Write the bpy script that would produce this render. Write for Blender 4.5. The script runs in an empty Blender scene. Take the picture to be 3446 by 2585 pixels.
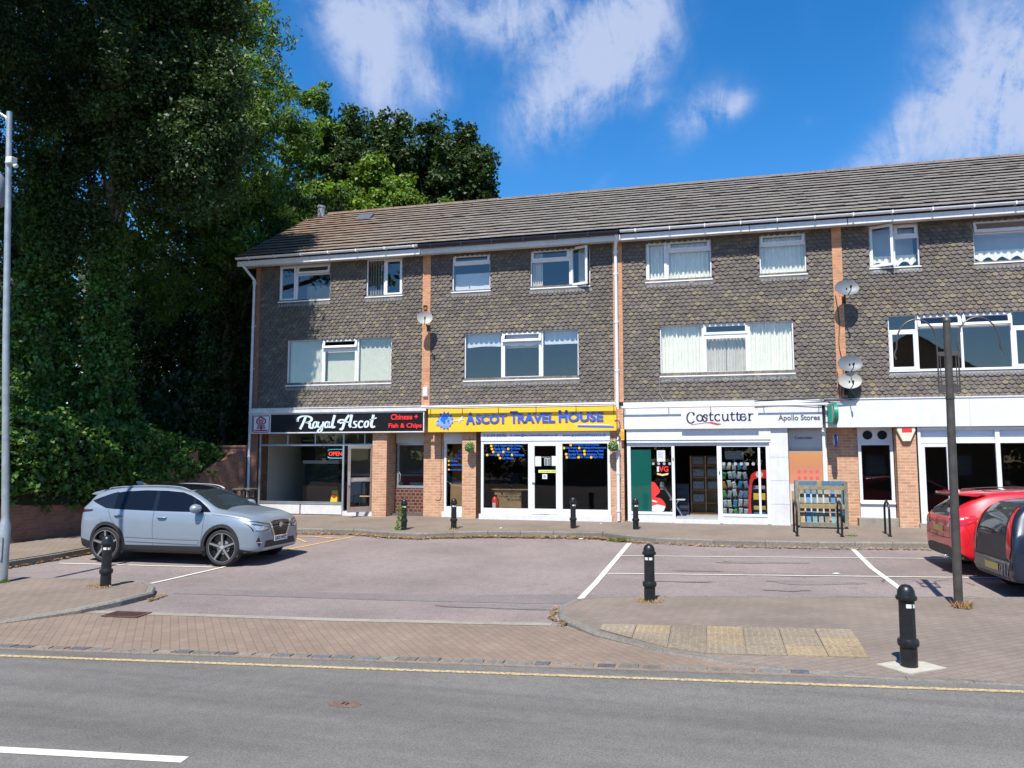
import bpy, bmesh, math, random
import numpy as np
from mathutils import Vector, Matrix
from mathutils.bvhtree import BVHTree
R = math.radians
random.seed(7); rng = np.random.default_rng(7)
scene = bpy.context.scene
COL = scene.collection

# ---------------------------------------------------------------- camera, sky, sun, exposure
cd = bpy.data.cameras.new("camera"); cam = bpy.data.objects.new("camera", cd); COL.objects.link(cam)
cam.location = (13.806, -21.33, 1.741)
cam.rotation_euler = (R(95.34), 0, R(14.43))
cd.sensor_width = 36; cd.lens = 27.21; cd.clip_end = 3000; cd.clip_start = 0.05
scene.camera = cam
SUN_EL, SUN_DX = 57.0, 0.06            # sun behind the camera, a touch to the left
sd = bpy.data.lights.new("sun", 'SUN'); sd.energy = 4.6; sd.angle = R(0.53); sd.color = (1, 0.95, 0.87)
sun = bpy.data.objects.new("sun", sd); COL.objects.link(sun)
sdir = Vector((SUN_DX, 1, -math.tan(R(SUN_EL)))).normalized()
sun.rotation_euler = sdir.to_track_quat('-Z', 'Y').to_euler()
sun.location = (0, -30, 40)
w = bpy.data.worlds.new("World"); scene.world = w; w.use_nodes = True
nt = w.node_tree; nt.nodes.clear()
def N(t, **k):
    n = nt.nodes.new(t)
    for a, b in k.items(): setattr(n, a, b)
    return n
def LK(a, b): nt.links.new(a, b)
out = N('ShaderNodeOutputWorld'); bg = N('ShaderNodeBackground'); LK(bg.outputs[0], out.inputs[0])
sky = N('ShaderNodeTexSky', sky_type='NISHITA', sun_disc=False, sun_elevation=R(SUN_EL), sun_rotation=R(180 + math.degrees(math.atan(SUN_DX))),
        altitude=300, air_density=1.0, dust_density=0.25, ozone_density=3.5)
hsv = N('ShaderNodeHueSaturation'); hsv.inputs['Saturation'].default_value = 1.36; hsv.inputs['Value'].default_value = 0.93
hsv.inputs['Hue'].default_value = 0.502
LK(sky.outputs[0], hsv.inputs['Color'])
tc = N('ShaderNodeTexCoord')
def mth(op, a, b=None, clamp=False):
    n = N('ShaderNodeMath', operation=op, use_clamp=clamp)
    for i, v in enumerate((a, b)):
        if v is None: continue
        if isinstance(v, (int, float)): n.inputs[i].default_value = v
        else: LK(v, n.inputs[i])
    return n.outputs[0]
def dot(v):
    n = N('ShaderNodeVectorMath', operation='DOT_PRODUCT'); LK(tc.outputs['Generated'], n.inputs[0]); n.inputs[1].default_value = v
    return n.outputs['Value']
# wispy cirrus: soft patches fixed in the sky (azimuth/elevation directions), broken up by stretched noise
patches = [  # direction (x,y,z), half widths (rad) along / across, tilt(deg), weight
 ((-.395,.775,.50),.050,.070,20,1.0), ((-.375,.815,.45),.040,.060,10,.9), ((-.30,.80,.515),.10,.030,0,.75), ((-.36,.845,.40),.032,.045,0,.55),
 ((-.205,.835,.51),.105,.050,0,.85), ((-.115,.865,.485),.075,.075,35,1.05), ((-.145,.885,.44),.070,.040,35,1.0),
 ((-.205,.895,.405),.045,.045,40,.8), ((-.06,.86,.505),.035,.055,0,.9),
 ((-.312,.842,.441),.034,.022,-50,.9), ((-.005,.915,.405),.045,.026,35,1.15), ((.038,.915,.41),.024,.016,20,1.0), ((-.06,.905,.425),.018,.010,20,.45),
 ((.235,.90,.375),.060,.020,25,.95), ((.30,.875,.385),.070,.080,55,1.2), ((.33,.88,.345),.085,.050,20,1.15), ((.20,.925,.335),.085,.020,15,.85),
 ((.12,.86,.50),.016,.045,0,.22), ((.12,.92,.385),.012,.008,0,.4), ((-.12,.93,.34),.03,.008,40,.35), ((.38,.84,.40),.10,.10,30,1.2)]
tot = None
for c, sa, sb, tilt, wt in patches:
    c = Vector(c).normalized(); rgt = c.cross(Vector((0, 0, 1))).normalized(); up = rgt.cross(c)
    t = R(tilt); a = rgt * math.cos(t) + up * math.sin(t); b = -rgt * math.sin(t) + up * math.cos(t)
    u = mth('POWER', mth('ABSOLUTE', mth('DIVIDE', mth('SUBTRACT', dot(a), a.dot(c)), sa)), 2.0)
    v = mth('POWER', mth('ABSOLUTE', mth('DIVIDE', mth('SUBTRACT', dot(b), b.dot(c)), sb)), 2.0)
    m = mth('MULTIPLY', mth('EXPONENT', mth('MULTIPLY', mth('ADD', u, v), -0.9)), wt)
    m = mth('MULTIPLY', m, mth('GREATER_THAN', dot(c), 0.2))
    tot = m if tot is None else mth('ADD', tot, m)
def nse(scl, rot, sc, det, ro, dist):
    mp = N('ShaderNodeMapping'); LK(tc.outputs['Generated'], mp.inputs[0]); mp.inputs['Scale'].default_value = scl; mp.inputs['Rotation'].default_value = rot
    n = N('ShaderNodeTexNoise'); LK(mp.outputs[0], n.inputs['Vector']); n.inputs['Scale'].default_value = sc; n.inputs['Detail'].default_value = det; n.inputs['Roughness'].default_value = ro; n.inputs['Distortion'].default_value = dist
    return n.outputs['Fac']
streak = nse((10, 4, 3.2), (0, R(-32), 0), 1.7, 10, .62, .9)      # long combed-out streaks
puff = nse((5, 5, 6), (0, 0, 0), 1.5, 10, .66, .4)
fine = nse((1, 1, 1), (0, R(20), 0), 26, 7, .7, .6)
nz = mth('ADD', mth('ADD', mth('MULTIPLY', mth('SUBTRACT', streak, .5), 2.5), mth('MULTIPLY', mth('SUBTRACT', puff, .5), 2.2)), mth('MULTIPLY', mth('SUBTRACT', fine, .5), 1.1))
lo = mth('SUBTRACT', mth('MULTIPLY', tot, mth('ADD', nz, 0.72)), 0.03)
al = N('ShaderNodeMapRange', interpolation_type='SMOOTHERSTEP'); LK(lo, al.inputs[0]); al.inputs[1].default_value = -.12; al.inputs[2].default_value = 1.75; al.inputs[4].default_value = 0.92
mx = N('ShaderNodeMix', data_type='RGBA'); LK(al.outputs[0], mx.inputs[0]); LK(hsv.outputs[0], mx.inputs[6]); mx.inputs[7].default_value = (2.5, 2.95, 4.1, 1)
LK(mx.outputs[2], bg.inputs[0]); bg.inputs[1].default_value = 0.125
vs = scene.view_settings
vs.view_transform = 'Standard'; vs.look = 'None'; vs.gamma = 1; vs.exposure = 0.78; vs.use_curve_mapping = False
scene.render.engine = 'CYCLES'
scene.cycles.max_bounces = 8; scene.cycles.transparent_max_bounces = 12

# ---------------------------------------------------------------- helpers: materials
MATS = {}
class MT:
    def __init__(s, name):
        s.m = bpy.data.materials.new(name); s.m.use_nodes = True; s.t = s.m.node_tree; s.t.nodes.clear()
        s.o = s.n('ShaderNodeOutputMaterial'); s.b = s.n('ShaderNodeBsdfPrincipled'); s.l(s.b.outputs[0], s.o.inputs[0])
        s.tc = s.n('ShaderNodeTexCoord')
    def n(s, t, **k):
        x = s.t.nodes.new(t)
        for a, b in k.items(): setattr(x, a, b)
        return x
    def l(s, a, b): s.t.links.new(a, b)
    def noise(s, scale, detail=4, rough=.6, vec=None, dist=0):
        x = s.n('ShaderNodeTexNoise'); x.inputs['Scale'].default_value = scale; x.inputs['Detail'].default_value = detail
        x.inputs['Roughness'].default_value = rough; x.inputs['Distortion'].default_value = dist
        s.l(vec if vec is not None else s.tc.outputs['Object'], x.inputs['Vector']); return x.outputs['Fac']
    def ramp(s, fac, stops):
        r = s.n('ShaderNodeValToRGB'); s.l(fac, r.inputs[0]); e = r.color_ramp.elements
        while len(e) < len(stops): e.new(0.5)
        for i, (p, c) in enumerate(stops): e[i].position = p; e[i].color = (c, c, c, 1) if isinstance(c, (int, float)) else (*c, 1)
        return r.outputs[0]
    def mix(s, f, a, b, blend='MIX'):
        x = s.n('ShaderNodeMix', data_type='RGBA', blend_type=blend)
        for i, v in ((0, f), (6, a), (7, b)):
            sock = x.inputs[i]
            if isinstance(v, (int, float)): sock.default_value = v if i == 0 else (v, v, v, 1)
            elif isinstance(v, tuple): sock.default_value = (*v, 1)
            else: s.l(v, sock)
        return x.outputs[2]
    def math(s, op, a, b=None, clamp=False):
        x = s.n('ShaderNodeMath', operation=op, use_clamp=clamp)
        for i, v in enumerate((a, b)):
            if v is None: continue
            if isinstance(v, (int, float)): x.inputs[i].default_value = v
            else: s.l(v, x.inputs[i])
        return x.outputs[0]
    def bump(s, h, strength=.3, dist=.01):
        x = s.n('ShaderNodeBump'); x.inputs['Strength'].default_value = strength; x.inputs['Distance'].default_value = dist
        s.l(h, x.inputs['Height']); s.l(x.outputs[0], s.b.inputs['Normal'])
    def attr(s, name='tint'):
        x = s.n('ShaderNodeAttribute'); x.attribute_name = name; return x
    def col(s, v): 
        if isinstance(v, tuple): s.b.inputs['Base Color'].default_value = (*v, 1)
        else: s.l(v, s.b.inputs['Base Color'])
    def set(s, rough=.5, metal=0, spec=.5, coat=0, trans=0):
        s.b.inputs['Roughness'].default_value = rough; s.b.inputs['Metallic'].default_value = metal
        s.b.inputs['Specular IOR Level'].default_value = spec; s.b.inputs['Coat Weight'].default_value = coat
def plain(name, c, rough=.5, metal=0, spec=.5, coat=0, var=.06, scale=6, bump=0, streak=0):
    """a colour with slight unevenness and grime"""
    if name in MATS: return MATS[name]
    m = MT(name); f = m.noise(scale, 5, .65); d = tuple(x * (1 - var * 2.2) for x in c); h = tuple(min(1, x * (1 + var)) for x in c)
    cc = m.ramp(f, [(.3, d), (.6, c), (.8, h)])
    if streak:      # rain streaks and grime running down
        mp_ = m.n('ShaderNodeMapping'); m.l(m.tc.outputs['Object'], mp_.inputs[0]); mp_.inputs['Scale'].default_value = (9, 9, .8)
        cc = m.mix(1., cc, m.ramp(m.noise(1.6, 6, .7, mp_.outputs[0]), [(.34, tuple(1 - streak * v for v in (.9, 1., 1.15))), (.56, 1.)]), 'MULTIPLY')
    m.col(cc); m.set(rough, metal, spec, coat)
    if bump: m.bump(m.noise(scale * 12, 3), bump, .004)
    MATS[name] = m.m; return m.m
def emis(name, c, st):
    m = MT(name); m.col(c); m.b.inputs['Emission Color'].default_value = (*c, 1); m.b.inputs['Emission Strength'].default_value = st
    MATS[name] = m.m; return m.m
def glassy(name, refl, tint=(1, 1, 1), ior=1.45):
    """a thin sheet of glazing: part mirror (more at a slant), part see-through"""
    m = MT(name); tr = m.n('ShaderNodeBsdfTransparent'); tr.inputs[0].default_value = (*tint, 1)
    gl = m.n('ShaderNodeBsdfGlossy'); gl.inputs['Roughness'].default_value = 0.012
    ge = m.n('ShaderNodeNewGeometry'); dt = m.n('ShaderNodeVectorMath', operation='DOT_PRODUCT'); m.l(ge.outputs['Incoming'], dt.inputs[0]); m.l(ge.outputs['Normal'], dt.inputs[1])
    f = m.math('POWER', m.math('SUBTRACT', 1.0, m.math('ABSOLUTE', dt.outputs['Value'])), 5.0); f = m.math('ADD', m.math('MULTIPLY', f, 1 - refl), refl, True)
    nb = m.n('ShaderNodeBump'); nb.inputs['Strength'].default_value = .05; nb.inputs['Distance'].default_value = .01; m.l(m.noise(1.6, 2), nb.inputs['Height']); m.l(nb.outputs[0], gl.inputs['Normal'])
    ms = m.n('ShaderNodeMixShader'); m.l(f, ms.inputs[0]); m.l(tr.outputs[0], ms.inputs[1]); m.l(gl.outputs[0], ms.inputs[2]); m.l(ms.outputs[0], m.o.inputs[0])
    MATS[name] = m.m; return m.m
# ---------------------------------------------------------------- helpers: mesh
class MB:
    def __init__(s): s.v = []; s.f = []; s.mi = []; s.c = []; s.cur = 0; s.tint = None
    def add(s, vs, fs, mi=None):
        o = len(s.v); s.v += [tuple(p) for p in vs]
        for f in fs: s.f.append([i + o for i in f]); s.mi.append(s.cur if mi is None else mi); s.c.append(s.tint)
        return s
    def box(s, x0, x1, y0, y1, z0, z1):
        if x0 > x1: x0, x1 = x1, x0
        if y0 > y1: y0, y1 = y1, y0
        if z0 > z1: z0, z1 = z1, z0
        v = [(x, y, z) for x in (x0, x1) for y in (y0, y1) for z in (z0, z1)]
        return s.add(v, [(0, 1, 3, 2), (4, 6, 7, 5), (0, 4, 5, 1), (2, 3, 7, 6), (0, 2, 6, 4), (1, 5, 7, 3)])
    def obox(s, c, size, M=None):
        M = M or Matrix(); v = [M @ Vector((sx * size[0] / 2, sy * size[1] / 2, sz * size[2] / 2)) + Vector(c) for sx in (-1, 1) for sy in (-1, 1) for sz in (-1, 1)]
        return s.add(v, [(0, 1, 3, 2), (4, 6, 7, 5), (0, 4, 5, 1), (2, 3, 7, 6), (0, 2, 6, 4), (1, 5, 7, 3)])
    def tube(s, pts, r, n=10, cap=True):
        pts = [Vector(p) for p in pts]; rs = r if isinstance(r, (list, tuple)) else [r] * len(pts); vs = []; up = None
        for i, p in enumerate(pts):
            t = (pts[min(i + 1, len(pts) - 1)] - pts[max(i - 1, 0)]).normalized()
            if up is None: up = Vector((0, 0, 1)) if abs(t.z) < .9 else Vector((1, 0, 0))
            a = t.cross(up).normalized(); b = a.cross(t).normalized(); up = b
            vs += [p + rs[i] * (a * math.cos(2 * math.pi * k / n) + b * math.sin(2 * math.pi * k / n)) for k in range(n)]
        fs = [(i * n + k, i * n + (k + 1) % n, (i + 1) * n + (k + 1) % n, (i + 1) * n + k) for i in range(len(pts) - 1) for k in range(n)]
        if cap: fs += [tuple(range(n))[::-1], tuple(range((len(pts) - 1) * n, len(pts) * n))]
        return s.add(vs, fs)
    def lathe(s, prof, c=(0, 0, 0), axis='z', n=20, cap=True):
        vs = []
        for r, h in prof:
            for k in range(n):
                a = 2 * math.pi * k / n; p = (r * math.cos(a), r * math.sin(a), h)
                if axis == 'y': p = (p[0], p[2], p[1])
                if axis == 'x': p = (p[2], p[0], p[1])
                vs.append((p[0] + c[0], p[1] + c[1], p[2] + c[2]))
        m = len(prof); fs = [(i * n + k, i * n + (k + 1) % n, (i + 1) * n + (k + 1) % n, (i + 1) * n + k) for i in range(m - 1) for k in range(n)]
        if cap: fs += [tuple(range(n))[::-1], tuple(range((m - 1) * n, m * n))]
        return s.add(vs, fs)
    def prism(s, poly, y0, y1):
        """polygon in (x,z) extruded between y0 and y1"""
        n = len(poly); vs = [(x, y0, z) for x, z in poly] + [(x, y1, z) for x, z in poly]
        return s.add(vs, [tuple(range(n)), tuple(range(2 * n - 1, n - 1, -1))] + [(i, i + n, (i + 1) % n + n, (i + 1) % n) for i in range(n)])
    def build(s, name, mat, parent=None, smooth=False, bevel=0, **tags):
        me = bpy.data.meshes.new(name); me.from_pydata(s.v, [], s.f)
        for m in (mat if isinstance(mat, (list, tuple)) else [mat]): me.materials.append(m)
        if any(s.mi): me.polygons.foreach_set('material_index', s.mi)
        if any(c is not None for c in s.c):
            at = me.color_attributes.new('tint', 'FLOAT_COLOR', 'CORNER'); buf = []
            for f, c in zip(s.f, s.c): buf += list((*(c or (1, 1, 1)), 1)) * len(f)
            at.data.foreach_set('color', buf)
        bm = bmesh.new(); bm.from_mesh(me); bmesh.ops.recalc_face_normals(bm, faces=bm.faces)
        if bevel: bmesh.ops.bevel(bm, geom=[e for e in bm.edges if e.is_manifold and e.calc_face_angle(0) > .6], offset=bevel, segments=1, affect='EDGES', clamp_overlap=True)
        bm.to_mesh(me); bm.free()
        if smooth:
            me.polygons.foreach_set('use_smooth', [True] * len(me.polygons)); me.set_sharp_from_angle(angle=R(38))
        o = bpy.data.objects.new(name, me); COL.objects.link(o)
        if parent: o.parent = parent
        tag(o, **tags); return o
def tag(o, label=None, cat=None, group=None, kind=None):
    if label: o['label'] = label
    if cat: o['category'] = cat
    if group: o['group'] = group
    if kind: o['kind'] = kind
    return o
def thing(name, label, cat, loc=(0, 0, 0), rz=0, group=None):
    o = bpy.data.objects.new(name, None); COL.objects.link(o); o.empty_display_size = .2
    o.location = loc; o.rotation_euler = (0, 0, rz); return tag(o, label, cat, group)
def dup(root, loc, rz, label):
    r = root.copy(); COL.objects.link(r); r.location = loc; r.rotation_euler = (0, 0, rz); r['label'] = label
    for ch in list(root.children):
        c = ch.copy(); COL.objects.link(c); c.parent = r
        for g in ch.children: d = g.copy(); COL.objects.link(d); d.parent = c
    return r
def raw_mesh(name, V, F, mat, parent=None, tint=None, smooth=False, **tags):
    """numpy quads: V (n,3), F (m,4)"""
    me = bpy.data.meshes.new(name); me.vertices.add(len(V)); me.vertices.foreach_set('co', V.astype(np.float32).ravel())
    k = F.shape[1]; me.loops.add(F.size); me.loops.foreach_set('vertex_index', F.astype(np.int32).ravel())
    me.polygons.add(len(F)); me.polygons.foreach_set('loop_start', np.arange(0, F.size, k, dtype=np.int32))
    me.materials.append(mat); me.update(calc_edges=True)
    if tint is not None:
        at = me.color_attributes.new('tint', 'FLOAT_COLOR', 'CORNER')
        buf = np.ones((len(F), k, 4), np.float32); buf[:, :, :3] = tint[:, None, :]; at.data.foreach_set('color', buf.ravel())
    if smooth: me.polygons.foreach_set('use_smooth', [True] * len(F))
    o = bpy.data.objects.new(name, me); COL.objects.link(o)
    if parent: o.parent = parent
    return tag(o, **tags)
def text(name, s, x0, x1, z0, z1, y, mat, parent, bold=0., shear=0., depth=.006, spacing=1.0):
    """lettering in the built-in font, fitted to a box on a plane facing -y"""
    cu = bpy.data.curves.new(name, 'FONT'); cu.body = s; cu.offset = bold; cu.shear = shear; cu.extrude = .02; cu.space_character = spacing; cu.resolution_u = 3
    to = bpy.data.objects.new(name, cu); COL.objects.link(to)
    me = bpy.data.meshes.new_from_object(to.evaluated_get(bpy.context.evaluated_depsgraph_get())); bpy.data.objects.remove(to); bpy.data.curves.remove(cu)
    n = len(me.vertices); a = np.empty(n * 3, np.float32); me.vertices.foreach_get('co', a); a = a.reshape(-1, 3)
    mn, mxx = a.min(0), a.max(0); b = np.empty_like(a)
    b[:, 0] = x0 + (a[:, 0] - mn[0]) / (mxx[0] - mn[0]) * (x1 - x0); b[:, 2] = z0 + (a[:, 1] - mn[1]) / (mxx[1] - mn[1]) * (z1 - z0)
    b[:, 1] = y - (a[:, 2] - mn[2]) / .04 * depth
    me.vertices.foreach_set('co', b.ravel()); me.materials.clear(); me.materials.append(mat); me.update()
    o = bpy.data.objects.new(name, me); COL.objects.link(o); o.parent = parent; return o
def spline(pts, n=6):
    """Catmull-Rom through 2-D points"""
    P = [pts[0]] + list(pts) + [pts[-1]]; o = []
    for i in range(1, len(P) - 2):
        for k in range(n):
            t = k / n; q = []
            for d in range(len(pts[0])):
                p0, p1, p2, p3 = P[i - 1][d], P[i][d], P[i + 1][d], P[i + 2][d]
                q.append(.5 * (2 * p1 + (p2 - p0) * t + (2 * p0 - 5 * p1 + 4 * p2 - p3) * t * t + (3 * p1 - p0 - 3 * p2 + p3) * t ** 3))
            o.append(tuple(q))
    o.append(tuple(pts[-1])); return o
def ell(cx, cy, rx, ry, a0=0, a1=360, sl=0):
    o = []
    for k in range(9):
        a = R(a0 + (a1 - a0) * k / 8); x = cx + rx * math.cos(a); y = cy + ry * math.sin(a); o.append((x - sl * (y - cy), y))
    return o
def pen(mb, strokes, f, y, depth, wide, thin, smooth=True, ang=0):
    """pen-drawn lettering: each stroke a ribbon, wide where it runs up and down, thin where it runs across; f maps drawing units to (x,z)"""
    for st in strokes:
        p = spline(st) if smooth and len(st) > 2 else list(st); L = []; Rr = []
        for i in range(len(p)):
            a = p[max(i - 1, 0)]; b = p[min(i + 1, len(p) - 1)]; dx, dy = b[0] - a[0], b[1] - a[1]; l = math.hypot(dx, dy) or 1
            dx, dy = dx / l, dy / l; ww = (thin + (wide - thin) * abs(dy * math.cos(ang) - dx * math.sin(ang))) / 2
            L.append((p[i][0] - dy * ww, p[i][1] + dx * ww)); Rr.append((p[i][0] + dy * ww, p[i][1] - dx * ww))
        for i in range(len(p) - 1):
            q = [f(*L[i]), f(*L[i + 1]), f(*Rr[i + 1]), f(*Rr[i])]
            e = .0004 * (i % 2)
            vs = [(x, y - depth - e, z) for x, z in q] + [(x, y, z) for x, z in q]
            mb.add(vs, [(0, 1, 2, 3), (0, 4, 5, 1), (1, 5, 6, 2), (2, 6, 7, 3), (3, 7, 4, 0)])
def gz(y):
    return float(np.interp(y, [-60, -14.5, -9.5, -8, -3.2, 1, 10], [-.47, -.44, -.42, -.40, -.24, -.12, -.1]))
def pz(y): return .0366 * min(y, 0)
def sheet(name, poly, mat, off=0, zf=gz, kind='structure', parent=None, thick=0, **tags):
    """a ground polygon draped on the gentle slope of the site; thick > 0 gives it sides"""
    bm = bmesh.new(); f = bm.faces.new([bm.verts.new((x, y, 0)) for x, y in poly])
    for yb in (-14.5, -9.5, -8, -3.2, 0):
        bmesh.ops.bisect_plane(bm, geom=bm.verts[:] + bm.edges[:] + bm.faces[:], plane_co=(0, yb, 0), plane_no=(0, 1, 0))
    for v in bm.verts: v.co.z = zf(v.co.y) if zf in (gz, pz) else zf(v.co.x, v.co.y)
    for v in bm.verts: v.co.z += off
    bmesh.ops.recalc_face_normals(bm, faces=bm.faces)
    for f in bm.faces:
        if f.normal.z < 0: f.normal_flip()
    if thick:
        r = bmesh.ops.extrude_edge_only(bm, edges=[e for e in bm.edges if e.is_boundary])
        for v in r['geom']:
            if isinstance(v, bmesh.types.BMVert): v.co.z -= thick
    bmesh.ops.triangulate(bm, faces=[f for f in bm.faces if len(f.verts) > 4])
    me = bpy.data.meshes.new(name); bm.to_mesh(me); bm.free(); me.materials.append(mat)
    o = bpy.data.objects.new(name, me); COL.objects.link(o)
    if parent: o.parent = parent
    return tag(o, kind=kind, **tags)
def ribbon_poly(pts, wd):
    L, Q = [], []
    for i, p in enumerate(pts):
        a = pts[max(i - 1, 0)]; b = pts[min(i + 1, len(pts) - 1)]; dx, dy = b[0] - a[0], b[1] - a[1]; l = math.hypot(dx, dy)
        L.append((p[0] - dy / l * wd / 2, p[1] + dx / l * wd / 2)); Q.append((p[0] + dy / l * wd / 2, p[1] - dx / l * wd / 2))
    return L + Q[::-1]
# ---------------------------------------------------------------- materials
def brick_mat(name, c1, c2, mort, bw=.225, bh=.075, ms=.010):
    m = MT(name); s = m.n('ShaderNodeSeparateXYZ'); m.l(m.tc.outputs['Object'], s.inputs[0])
    c = m.n('ShaderNodeCombineXYZ'); m.l(m.math('ADD', s.outputs[0], s.outputs[1]), c.inputs[0]); m.l(s.outputs[2], c.inputs[1])
    b = m.n('ShaderNodeTexBrick'); m.l(c.outputs[0], b.inputs['Vector']); b.inputs['Scale'].default_value = 1
    b.inputs['Brick Width'].default_value = bw; b.inputs['Row Height'].default_value = bh; b.inputs['Mortar Size'].default_value = ms; b.inputs['Mortar Smooth'].default_value = .2
    b.inputs['Color1'].default_value = (*c1, 1); b.inputs['Color2'].default_value = (*c2, 1); b.inputs['Mortar'].default_value = (*mort, 1)
    v = m.mix(.55, b.outputs['Color'], m.ramp(m.noise(5, 6, .7, c.outputs[0]), [(.3, .45), (.7, 1.)]), 'MULTIPLY')
    sp = m.noise(60, 3, .6); v = m.mix(.3, v, m.ramp(sp, [(.35, .55), (.6, 1.)]), 'MULTIPLY')
    m.col(v); m.set(.85, spec=.2); m.bump(m.math('SUBTRACT', m.math('MULTIPLY', sp, .3), b.outputs['Fac']), .5, .008); MATS[name] = m.m; return m.m
brick = brick_mat('brick_red', (.54, .26, .155), (.64, .36, .22), (.60, .46, .32))
brick_dk = brick_mat('brick_old', (.27, .115, .075), (.36, .16, .10), (.22, .18, .14))
brick_or = brick_mat('brick_orange', (.56, .25, .13), (.66, .33, .19), (.50, .33, .22))
def tint_mat(name, rough=.85, spec=.2, scale=25, lo=.7, bump=.2):
    m = MT(name); a = m.attr(); m.col(m.mix(1., m.mix(1., a.outputs['Color'], m.ramp(m.noise(.7, 6, .7), [(.34, .78), (.62, 1.06)]), 'MULTIPLY'), m.ramp(m.noise(scale, 5, .65), [(.3, lo), (.65, 1.)]), 'MULTIPLY'))
    m.set(rough, spec=spec); m.bump(m.noise(scale * 3, 3), bump, .004); MATS[name] = m.m; return m.m
tile_m = tint_mat('clay_tile', .8, .25, 18, .6)
roof_m = None
m = MT('roof_tile'); a = m.attr(); base = m.mix(1., a.outputs['Color'], m.ramp(m.noise(14, 6, .7), [(.3, .62), (.62, 1.05)]), 'MULTIPLY')
moss = m.n('ShaderNodeSeparateXYZ'); m.l(m.tc.outputs['Object'], moss.inputs[0])
mm = m.math('MULTIPLY', m.ramp(m.noise(5.5, 7, .75), [(.48, 0.), (.62, 1.)]), m.ramp(m.math('DIVIDE', moss.outputs[0], 7.0), [(0., 1.), (.55, .3), (1., .06)]))
m.col(m.mix(mm, base, (.26, .13, .055))); m.set(.9, spec=.15); m.bump(m.noise(90, 3), .3, .004); roof_m = m.m
stone_m = tint_mat('granite', .8, .3, 30, .55, .5)
wood_m = tint_mat('worn_wood', .8, .2, 20, .55, .4)
def ground_mat(name, c, dark, spots=0, sc=90, patch=.9, bump=.35, lo=.8, crack=0):
    m = MT(name); f = m.noise(sc, 3, .75); big = m.noise(patch, 5, .6); mid = m.noise(7, 4, .65)
    col = m.ramp(f, [(.33, dark), (.5, c), (.68, tuple(min(1, x * 1.3) for x in c))])
    if name == 'asphalt_grey':
        mp2 = m.n('ShaderNodeMapping'); m.l(m.tc.outputs['Object'], mp2.inputs[0]); mp2.inputs['Rotation'].default_value = (0, 0, R(-7.3)); mp2.inputs['Scale'].default_value = (.12, 1.6, 1)
        col = m.mix(1., col, m.ramp(m.noise(1.3, 4, .55, mp2.outputs[0]), [(.36, .84), (.62, 1.08)]), 'MULTIPLY'); col = m.mix(m.ramp(m.noise(2.2, 6, .75), [(.62, 0.), (.75, .3)]), col, tuple(x * .7 for x in dark))
        col = m.mix(m.ramp(m.noise(210, 1, .5), [(.70, 0.), (.74, .55)]), col, (.42, .41, .38))
    col = m.mix(1., col, m.ramp(big, [(.32, lo), (.6, 1.06)]), 'MULTIPLY'); col = m.mix(.6, col, m.ramp(mid, [(.3, .82), (.6, 1.05)]), 'MULTIPLY')
    if spots: col = m.mix(m.ramp(m.noise(2.6, 6, .7), [(.64, 0.), (.72, spots)]), col, tuple(x * .62 for x in dark))
    if crack:
        w_ = m.n('ShaderNodeTexVoronoi', feature='DISTANCE_TO_EDGE'); w_.inputs['Scale'].default_value = .55
        mp_ = m.mix(.18, m.tc.outputs['Object'], m.n('ShaderNodeTexNoise').outputs['Color']); m.l(mp_, w_.inputs['Vector'])
        col = m.mix(m.ramp(w_.outputs['Distance'], [(.0, crack), (.012, 0.)]), col, tuple(x * .4 for x in dark))
    m.col(col); m.set(.88, spec=.25); m.bump(f, bump, .006); MATS[name] = m.m; return m.m
road_m = ground_mat('asphalt_grey', (.138, .132, .121), (.090, .087, .081), 0, 55, .35, .5, .86)
park_m = ground_mat('asphalt_pink', (.214, .177, .166), (.146, .123, .117), .55, 45, .5, .4, .80)
patch_m = ground_mat('asphalt_patch', (.172, .150, .145), (.118, .105, .103), 0, 45, .8, .4, .85)
pave_m = ground_mat('pavement_asphalt', (.185, .150, .122), (.14, .115, .095), .25, 60, .8, .3, .82)
soil_m = ground_mat('soil', (.07, .05, .03), (.03, .025, .015), 0, 10)
conc_m = ground_mat('concrete', (.27, .25, .21), (.19, .175, .15), .15, 50, 1.6, .3, .8)
def paver_mat(name, c1, c2, mort, rot, herring=False):
    m = MT(name); mp_ = m.n('ShaderNodeMapping'); m.l(m.tc.outputs['Object'], mp_.inputs[0]); mp_.inputs['Rotation'].default_value = (0, 0, R(rot))
    b = m.n('ShaderNodeTexBrick'); m.l(mp_.outputs[0], b.inputs['Vector']); b.inputs['Scale'].default_value = 1
    b.inputs['Brick Width'].default_value = .2; b.inputs['Row Height'].default_value = .1; b.inputs['Mortar Size'].default_value = .0055; b.inputs['Mortar Smooth'].default_value = .3
    b.inputs['Color1'].default_value = (*c1, 1); b.inputs['Color2'].default_value = (*c2, 1); b.inputs['Mortar'].default_value = (*mort, 1)
    v = m.mix(.8, b.outputs['Color'], m.ramp(m.noise(1.1, 5, .6), [(.3, .74), (.65, 1.05)]), 'MULTIPLY'); f = m.noise(70, 3)
    v = m.mix(.5, v, m.ramp(f, [(.35, .72), (.6, 1.05)]), 'MULTIPLY'); v = m.mix(m.ramp(m.noise(3.5, 6, .7), [(.6, 0.), (.75, .35)]), v, (.30, .25, .19))
    m.col(v); m.set(.88, spec=.2); m.bump(m.math('SUBTRACT', m.math('MULTIPLY', f, .3), b.outputs['Fac']), .5, .006); MATS[name] = m.m; return m.m
pav_pink = paver_mat('pavers_pink', (.245, .186, .142), (.222, .168, .130), (.175, .135, .105), 52)
pav_grey = paver_mat('pavers_brown', (.235, .19, .152), (.215, .172, .14), (.12, .10, .083), 97)
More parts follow.
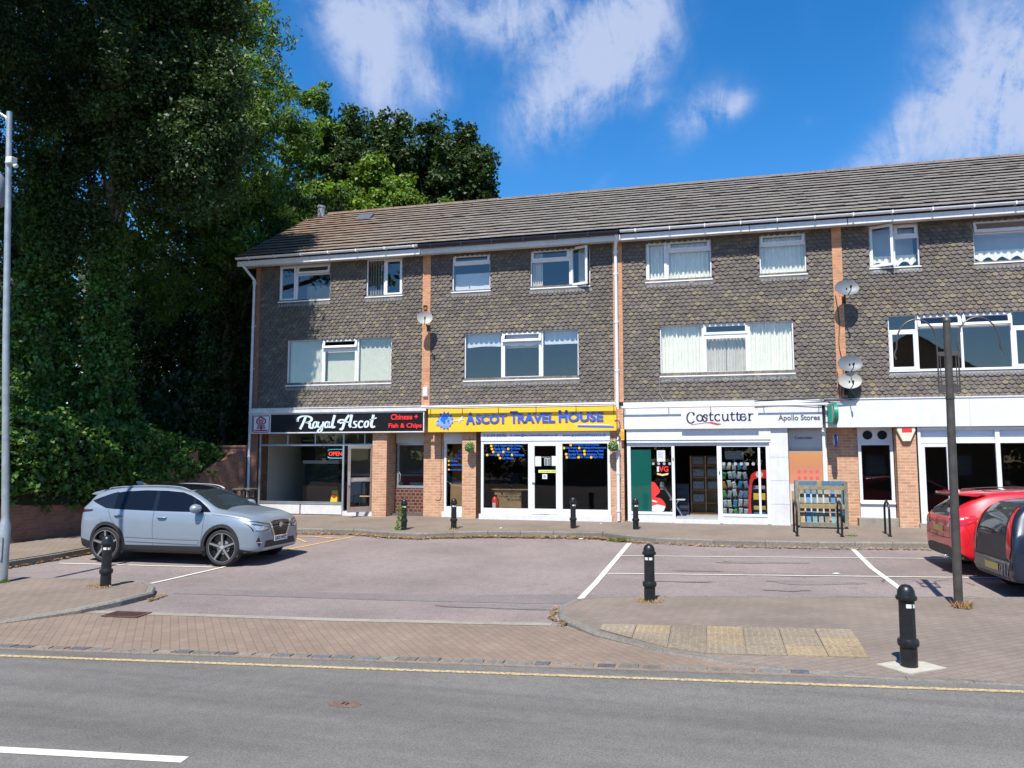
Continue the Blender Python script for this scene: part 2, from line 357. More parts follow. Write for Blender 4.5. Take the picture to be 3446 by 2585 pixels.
pav_isl = paver_mat('pavers_island', (.225, .182, .152), (.205, .167, .14), (.155, .13, .11), -38)
def paint(name, c, wear=.45, lo=.30):
    m = MT(name); f = m.noise(28, 6, .75); p = m.mix(m.ramp(f, [(lo, wear), (lo + .14, 0.)]), c, (.14, .125, .12)); m.col(m.mix(.4, p, m.ramp(m.noise(2.5, 5), [(.3, .75), (.6, 1.)]), 'MULTIPLY')); m.set(.7, spec=.25); MATS[name] = m.m; return m.m
line_w = paint('line_paint_white', (.60, .59, .50)); line_y = paint('line_paint_yellow', (.56, .42, .19), .9, .42); line_o = paint('line_paint_orange', (.62, .38, .12), .6, .36)
white = plain('white_upvc', (.66, .68, .72), .35, var=.03, streak=.07); white_p = plain('white_paint', (.61, .62, .65), .5, var=.05, streak=.10); cream = plain('cream_board', (.60, .60, .58), .6, var=.06)
alu = plain('aluminium', (.42, .45, .48), .38, .6, var=.08); soff_m = plain('soffit_white', (.66, .63, .58), .6, var=.1, scale=3)
black = plain('black_gloss', (.006, .006, .008), .5, 0, .25, var=.1); blk_m = plain('black_iron', (.016, .018, .020), .38, .2, var=.25, scale=12); dk_rub = plain('dark_rubber', (.022, .022, .023), .75, var=.15)
galv = plain('galvanised', (.37, .40, .41), .42, .45, var=.15, scale=4); greyp = plain('grey_plastic', (.33, .34, .35), .5, var=.06); lead_m = plain('lead_flashing', (.20, .20, .20), .6, .1, var=.12)
yellow_s = plain('sign_yellow', (.86, .47, .03), .4, var=.02); blue_s = plain('sign_blue', (.02, .11, .50), .4, var=.03); lblue = plain('sign_light_blue', (.12, .32, .75), .4, var=.03); sign_w = plain('sign_white', (.62, .635, .66), .4, var=.03, streak=.05)
red_s = plain('sign_red', (.75, .035, .03), .4, var=.03); greenp = plain('green_board', (.0, .14, .105), .45, var=.05); navy = plain('navy_ink', (.02, .02, .07), .5, var=.03); grey_ink = plain('grey_ink', (.09, .09, .10), .5, var=.03)
glass_up = glassy('glass_upstairs', .13, (.92, .93, .90)); glass_sh = glassy('glass_shop', .05, (.72, .76, .76)); glass_clear = glassy('glass_clear', .05, (.9, .93, .93))
lace = plain('lace_curtain', (.84, .83, .74), .9, var=.05, spec=.1); curt_b = plain('beige_curtain', (.62, .58, .52), .9, var=.06, spec=.1); blind_m = plain('blind_slat', (.70, .70, .60), .6, var=.04); rollb = plain('roller_blind', (.55, .60, .68), .8, var=.03)
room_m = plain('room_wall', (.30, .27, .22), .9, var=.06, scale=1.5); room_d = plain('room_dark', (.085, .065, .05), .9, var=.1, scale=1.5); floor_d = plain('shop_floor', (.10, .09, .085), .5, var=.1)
wood_l = plain('pine_wood', (.36, .22, .10), .6, var=.12, scale=3); wood_dk = plain('dark_wood', (.13, .055, .03), .5, var=.1, scale=3); orange_w = plain('orange_wall', (.62, .29, .05), .8, var=.06)
def leafm(name, c, tr=.25, var=.5):
    m = MT(name); a = m.attr(); col = m.mix(1., c, a.outputs['Color'], 'MULTIPLY'); m.col(col); m.set(.5, spec=.35)
    t = m.n('ShaderNodeBsdfTranslucent'); m.l(m.mix(1., col, (1.5, 1.5, .5), 'MULTIPLY'), t.inputs[0])
    ms = m.n('ShaderNodeMixShader'); ms.inputs[0].default_value = tr; m.l(m.b.outputs[0], ms.inputs[1]); m.l(t.outputs[0], ms.inputs[2]); m.l(ms.outputs[0], m.o.inputs[0]); MATS[name] = m.m; return m.m
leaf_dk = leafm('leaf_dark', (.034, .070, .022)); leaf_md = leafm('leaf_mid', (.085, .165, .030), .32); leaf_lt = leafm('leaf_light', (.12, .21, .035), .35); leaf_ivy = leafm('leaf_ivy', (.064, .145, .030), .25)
leaf_dry = leafm('leaf_dry', (.40, .27, .13), .15)
bark_m = plain('bark', (.20, .17, .13), .9, var=.3, scale=9, bump=.6)
# ---------------------------------------------------------------- ground surfaces
TH = R(7.3)
sheet('ground', [(-400, -300), (400, -300), (400, 500), (-400, 500)], soil_m, -.12)
def road_edge(x): return -14.02 + (x - 5.9) * .1283
sheet('car_park', [(-4, -14.5), (34, -11.3), (34, .6), (-4, .6)], park_m, 0)
sheet('road', [(-40, -21.9), (60, -9.2), (60, road_edge(60)), (-40, road_edge(-40))], road_m, .004)
sheet('far_pavement', [(-40, -60), (60, -60), (60, -9.5 - 6), (-40, -22.2 - 5)], pave_m, -.02)
sheet('road_lane', [(-40, -28.4), (60, -15.7), (60, -9.2), (-40, -21.9)], road_m, .005)
cross = [(4.2, -12.25), (5.4, -12.08), (9, -11.77), (11.9, -11.36), (13.2, -12.3), (15.3, -12.86), (5.9, -14.06), (-4, -15.3), (-4, -14.6), (3.0, -14.0)]
sheet('crossover_paving', cross, pav_pink, .006)
sheet('channel_line', ribbon_poly([(4.9, -12.1), (5.43, -12.06), (9, -11.70), (11.75, -11.29)], .17), conc_m, .010)
# pavement in front of the shops, with its kerb
kerb = [(1.7, -3.0), (3.3, -3.1), (4.9, -2.95), (6.0, -3.3), (6.9, -3.42), (7.6, -3.0), (8.4, -2.72), (10, -2.5), (11.2, -2.42), (11.75, -2.75), (12.5, -3.12), (13.8, -3.2), (16, -3.1), (18.3, -2.8), (22, -2.4), (34, -1.2)]
sheet('shop_pavement', [(x, y + .12) for x, y in kerb] + [(34, .6), (-1.5, .6), (-1.0, -2.0)], pave_m, 0, pz)
def kerb_run(name, pts, top, wd=.125, h=.16, n_len=.9):
    """kerb stones laid end to end along a line; top(x,y) gives the height"""
    mb = MB(); dense = []
    for a, b in zip(pts[:-1], pts[1:]):
        l = math.hypot(b[0] - a[0], b[1] - a[1]); k = max(1, round(l / n_len)); dense += [(a[0] + (b[0] - a[0]) * i / k, a[1] + (b[1] - a[1]) * i / k) for i in range(k)]
    dense.append(pts[-1])
    for a, b in zip(dense[:-1], dense[1:]):
        dx, dy = b[0] - a[0], b[1] - a[1]; l = math.hypot(dx, dy); ux, uy = dx / l, dy / l; g = .004; nx, ny = -uy, ux
        c = random.uniform(.88, 1.08); mb.tint = (.235 * c, .215 * c, .185 * c); vs = []
        for (px, py) in ((a[0] + ux * g, a[1] + uy * g), (b[0] - ux * g, b[1] - uy * g)):
            t = top(px, py); vs += [(px, py, t - h), (px, py, t - .025), (px + nx * .02, py + ny * .02, t), (px + nx * wd, py + ny * wd, t), (px + nx * wd, py + ny * wd, t - h)]
        mb.add(vs, [(0, 1, 6, 5), (1, 2, 7, 6), (2, 3, 8, 7), (3, 4, 9, 8), (0, 4, 3, 2, 1), (5, 6, 7, 8, 9)])
    return mb.build(name, stone_m, kind='structure')
kerb_run('kerb', kerb, lambda x, y: pz(y) + .004)
lk = [(-3.2, -11.05), (-.2, -10.5), (.42, -9.9), (.5, -9.0), (.6, -6.9), (.85, -4.8), (1.2, -3.6), (1.7, -3.0)]
lpz = lambda x, y: gz(y) + .125
sheet('side_pavement', [(x - .1, y) for x, y in lk[::-1]] + [(-6, -11), (-3.0, -9.5), (-1.7, -6.9), (-1.1, -4.2), (-.3, -.4), (-1, -2.0), (1.2, -2.9)][0:5] + [(1.5, -2.2)], pav_grey, 0, lpz)
kerb_run('side_kerb', lk[::-1][::1], lambda x, y: gz(y) + .13 if y < -3.2 else pz(y))
# islands
isl_l = [(-6, -11.2), (1.68, -10.55), (2.3, -10.35), (3.96, -10.08), (4.6, -10.2), (5.05, -10.6), (5.33, -11.0), (5.33, -11.6), (5.2, -12.2), (4.75, -12.9), (4.0, -13.4), (2.6, -13.95), (-6, -15.1)]
il = lambda x, y: gz(y) + .02 + .075 * max(0, min(1, (y + 13.4) / 1.6))
sheet('paved_island', [(x, y) for x, y in isl_l], pav_grey, -.004, il)
kerb_run('island_kerb', [(-6, -15.2), (2.6, -14.05), (4.05, -13.5), (4.85, -12.95), (5.3, -12.2), (5.44, -11.6), (5.44, -10.95), (5.12, -10.5), (4.62, -10.1), (3.96, -9.98), (2.3, -10.25), (-6, -11.1)], il, .11, .14, .6)
isl_r = [(34, -6.3), (18.2, -8.32), (14.85, -9.0), (12.5, -9.55), (12.1, -9.75), (11.88, -10.05), (11.78, -10.5), (11.92, -11.1), (12.45, -11.7), (13.3, -12.3), (14.1, -12.62), (15.0, -12.78), (16.8, -12.68), (34, -10.5)]
def ir(x, y):
    d = y - (-13.0 + (x - 14) * .128); return gz(y) + .016 + .075 * max(0, min(1, (d - .3) / 2.4))
bm_isl = sheet('paved_island', isl_r, pav_isl, -.004, ir)
kerb_run('island_kerb', [(x, y) for x, y in [(34, -10.6), (16.8, -12.78), (15.0, -12.88), (14.05, -12.72), (13.22, -12.38), (12.36, -11.78), (11.82, -11.12), (11.68, -10.5), (11.79, -9.98), (12.03, -9.67), (12.46, -9.45), (14.85, -8.9), (18.2, -8.22), (34, -6.2)]][::-1], ir, .11, .14, .7)
# granite setts along the road edge
mb = MB(); x = -4.0
while x < 15.2:
    l = random.uniform(.17, .30); y = road_edge(x) + .035; c = random.choice([(.17, .18, .18), (.21, .205, .18), (.27, .25, .215), (.13, .14, .155), (.23, .21, .18), (.20, .19, .165)]); f = random.uniform(.8, 1.1)
    mb.tint = tuple(k * f for k in c); t = gz(y) + .012 + random.uniform(-.003, .008); wd = random.uniform(.10, .135); ya, yb = y - .01, road_edge(x + l) + .035 - .01; j = lambda: random.uniform(-.008, .008)
    v = [(x + .01 + j(), ya, t - .03), (x + l - .01 + j(), yb, t - .03), (x + l - .01 + j(), yb + wd, t - .03), (x + .01 + j(), ya + wd, t - .03)]
    vt = [(p[0] + (.008 if i in (0, 3) else -.008), p[1] + (.012 if i < 2 else -.012), t + .004) for i, p in enumerate(v)]
    mb.add(v + vt, [(4, 5, 6, 7), (0, 1, 5, 4), (1, 2, 6, 5), (2, 3, 7, 6), (3, 0, 4, 7)]); x += l + .012
mb.build('sett_edging', stone_m, kind='structure')
# painted lines
def line(name, pts, wd, m, off=.009, zf=gz, **k): return sheet(name, ribbon_poly(pts, wd), m, off, zf, **k)
line('road_line_yellow', [(-10, -16.3), (0, -15.06), (6.2, -14.285), (10.33, -13.77), (13.59, -13.36), (16.56, -12.99), (30, -11.2)], .075, line_y)
line('road_line_white', [(4.6, -17.0), (8.6, -16.48), (10.08, -16.3)], .11, line_w)
line('bay_line_white', [(11.93, -3.2), (11.82, -9.45)], .10, line_w)
line('bay_line_white', [(16.68, -3.2), (16.62, -5.6), (16.72, -8.35)], .10, line_w)
line('bay_line_white', [(11.93, -5.1), (17.6, -4.28), (22, -3.6)], .05, line_w, .010)
line('bay_line_white', [(11.9, -7.12), (18.3, -6.2), (23, -5.5)], .055, line_w, .010)
line('bay_line_white', [(1.05, -8.27), (2.5, -8.17)], .075, line_w); line('bay_line_white', [(2.6, -8.16), (4.4, -8.02)], .07, line_w)
line('bay_line_white', [(4.62, -7.55), (4.5, -9.85)], .075, line_w, .010)
line('hatch_line_yellow', [(5.15, -3.45), (4.6, -5.9)], .085, line_o); line('hatch_line_yellow', [(4.18, -3.62), (4.78, -3.86)], .07, line_o, .010)
line('hatch_line_yellow', [(3.5, -3.72), (4.95, -3.74)], .05, line_o, .011); line('hatch_line_yellow', [(3.6, -3.72), (4.5, -4.6)], .06, line_o, .012)
# grey repair bands and dark stains on the car park
sheet('tarmac_patch', [(5.5, -10.55), (9, -10.25), (11.7, -9.9), (12.0, -9.45), (15, -8.85), (18.5, -8.15), (18.5, -7.9), (14.5, -8.55), (11.9, -9.05), (9, -9.75), (5.2, -10.1)], patch_m, .004)
for i, (cx, cy, rx, ry) in enumerate([(15.2, -6.55, .8, .16), (15.4, -7.25, .75, .17), (14.6, -5.35, .8, .12), (13.5, -6.5, .45, .07), (10.9, -10.3, .9, .18), (13.3, -7.6, .5, .05), (14.9, -8.0, .35, .06)]):
    pl = []
    for k in range(22):
        a = 2 * math.pi * k / 22; q = 1 + .22 * math.sin(3 * a + i) + random.uniform(-.12, .12); px_ = rx * q * math.cos(a); py_ = ry * q * math.sin(a); pl.append((cx + px_, cy + py_ + px_ * .13))
    sheet('tarmac_patch', pl, patch_m, .005 + i * .0007)
# ---------------------------------------------------------------- the building
B = thing('shop_parade', 'three storey terrace of shops and flats with scalloped dark tile cladding and brown roof', 'building')
XR = 28.6
def wall_open(mb, x0, x1, z0, z1, y0, y1, ops):
    xs = sorted({x0, x1} | {v for o in ops for v in o[:2] if x0 < v < x1}); zs = sorted({z0, z1} | {v for o in ops for v in o[2:4] if z0 < v < z1})
    for a, b in zip(xs[:-1], xs[1:]):
        for c, d in zip(zs[:-1], zs[1:]):
            if not any(o[0] <= (a + b) / 2 <= o[1] and o[2] <= (c + d) / 2 <= o[3] for o in ops): mb.box(a, b, y0, y1, c, d)
WN = {  # x0,x1,z0,z1
 'r2a': (.78, 2.55, 6.55, 7.70), 'r2b': (3.75, 4.93, 6.55, 7.70), 'r1': (1.13, 4.61, 3.92, 5.33),
 't2a': (6.50, 7.67, 6.55, 7.68), 't2b': (8.87, 10.60, 6.53, 7.68), 't1': (6.89, 10.25, 3.92, 5.32),
 'c2a': (12.15, 13.91, 6.53, 7.67), 'c2b': (15.16, 16.33, 6.53, 7.67), 'c1': (12.50, 15.95, 3.91, 5.32),
 'n2a': (17.87, 19.05, 6.57, 7.69), 'n2b': (20.28, 22.05, 6.55, 7.67), 'n1': (18.23, 21.70, 3.90, 5.33),
 'e2a': (23.6, 25.3, 6.55, 7.68), 'e1': (24.0, 27.4, 3.92, 5.32)}
mb = MB(); wall_open(mb, .0, XR, 3.05, 7.72, 0, .22, list(WN.values())); mb.box(.0, .2, .22, 9, -.2, 8.2); mb.box(XR - .2, XR, .22, 9, -.2, 8.2); mb.box(.2, XR - .2, 8.8, 9, -.2, 7.9)
mb.prism([(0, 0), (1, 0), (1, 1)], 0, .001) if False else None
for gx in (0.0, XR - .2):      # gable ends
    mb.add([(gx, -.0, 7.72), (gx, 9, 7.72), (gx, 4.5, 10.7), (gx + .2, 0, 7.72), (gx + .2, 9, 7.72), (gx + .2, 4.5, 10.7)], [(0, 1, 2), (3, 5, 4), (0, 3, 4, 1), (1, 4, 5, 2), (2, 5, 3, 0)])
mb.build('wall', brick_dk, B)
# rooms behind the flats' windows
mb = MB()
for z in (2.95, 5.68): mb.box(.2, XR - .2, .22, 8.8, z, z + .12)
mb.box(.2, XR - .2, .22, 8.8, 7.95, 8.05)
for x in (5.72, 11.4, 17.08, 22.8): mb.box(x - .07, x + .07, .22, 8.7, 3.07, 7.95)
mb.box(.2, XR - .2, 3.9, 4.0, 3.07, 7.95)
mb.build('partition_walls', room_m, B)
# scalloped hanging tiles, bay by bay
PIERS = [(0.0, .17), (5.60, 5.85), (11.24, 11.50), (16.96, 17.20), (22.68, 22.92), (28.4, XR)]
for bi in range(5):
    xa, xb = PIERS[bi][1], PIERS[bi + 1][0]; ops = [o for o in WN.values() if o[1] > xa and o[0] < xb]; mb = MB(); pw, ph = .150, .100; row = 0; z = 7.74
    while z > 3.22:
        x = xa - (pw / 2 if row % 2 else 0)
        while x < xb:
            cx = x + pw / 2; c0, c1 = max(xa, x + .002), min(xb, x + pw - .002); zc = z - .06
            skip = c1 - c0 < .03
            for o in ops:
                if o[2] - .02 < zc < o[3] + .0:
                    if o[0] <= cx <= o[1]: skip = True
                    elif cx < o[0] < c1: c1 = o[0]
                    elif c0 < o[1] < cx: c0 = o[1]
            if not skip:
                jz = random.gauss(0, .0035) - (random.uniform(.01, .03) if random.random() < .008 else 0); jy = random.gauss(0, .003); rz_ = random.gauss(0, .012); pts = []
                for k in range(9):
                    a = math.pi * k / 8; px_ = cx + .0735 * math.cos(a); pz_ = z - .078 - .056 * math.sin(a) + jz + rz_ * (px_ - cx)
                    pts.append((min(max(px_, c0), c1), pz_))
                pts = [(pts[0][0], z + .055)] + pts + [(pts[-1][0], z + .055)]
                yo = lambda zz: -.012 - (z + .02 - zz) * .24 + jy
                front = [(px_, yo(pz_) - .020, pz_) for px_, pz_ in pts]; back = [(px_, yo(pz_) + .008, pz_) for px_, pz_ in pts]; n = len(pts)
                g = random.uniform(.85, 1.15); lich = math.exp(-((zc - 5.65) / .55) ** 2) * .45 + math.exp(-((zc - 3.6) / .35) ** 2) * .25 + .12
                if bi >= 2: lich += .10
                if random.random() < lich * .75: q = random.uniform(.0, .5) ** 1.3; mb.tint = (.145 * (1 - q) + .36 * q, .125 * (1 - q) + .30 * q, .108 * (1 - q) + .16 * q)
                elif random.random() < .15: mb.tint = (.145 * g, .118 * g, .110 * g)
                else: mb.tint = (.150 * g, .130 * g, .113 * g)
                mb.add(front + back, [tuple(range(n))] + [(i, i + n, i + n + 1, i + 1) for i in range(n - 1)])
            x += pw
        row += 1; z -= ph
    # lead aprons under the windows
    mb.build('tile_cladding', tile_m, B)
APR = {}
for kk, o in WN.items():
    mb = MB(); x0, x1, z0 = o[0], o[1], o[2]
    mb.add([(x0 - .03, -.035, z0 - .03), (x1 + .03, -.035, z0 - .03), (x1 + .03, -.062, z0 - .13), (x0 - .03, -.062, z0 - .13), (x0 - .03, -.01, z0 - .03), (x1 + .03, -.01, z0 - .03), (x1 + .03, -.03, z0 - .14), (x0 - .03, -.03, z0 - .14)], [(0, 1, 2, 3), (4, 5, 1, 0), (3, 2, 6, 7)])
    x = x0
    while x < x1: mb.lathe([(.045, -.004), (.045, .0)], (x + .05, -.066, z0 - .13), 'y', 10); x += .1
    APR[kk] = mb.build('lead_apron', lead_m, B)
for i, (a, b) in enumerate(PIERS[:-1]):
    mb = MB(); mb.box(a, b, -.085, .01, 3.22, 7.705); mb.build('brick_pier', brick_dk if i == 0 else brick_or, B)
# eaves
mb = MB(); mb.box(-.45, XR + .3, -.395, .1, 7.705, 7.73); mb.build('soffit', soff_m, B)
mb = MB()
for a, b in ((-.47, 5.63), (5.64, 11.5), (11.52, 14.9), (14.915, 17.3), (17.32, 22.0), (22.02, XR + .3)): mb.box(a, b, -.42, -.397, 7.66 if a > 0 else 7.655, 7.82)
mb.build('fascia_board', white_p, B, bevel=.004)
def gutter(x0, x1, mat, zc=7.925, r=.058, slope=0, nm='gutter'):
    mb = MB(); y = -.485; n = 10; vs = []; xs = np.linspace(x0, x1, max(2, int((x1 - x0) / 1.0)))
    for x in xs:
        for rr in (r, r - .006):
            for k in range(n + 1): a = math.pi + math.pi * k / n; vs.append((x, y + rr * math.cos(a), zc + slope * (x - x0) + rr * math.sin(a)))
    m_ = 2 * (n + 1); fs = []
    for i in range(len(xs) - 1):
        o = i * m_
        for k in range(n): fs += [(o + k, o + k + 1, o + m_ + k + 1, o + m_ + k), (o + n + 1 + k, o + n + 2 + k, o + m_ + n + 2 + k, o + m_ + n + 1 + k)]
        fs += [(o, o + n + 1, o + m_ + n + 1, o + m_), (o + n, o + 2 * n + 1, o + m_ + 2 * n + 1, o + m_ + n)]
    e = (len(xs) - 1) * m_; fs += [tuple(range(n + 1)), tuple(range(e, e + n + 1))]
    mb.add(vs, fs); xx = x0 + .4
    while xx < x1: mb.box(xx, xx + .035, y - r - .004, y + r + .03, zc - r - .006, zc + .01); xx += .92
    return mb.build(nm, mat, B)
gutter(-.47, 5.60, white, 7.915, .062); gutter(5.61, 11.47, plain('black_upvc', (.012, .014, .03), .3, var=.1), 7.905, .098); gutter(11.5, XR + .3, white, 7.915, .062)
def pipe(x, y, z0, z1, mat, top=None, r=.042):
    mb = MB(); pts = ([top] if top else []) + ([(x, y, z1 + .12)] if top is None else [(x, y - .02, z1 + .02)]) + [(x, y, z1), (x, y, z0)]
    mb.tube(pts, r, 12)
    for z in np.arange(z0 + .35, z1, 1.35): mb.lathe([(r + .001, 0), (r + .010, .005), (r + .010, .055), (r + .001, .06)], (x, y, z), n=12)
    for z in np.arange(z0 + .4, z1, 1.35): mb.box(x - .07, x + .07, y + r, y + r + .04, z, z + .03)
    mb.lathe([(r + .001, 0), (r + .016, .01), (r + .016, .09), (r + .001, .1)], (x, y, z1 - .1), n=12)
    return mb.build('downpipe', mat, B, smooth=True)
pipe(-.02, -.14, .0, 7.25, galv if False else plain('pipe_grey', (.55, .58, .64), .4, var=.1), (-.34, -.45, 7.78))
pipe(11.33, -.15, 2.35, 7.45, white, (11.40, -.47, 7.82), .05); 
mb = MB(); mb.tube([(11.33, -.15, 2.4), (11.33, -.2, 2.2), (11.35, -.33, 2.05), (11.35, -.33, .02)], .045, 12)
for z in (.25, 1.25, 1.9): mb.lathe([(.046, 0), (.056, .005), (.056, .06), (.046, .065)], (11.35, -.33, z), n=12)
mb.build('downpipe', white_p, B, smooth=True)
# roof
SL = math.atan2(2.88, 4.96); L_ = 5.735; NR = 16; gauge = L_ / NR
def rp(x, s, n): return (x, -.47 + s * math.cos(SL) - n * math.sin(SL), 7.955 + s * math.sin(SL) + n * math.cos(SL))
rf = MB(); rf.tint = (.05, .045, .04); rf.add([rp(-.44, 0, -.01), rp(XR + .3, 0, -.01), rp(XR + .3, L_, -.01), rp(-.44, L_, -.01), rp(-.44, 0, -.05), rp(XR + .3, 0, -.05), rp(XR + .3, L_, -.05), rp(-.44, L_, -.05)], [(0, 1, 2, 3), (4, 7, 6, 5), (0, 4, 5, 1), (0, 3, 7, 4)])
rf.add([(-.44, 4.5, 10.84), (XR + .3, 4.5, 10.84), (XR + .3, 9.5, 7.93), (-.44, 9.5, 7.93)], [(0, 1, 2, 3)])
for r_ in range(NR):
    x = -.45 - (.165 if r_ % 2 else 0); jr = random.gauss(0, .003)
    while x < XR + .3:
        a, b = max(x, -.45) + .002, min(x + .33, XR + .3) - .002; s0 = r_ * gauge - .012 + random.gauss(0, .004); s1 = s0 + gauge + .03; j = random.gauss(0, .003) + jr; t1 = random.gauss(0, .002); g = random.uniform(.90, 1.10)
        w = max(0, 1 - x / 9); mx_ = random.random()
        rf.tint = (.188 * g + .02 * w, .176 * g - .012 * w, .162 * g - .03 * w) if mx_ < .85 else (.205 * g, .190 * g, .170 * g)
        if random.random() < .03: rf.tint = (.14, .12, .11)
        n0, n1 = .050 + j, .008 + j
        rf.add([rp(a, s0, n0 + t1), rp(b, s0, n0 - t1), rp(b, s1, n1), rp(a, s1, n1), rp(a, s0 + .002, n0 - .013), rp(b, s0 + .002, n0 - .013), rp(a, s0 + .07, n0 - .034), rp(b, s0 + .07, n0 - .034)], [(0, 1, 2, 3), (0, 4, 5, 1), (4, 6, 7, 5), (0, 3, 6, 4), (1, 5, 7, 2)])
        x += .33
rf.tint = (.13, .11, .095); roof = rf.build('roof', roof_m, B)
mb = MB(); x = -.46
while x < XR + .3:
    g = random.uniform(.85, 1.1); mb.tint = (.19 * g, .15 * g, .13 * g); mb.tube([(x, 4.5, 10.80 + random.gauss(0, .004)), (x + .43, 4.5, 10.80)], .085, 10); x += .45
mb.build('ridge_tile', roof_m, roof)
mb = MB(); q = [rp(1.85, 4.0, .06), rp(2.4, 4.0, .06), rp(2.4, 4.5, .13), rp(1.85, 4.5, .13), rp(1.85, 4.0, .0), rp(2.4, 4.0, .0), rp(2.4, 4.5, .0), rp(1.85, 4.5, .0)]
mb.add(q, [(0, 1, 2, 3), (0, 4, 5, 1), (1, 5, 6, 2), (2, 6, 7, 3), (3, 7, 4, 0)]); mb.build('roof_window', plain('roof_window_grey', (.10, .11, .13), .35), roof)
mb = MB(); mb.lathe([(.13, 0), (.13, .42), (.15, .43), (.15, .50), (.0, .50)], (-.12, 4.2, 10.55), n=16); mb.build('flue', greyp, roof, smooth=True)
# ---------------------------------------------------------------- windows of the flats
def bars(mb, x0, x1, z0, z1, t, y0, y1):
    mb.box(x0, x0 + t, y0, y1, z0, z1); mb.box(x1 - t, x1, y0, y1, z0, z1); mb.box(x0 + t, x1 - t, y0, y1, z0, z0 + t); mb.box(x0 + t, x1 - t, y0, y1, z1 - t, z1)
def curtain(x0, x1, z0, z1, y, mat, parent, amp=.018, wl=.10, hem=0, nm='curtain', top_scallop=0):
    nx = max(8, int((x1 - x0) / .012)); ph = random.random() * 6; V = []; F = []
    for i in range(nx + 1):
        x = x0 + (x1 - x0) * i / nx; u = x / wl * 2 * math.pi; d = amp * math.sin(u + ph + .8 * math.sin(u * .23)) + .3 * amp * math.sin(u * 2.3 + ph)
        zb = z0 + hem * abs(math.sin(u / 4)); V += [(x, y + d, z1), (x, y + d * 1.1, (z0 + z1) / 2), (x, y + d * 1.3, zb)]
    for i in range(nx): F += [(3 * i, 3 * i + 3, 3 * i + 4, 3 * i + 1), (3 * i + 1, 3 * i + 4, 3 * i + 5, 3 * i + 2)]
    mb = MB(); mb.add(V, F); return mb.build(nm, mat, parent, smooth=True)
def window(key, cells, deco=None, glass=None, y=.012, fr=.058, sill=True, label=None):
    """cells: (x0,x1,z0,z1,kind) with kind 'f' fixed, 's' closed sash, 't' top-hung open, 'l' / 'r' side-hung open (hinge side)"""
    x0, x1, z0, z1 = WN[key] if isinstance(key, str) else key; mb = MB(); t = fr * .55
    mb.box(x0, x0 + t, y, y + .07, z0, z1); mb.box(x1 - t, x1, y, y + .07, z0, z1); mb.box(x0 + t, x1 - t, y, y + .07, z0, z0 + t); mb.box(x0 + t, x1 - t, y, y + .07, z1 - t, z1)
    for xv in sorted({c[0] for c in cells} | {c[1] for c in cells}):
        if x0 + .05 < xv < x1 - .05: mb.box(xv - fr / 2, xv + fr / 2, y + .001, y + .071, z0 + t, z1 - t)
    for c in cells:
        if c[3] < z1 - .06: mb.box(max(c[0] + fr / 2, x0 + t), min(c[1] - fr / 2, x1 - t), y + .002, y + .072, c[3] - fr / 2, c[3] + fr / 2)
    if sill: mb.box(x0 - .025, x1 + .025, y - .075, y + .001, z0 - .035, z0 + .002)
    fo = mb.build('window', white, B, bevel=.004)
    if label: fo['label'] = label
    pg = MB()
    for c in cells:
        a, b, c0, d0 = max(c[0] + fr / 2, x0 + t), min(c[1] - fr / 2, x1 - t), max(c[2] + fr / 2, z0 + t), min(c[3] - fr / 2, z1 - t)
        if c[4] == 'f': pg.add([(a, y + .04, c0), (b, y + .04, c0), (b, y + .04, d0), (a, y + .04, d0)], [(0, 1, 2, 3)]); continue
        M = Matrix(); ang = {'s': 0, 't': R(-17), 'l': R(22), 'r': R(-22)}[c[4]]
        piv = Vector({'s': (0, 0, 0), 't': (0, y - .05, d0), 'l': (a, y - .01, 0), 'r': (b, y - .01, 0)}[c[4]])
        M = Matrix.Translation(piv) @ Matrix.Rotation(ang, 4, 'X' if c[4] in 'st' else 'Z') @ Matrix.Translation(-piv)
        if c[4] in 'lr': M = Matrix.Translation(piv) @ Matrix.Rotation(-ang, 4, 'Z') @ Matrix.Translation(-piv)
        sb = MB(); e = .012 if c[4] != 's' else .004; bars(sb, a - e, b + e, c0 - e, d0 + e, fr * 1.15, y - .02, y + .035)
        gb = MB(); gb.add([(a + fr * .7, y + .01, c0 + fr * .7), (b - fr * .7, y + .01, c0 + fr * .7), (b - fr * .7, y + .01, d0 - fr * .7), (a + fr * .7, y + .01, d0 - fr * .7)], [(0, 1, 2, 3)])
        sb.v = [tuple(M @ Vector(v)) for v in sb.v]; gb.v = [tuple(M @ Vector(v)) for v in gb.v]
        sb.build('opening_light', white, fo, bevel=.003); pg.add(gb.v, gb.f)
    if pg.v: pg.build('pane', glass or glass_up, fo)
    if deco: deco(fo, x0, x1, z0, z1, y + .12)
    return fo
def d_lace(fo, x0, x1, z0, z1, y): curtain(x0 + .03, x1 - .03, z0 + .03, z1 - .02, y + .03, lace, fo, .02, .11)
def blind(fo, x0, x1, z0, z1, y):
    mb = MB(); z = z0
    while z < z1: mb.add([(x0, y, z), (x1, y, z), (x1, y + .012, z + .021), (x0, y + .012, z + .021)], [(0, 1, 2, 3)]); z += .022
    for x in (x0 + .12, x1 - .12): mb.box(x, x + .012, y - .006, y - .004, z0, z1)
    mb.build('blind', blind_m, fo)
def r1(fo, x0, x1, z0, z1, y): blind(fo, x0 + .04, 2.28, z0 + .04, z1, y); blind(fo, 2.42, 3.42, z0 + .1, z0 + 1.08, y + .03); blind(fo, 3.52, x1 - .04, z0 + .04, z1, y)
def strips(fo, x0, x1, z0, z1, y):
    mb = MB(); x = x0 + .05
    while x < x1: mb.box(x, x + .05, y + .02, y + .024, z0, z1); x += .085
    mb.build('blind', plain('strip_blind', (.18, .19, .19), .8), fo)
F_ = 'f'
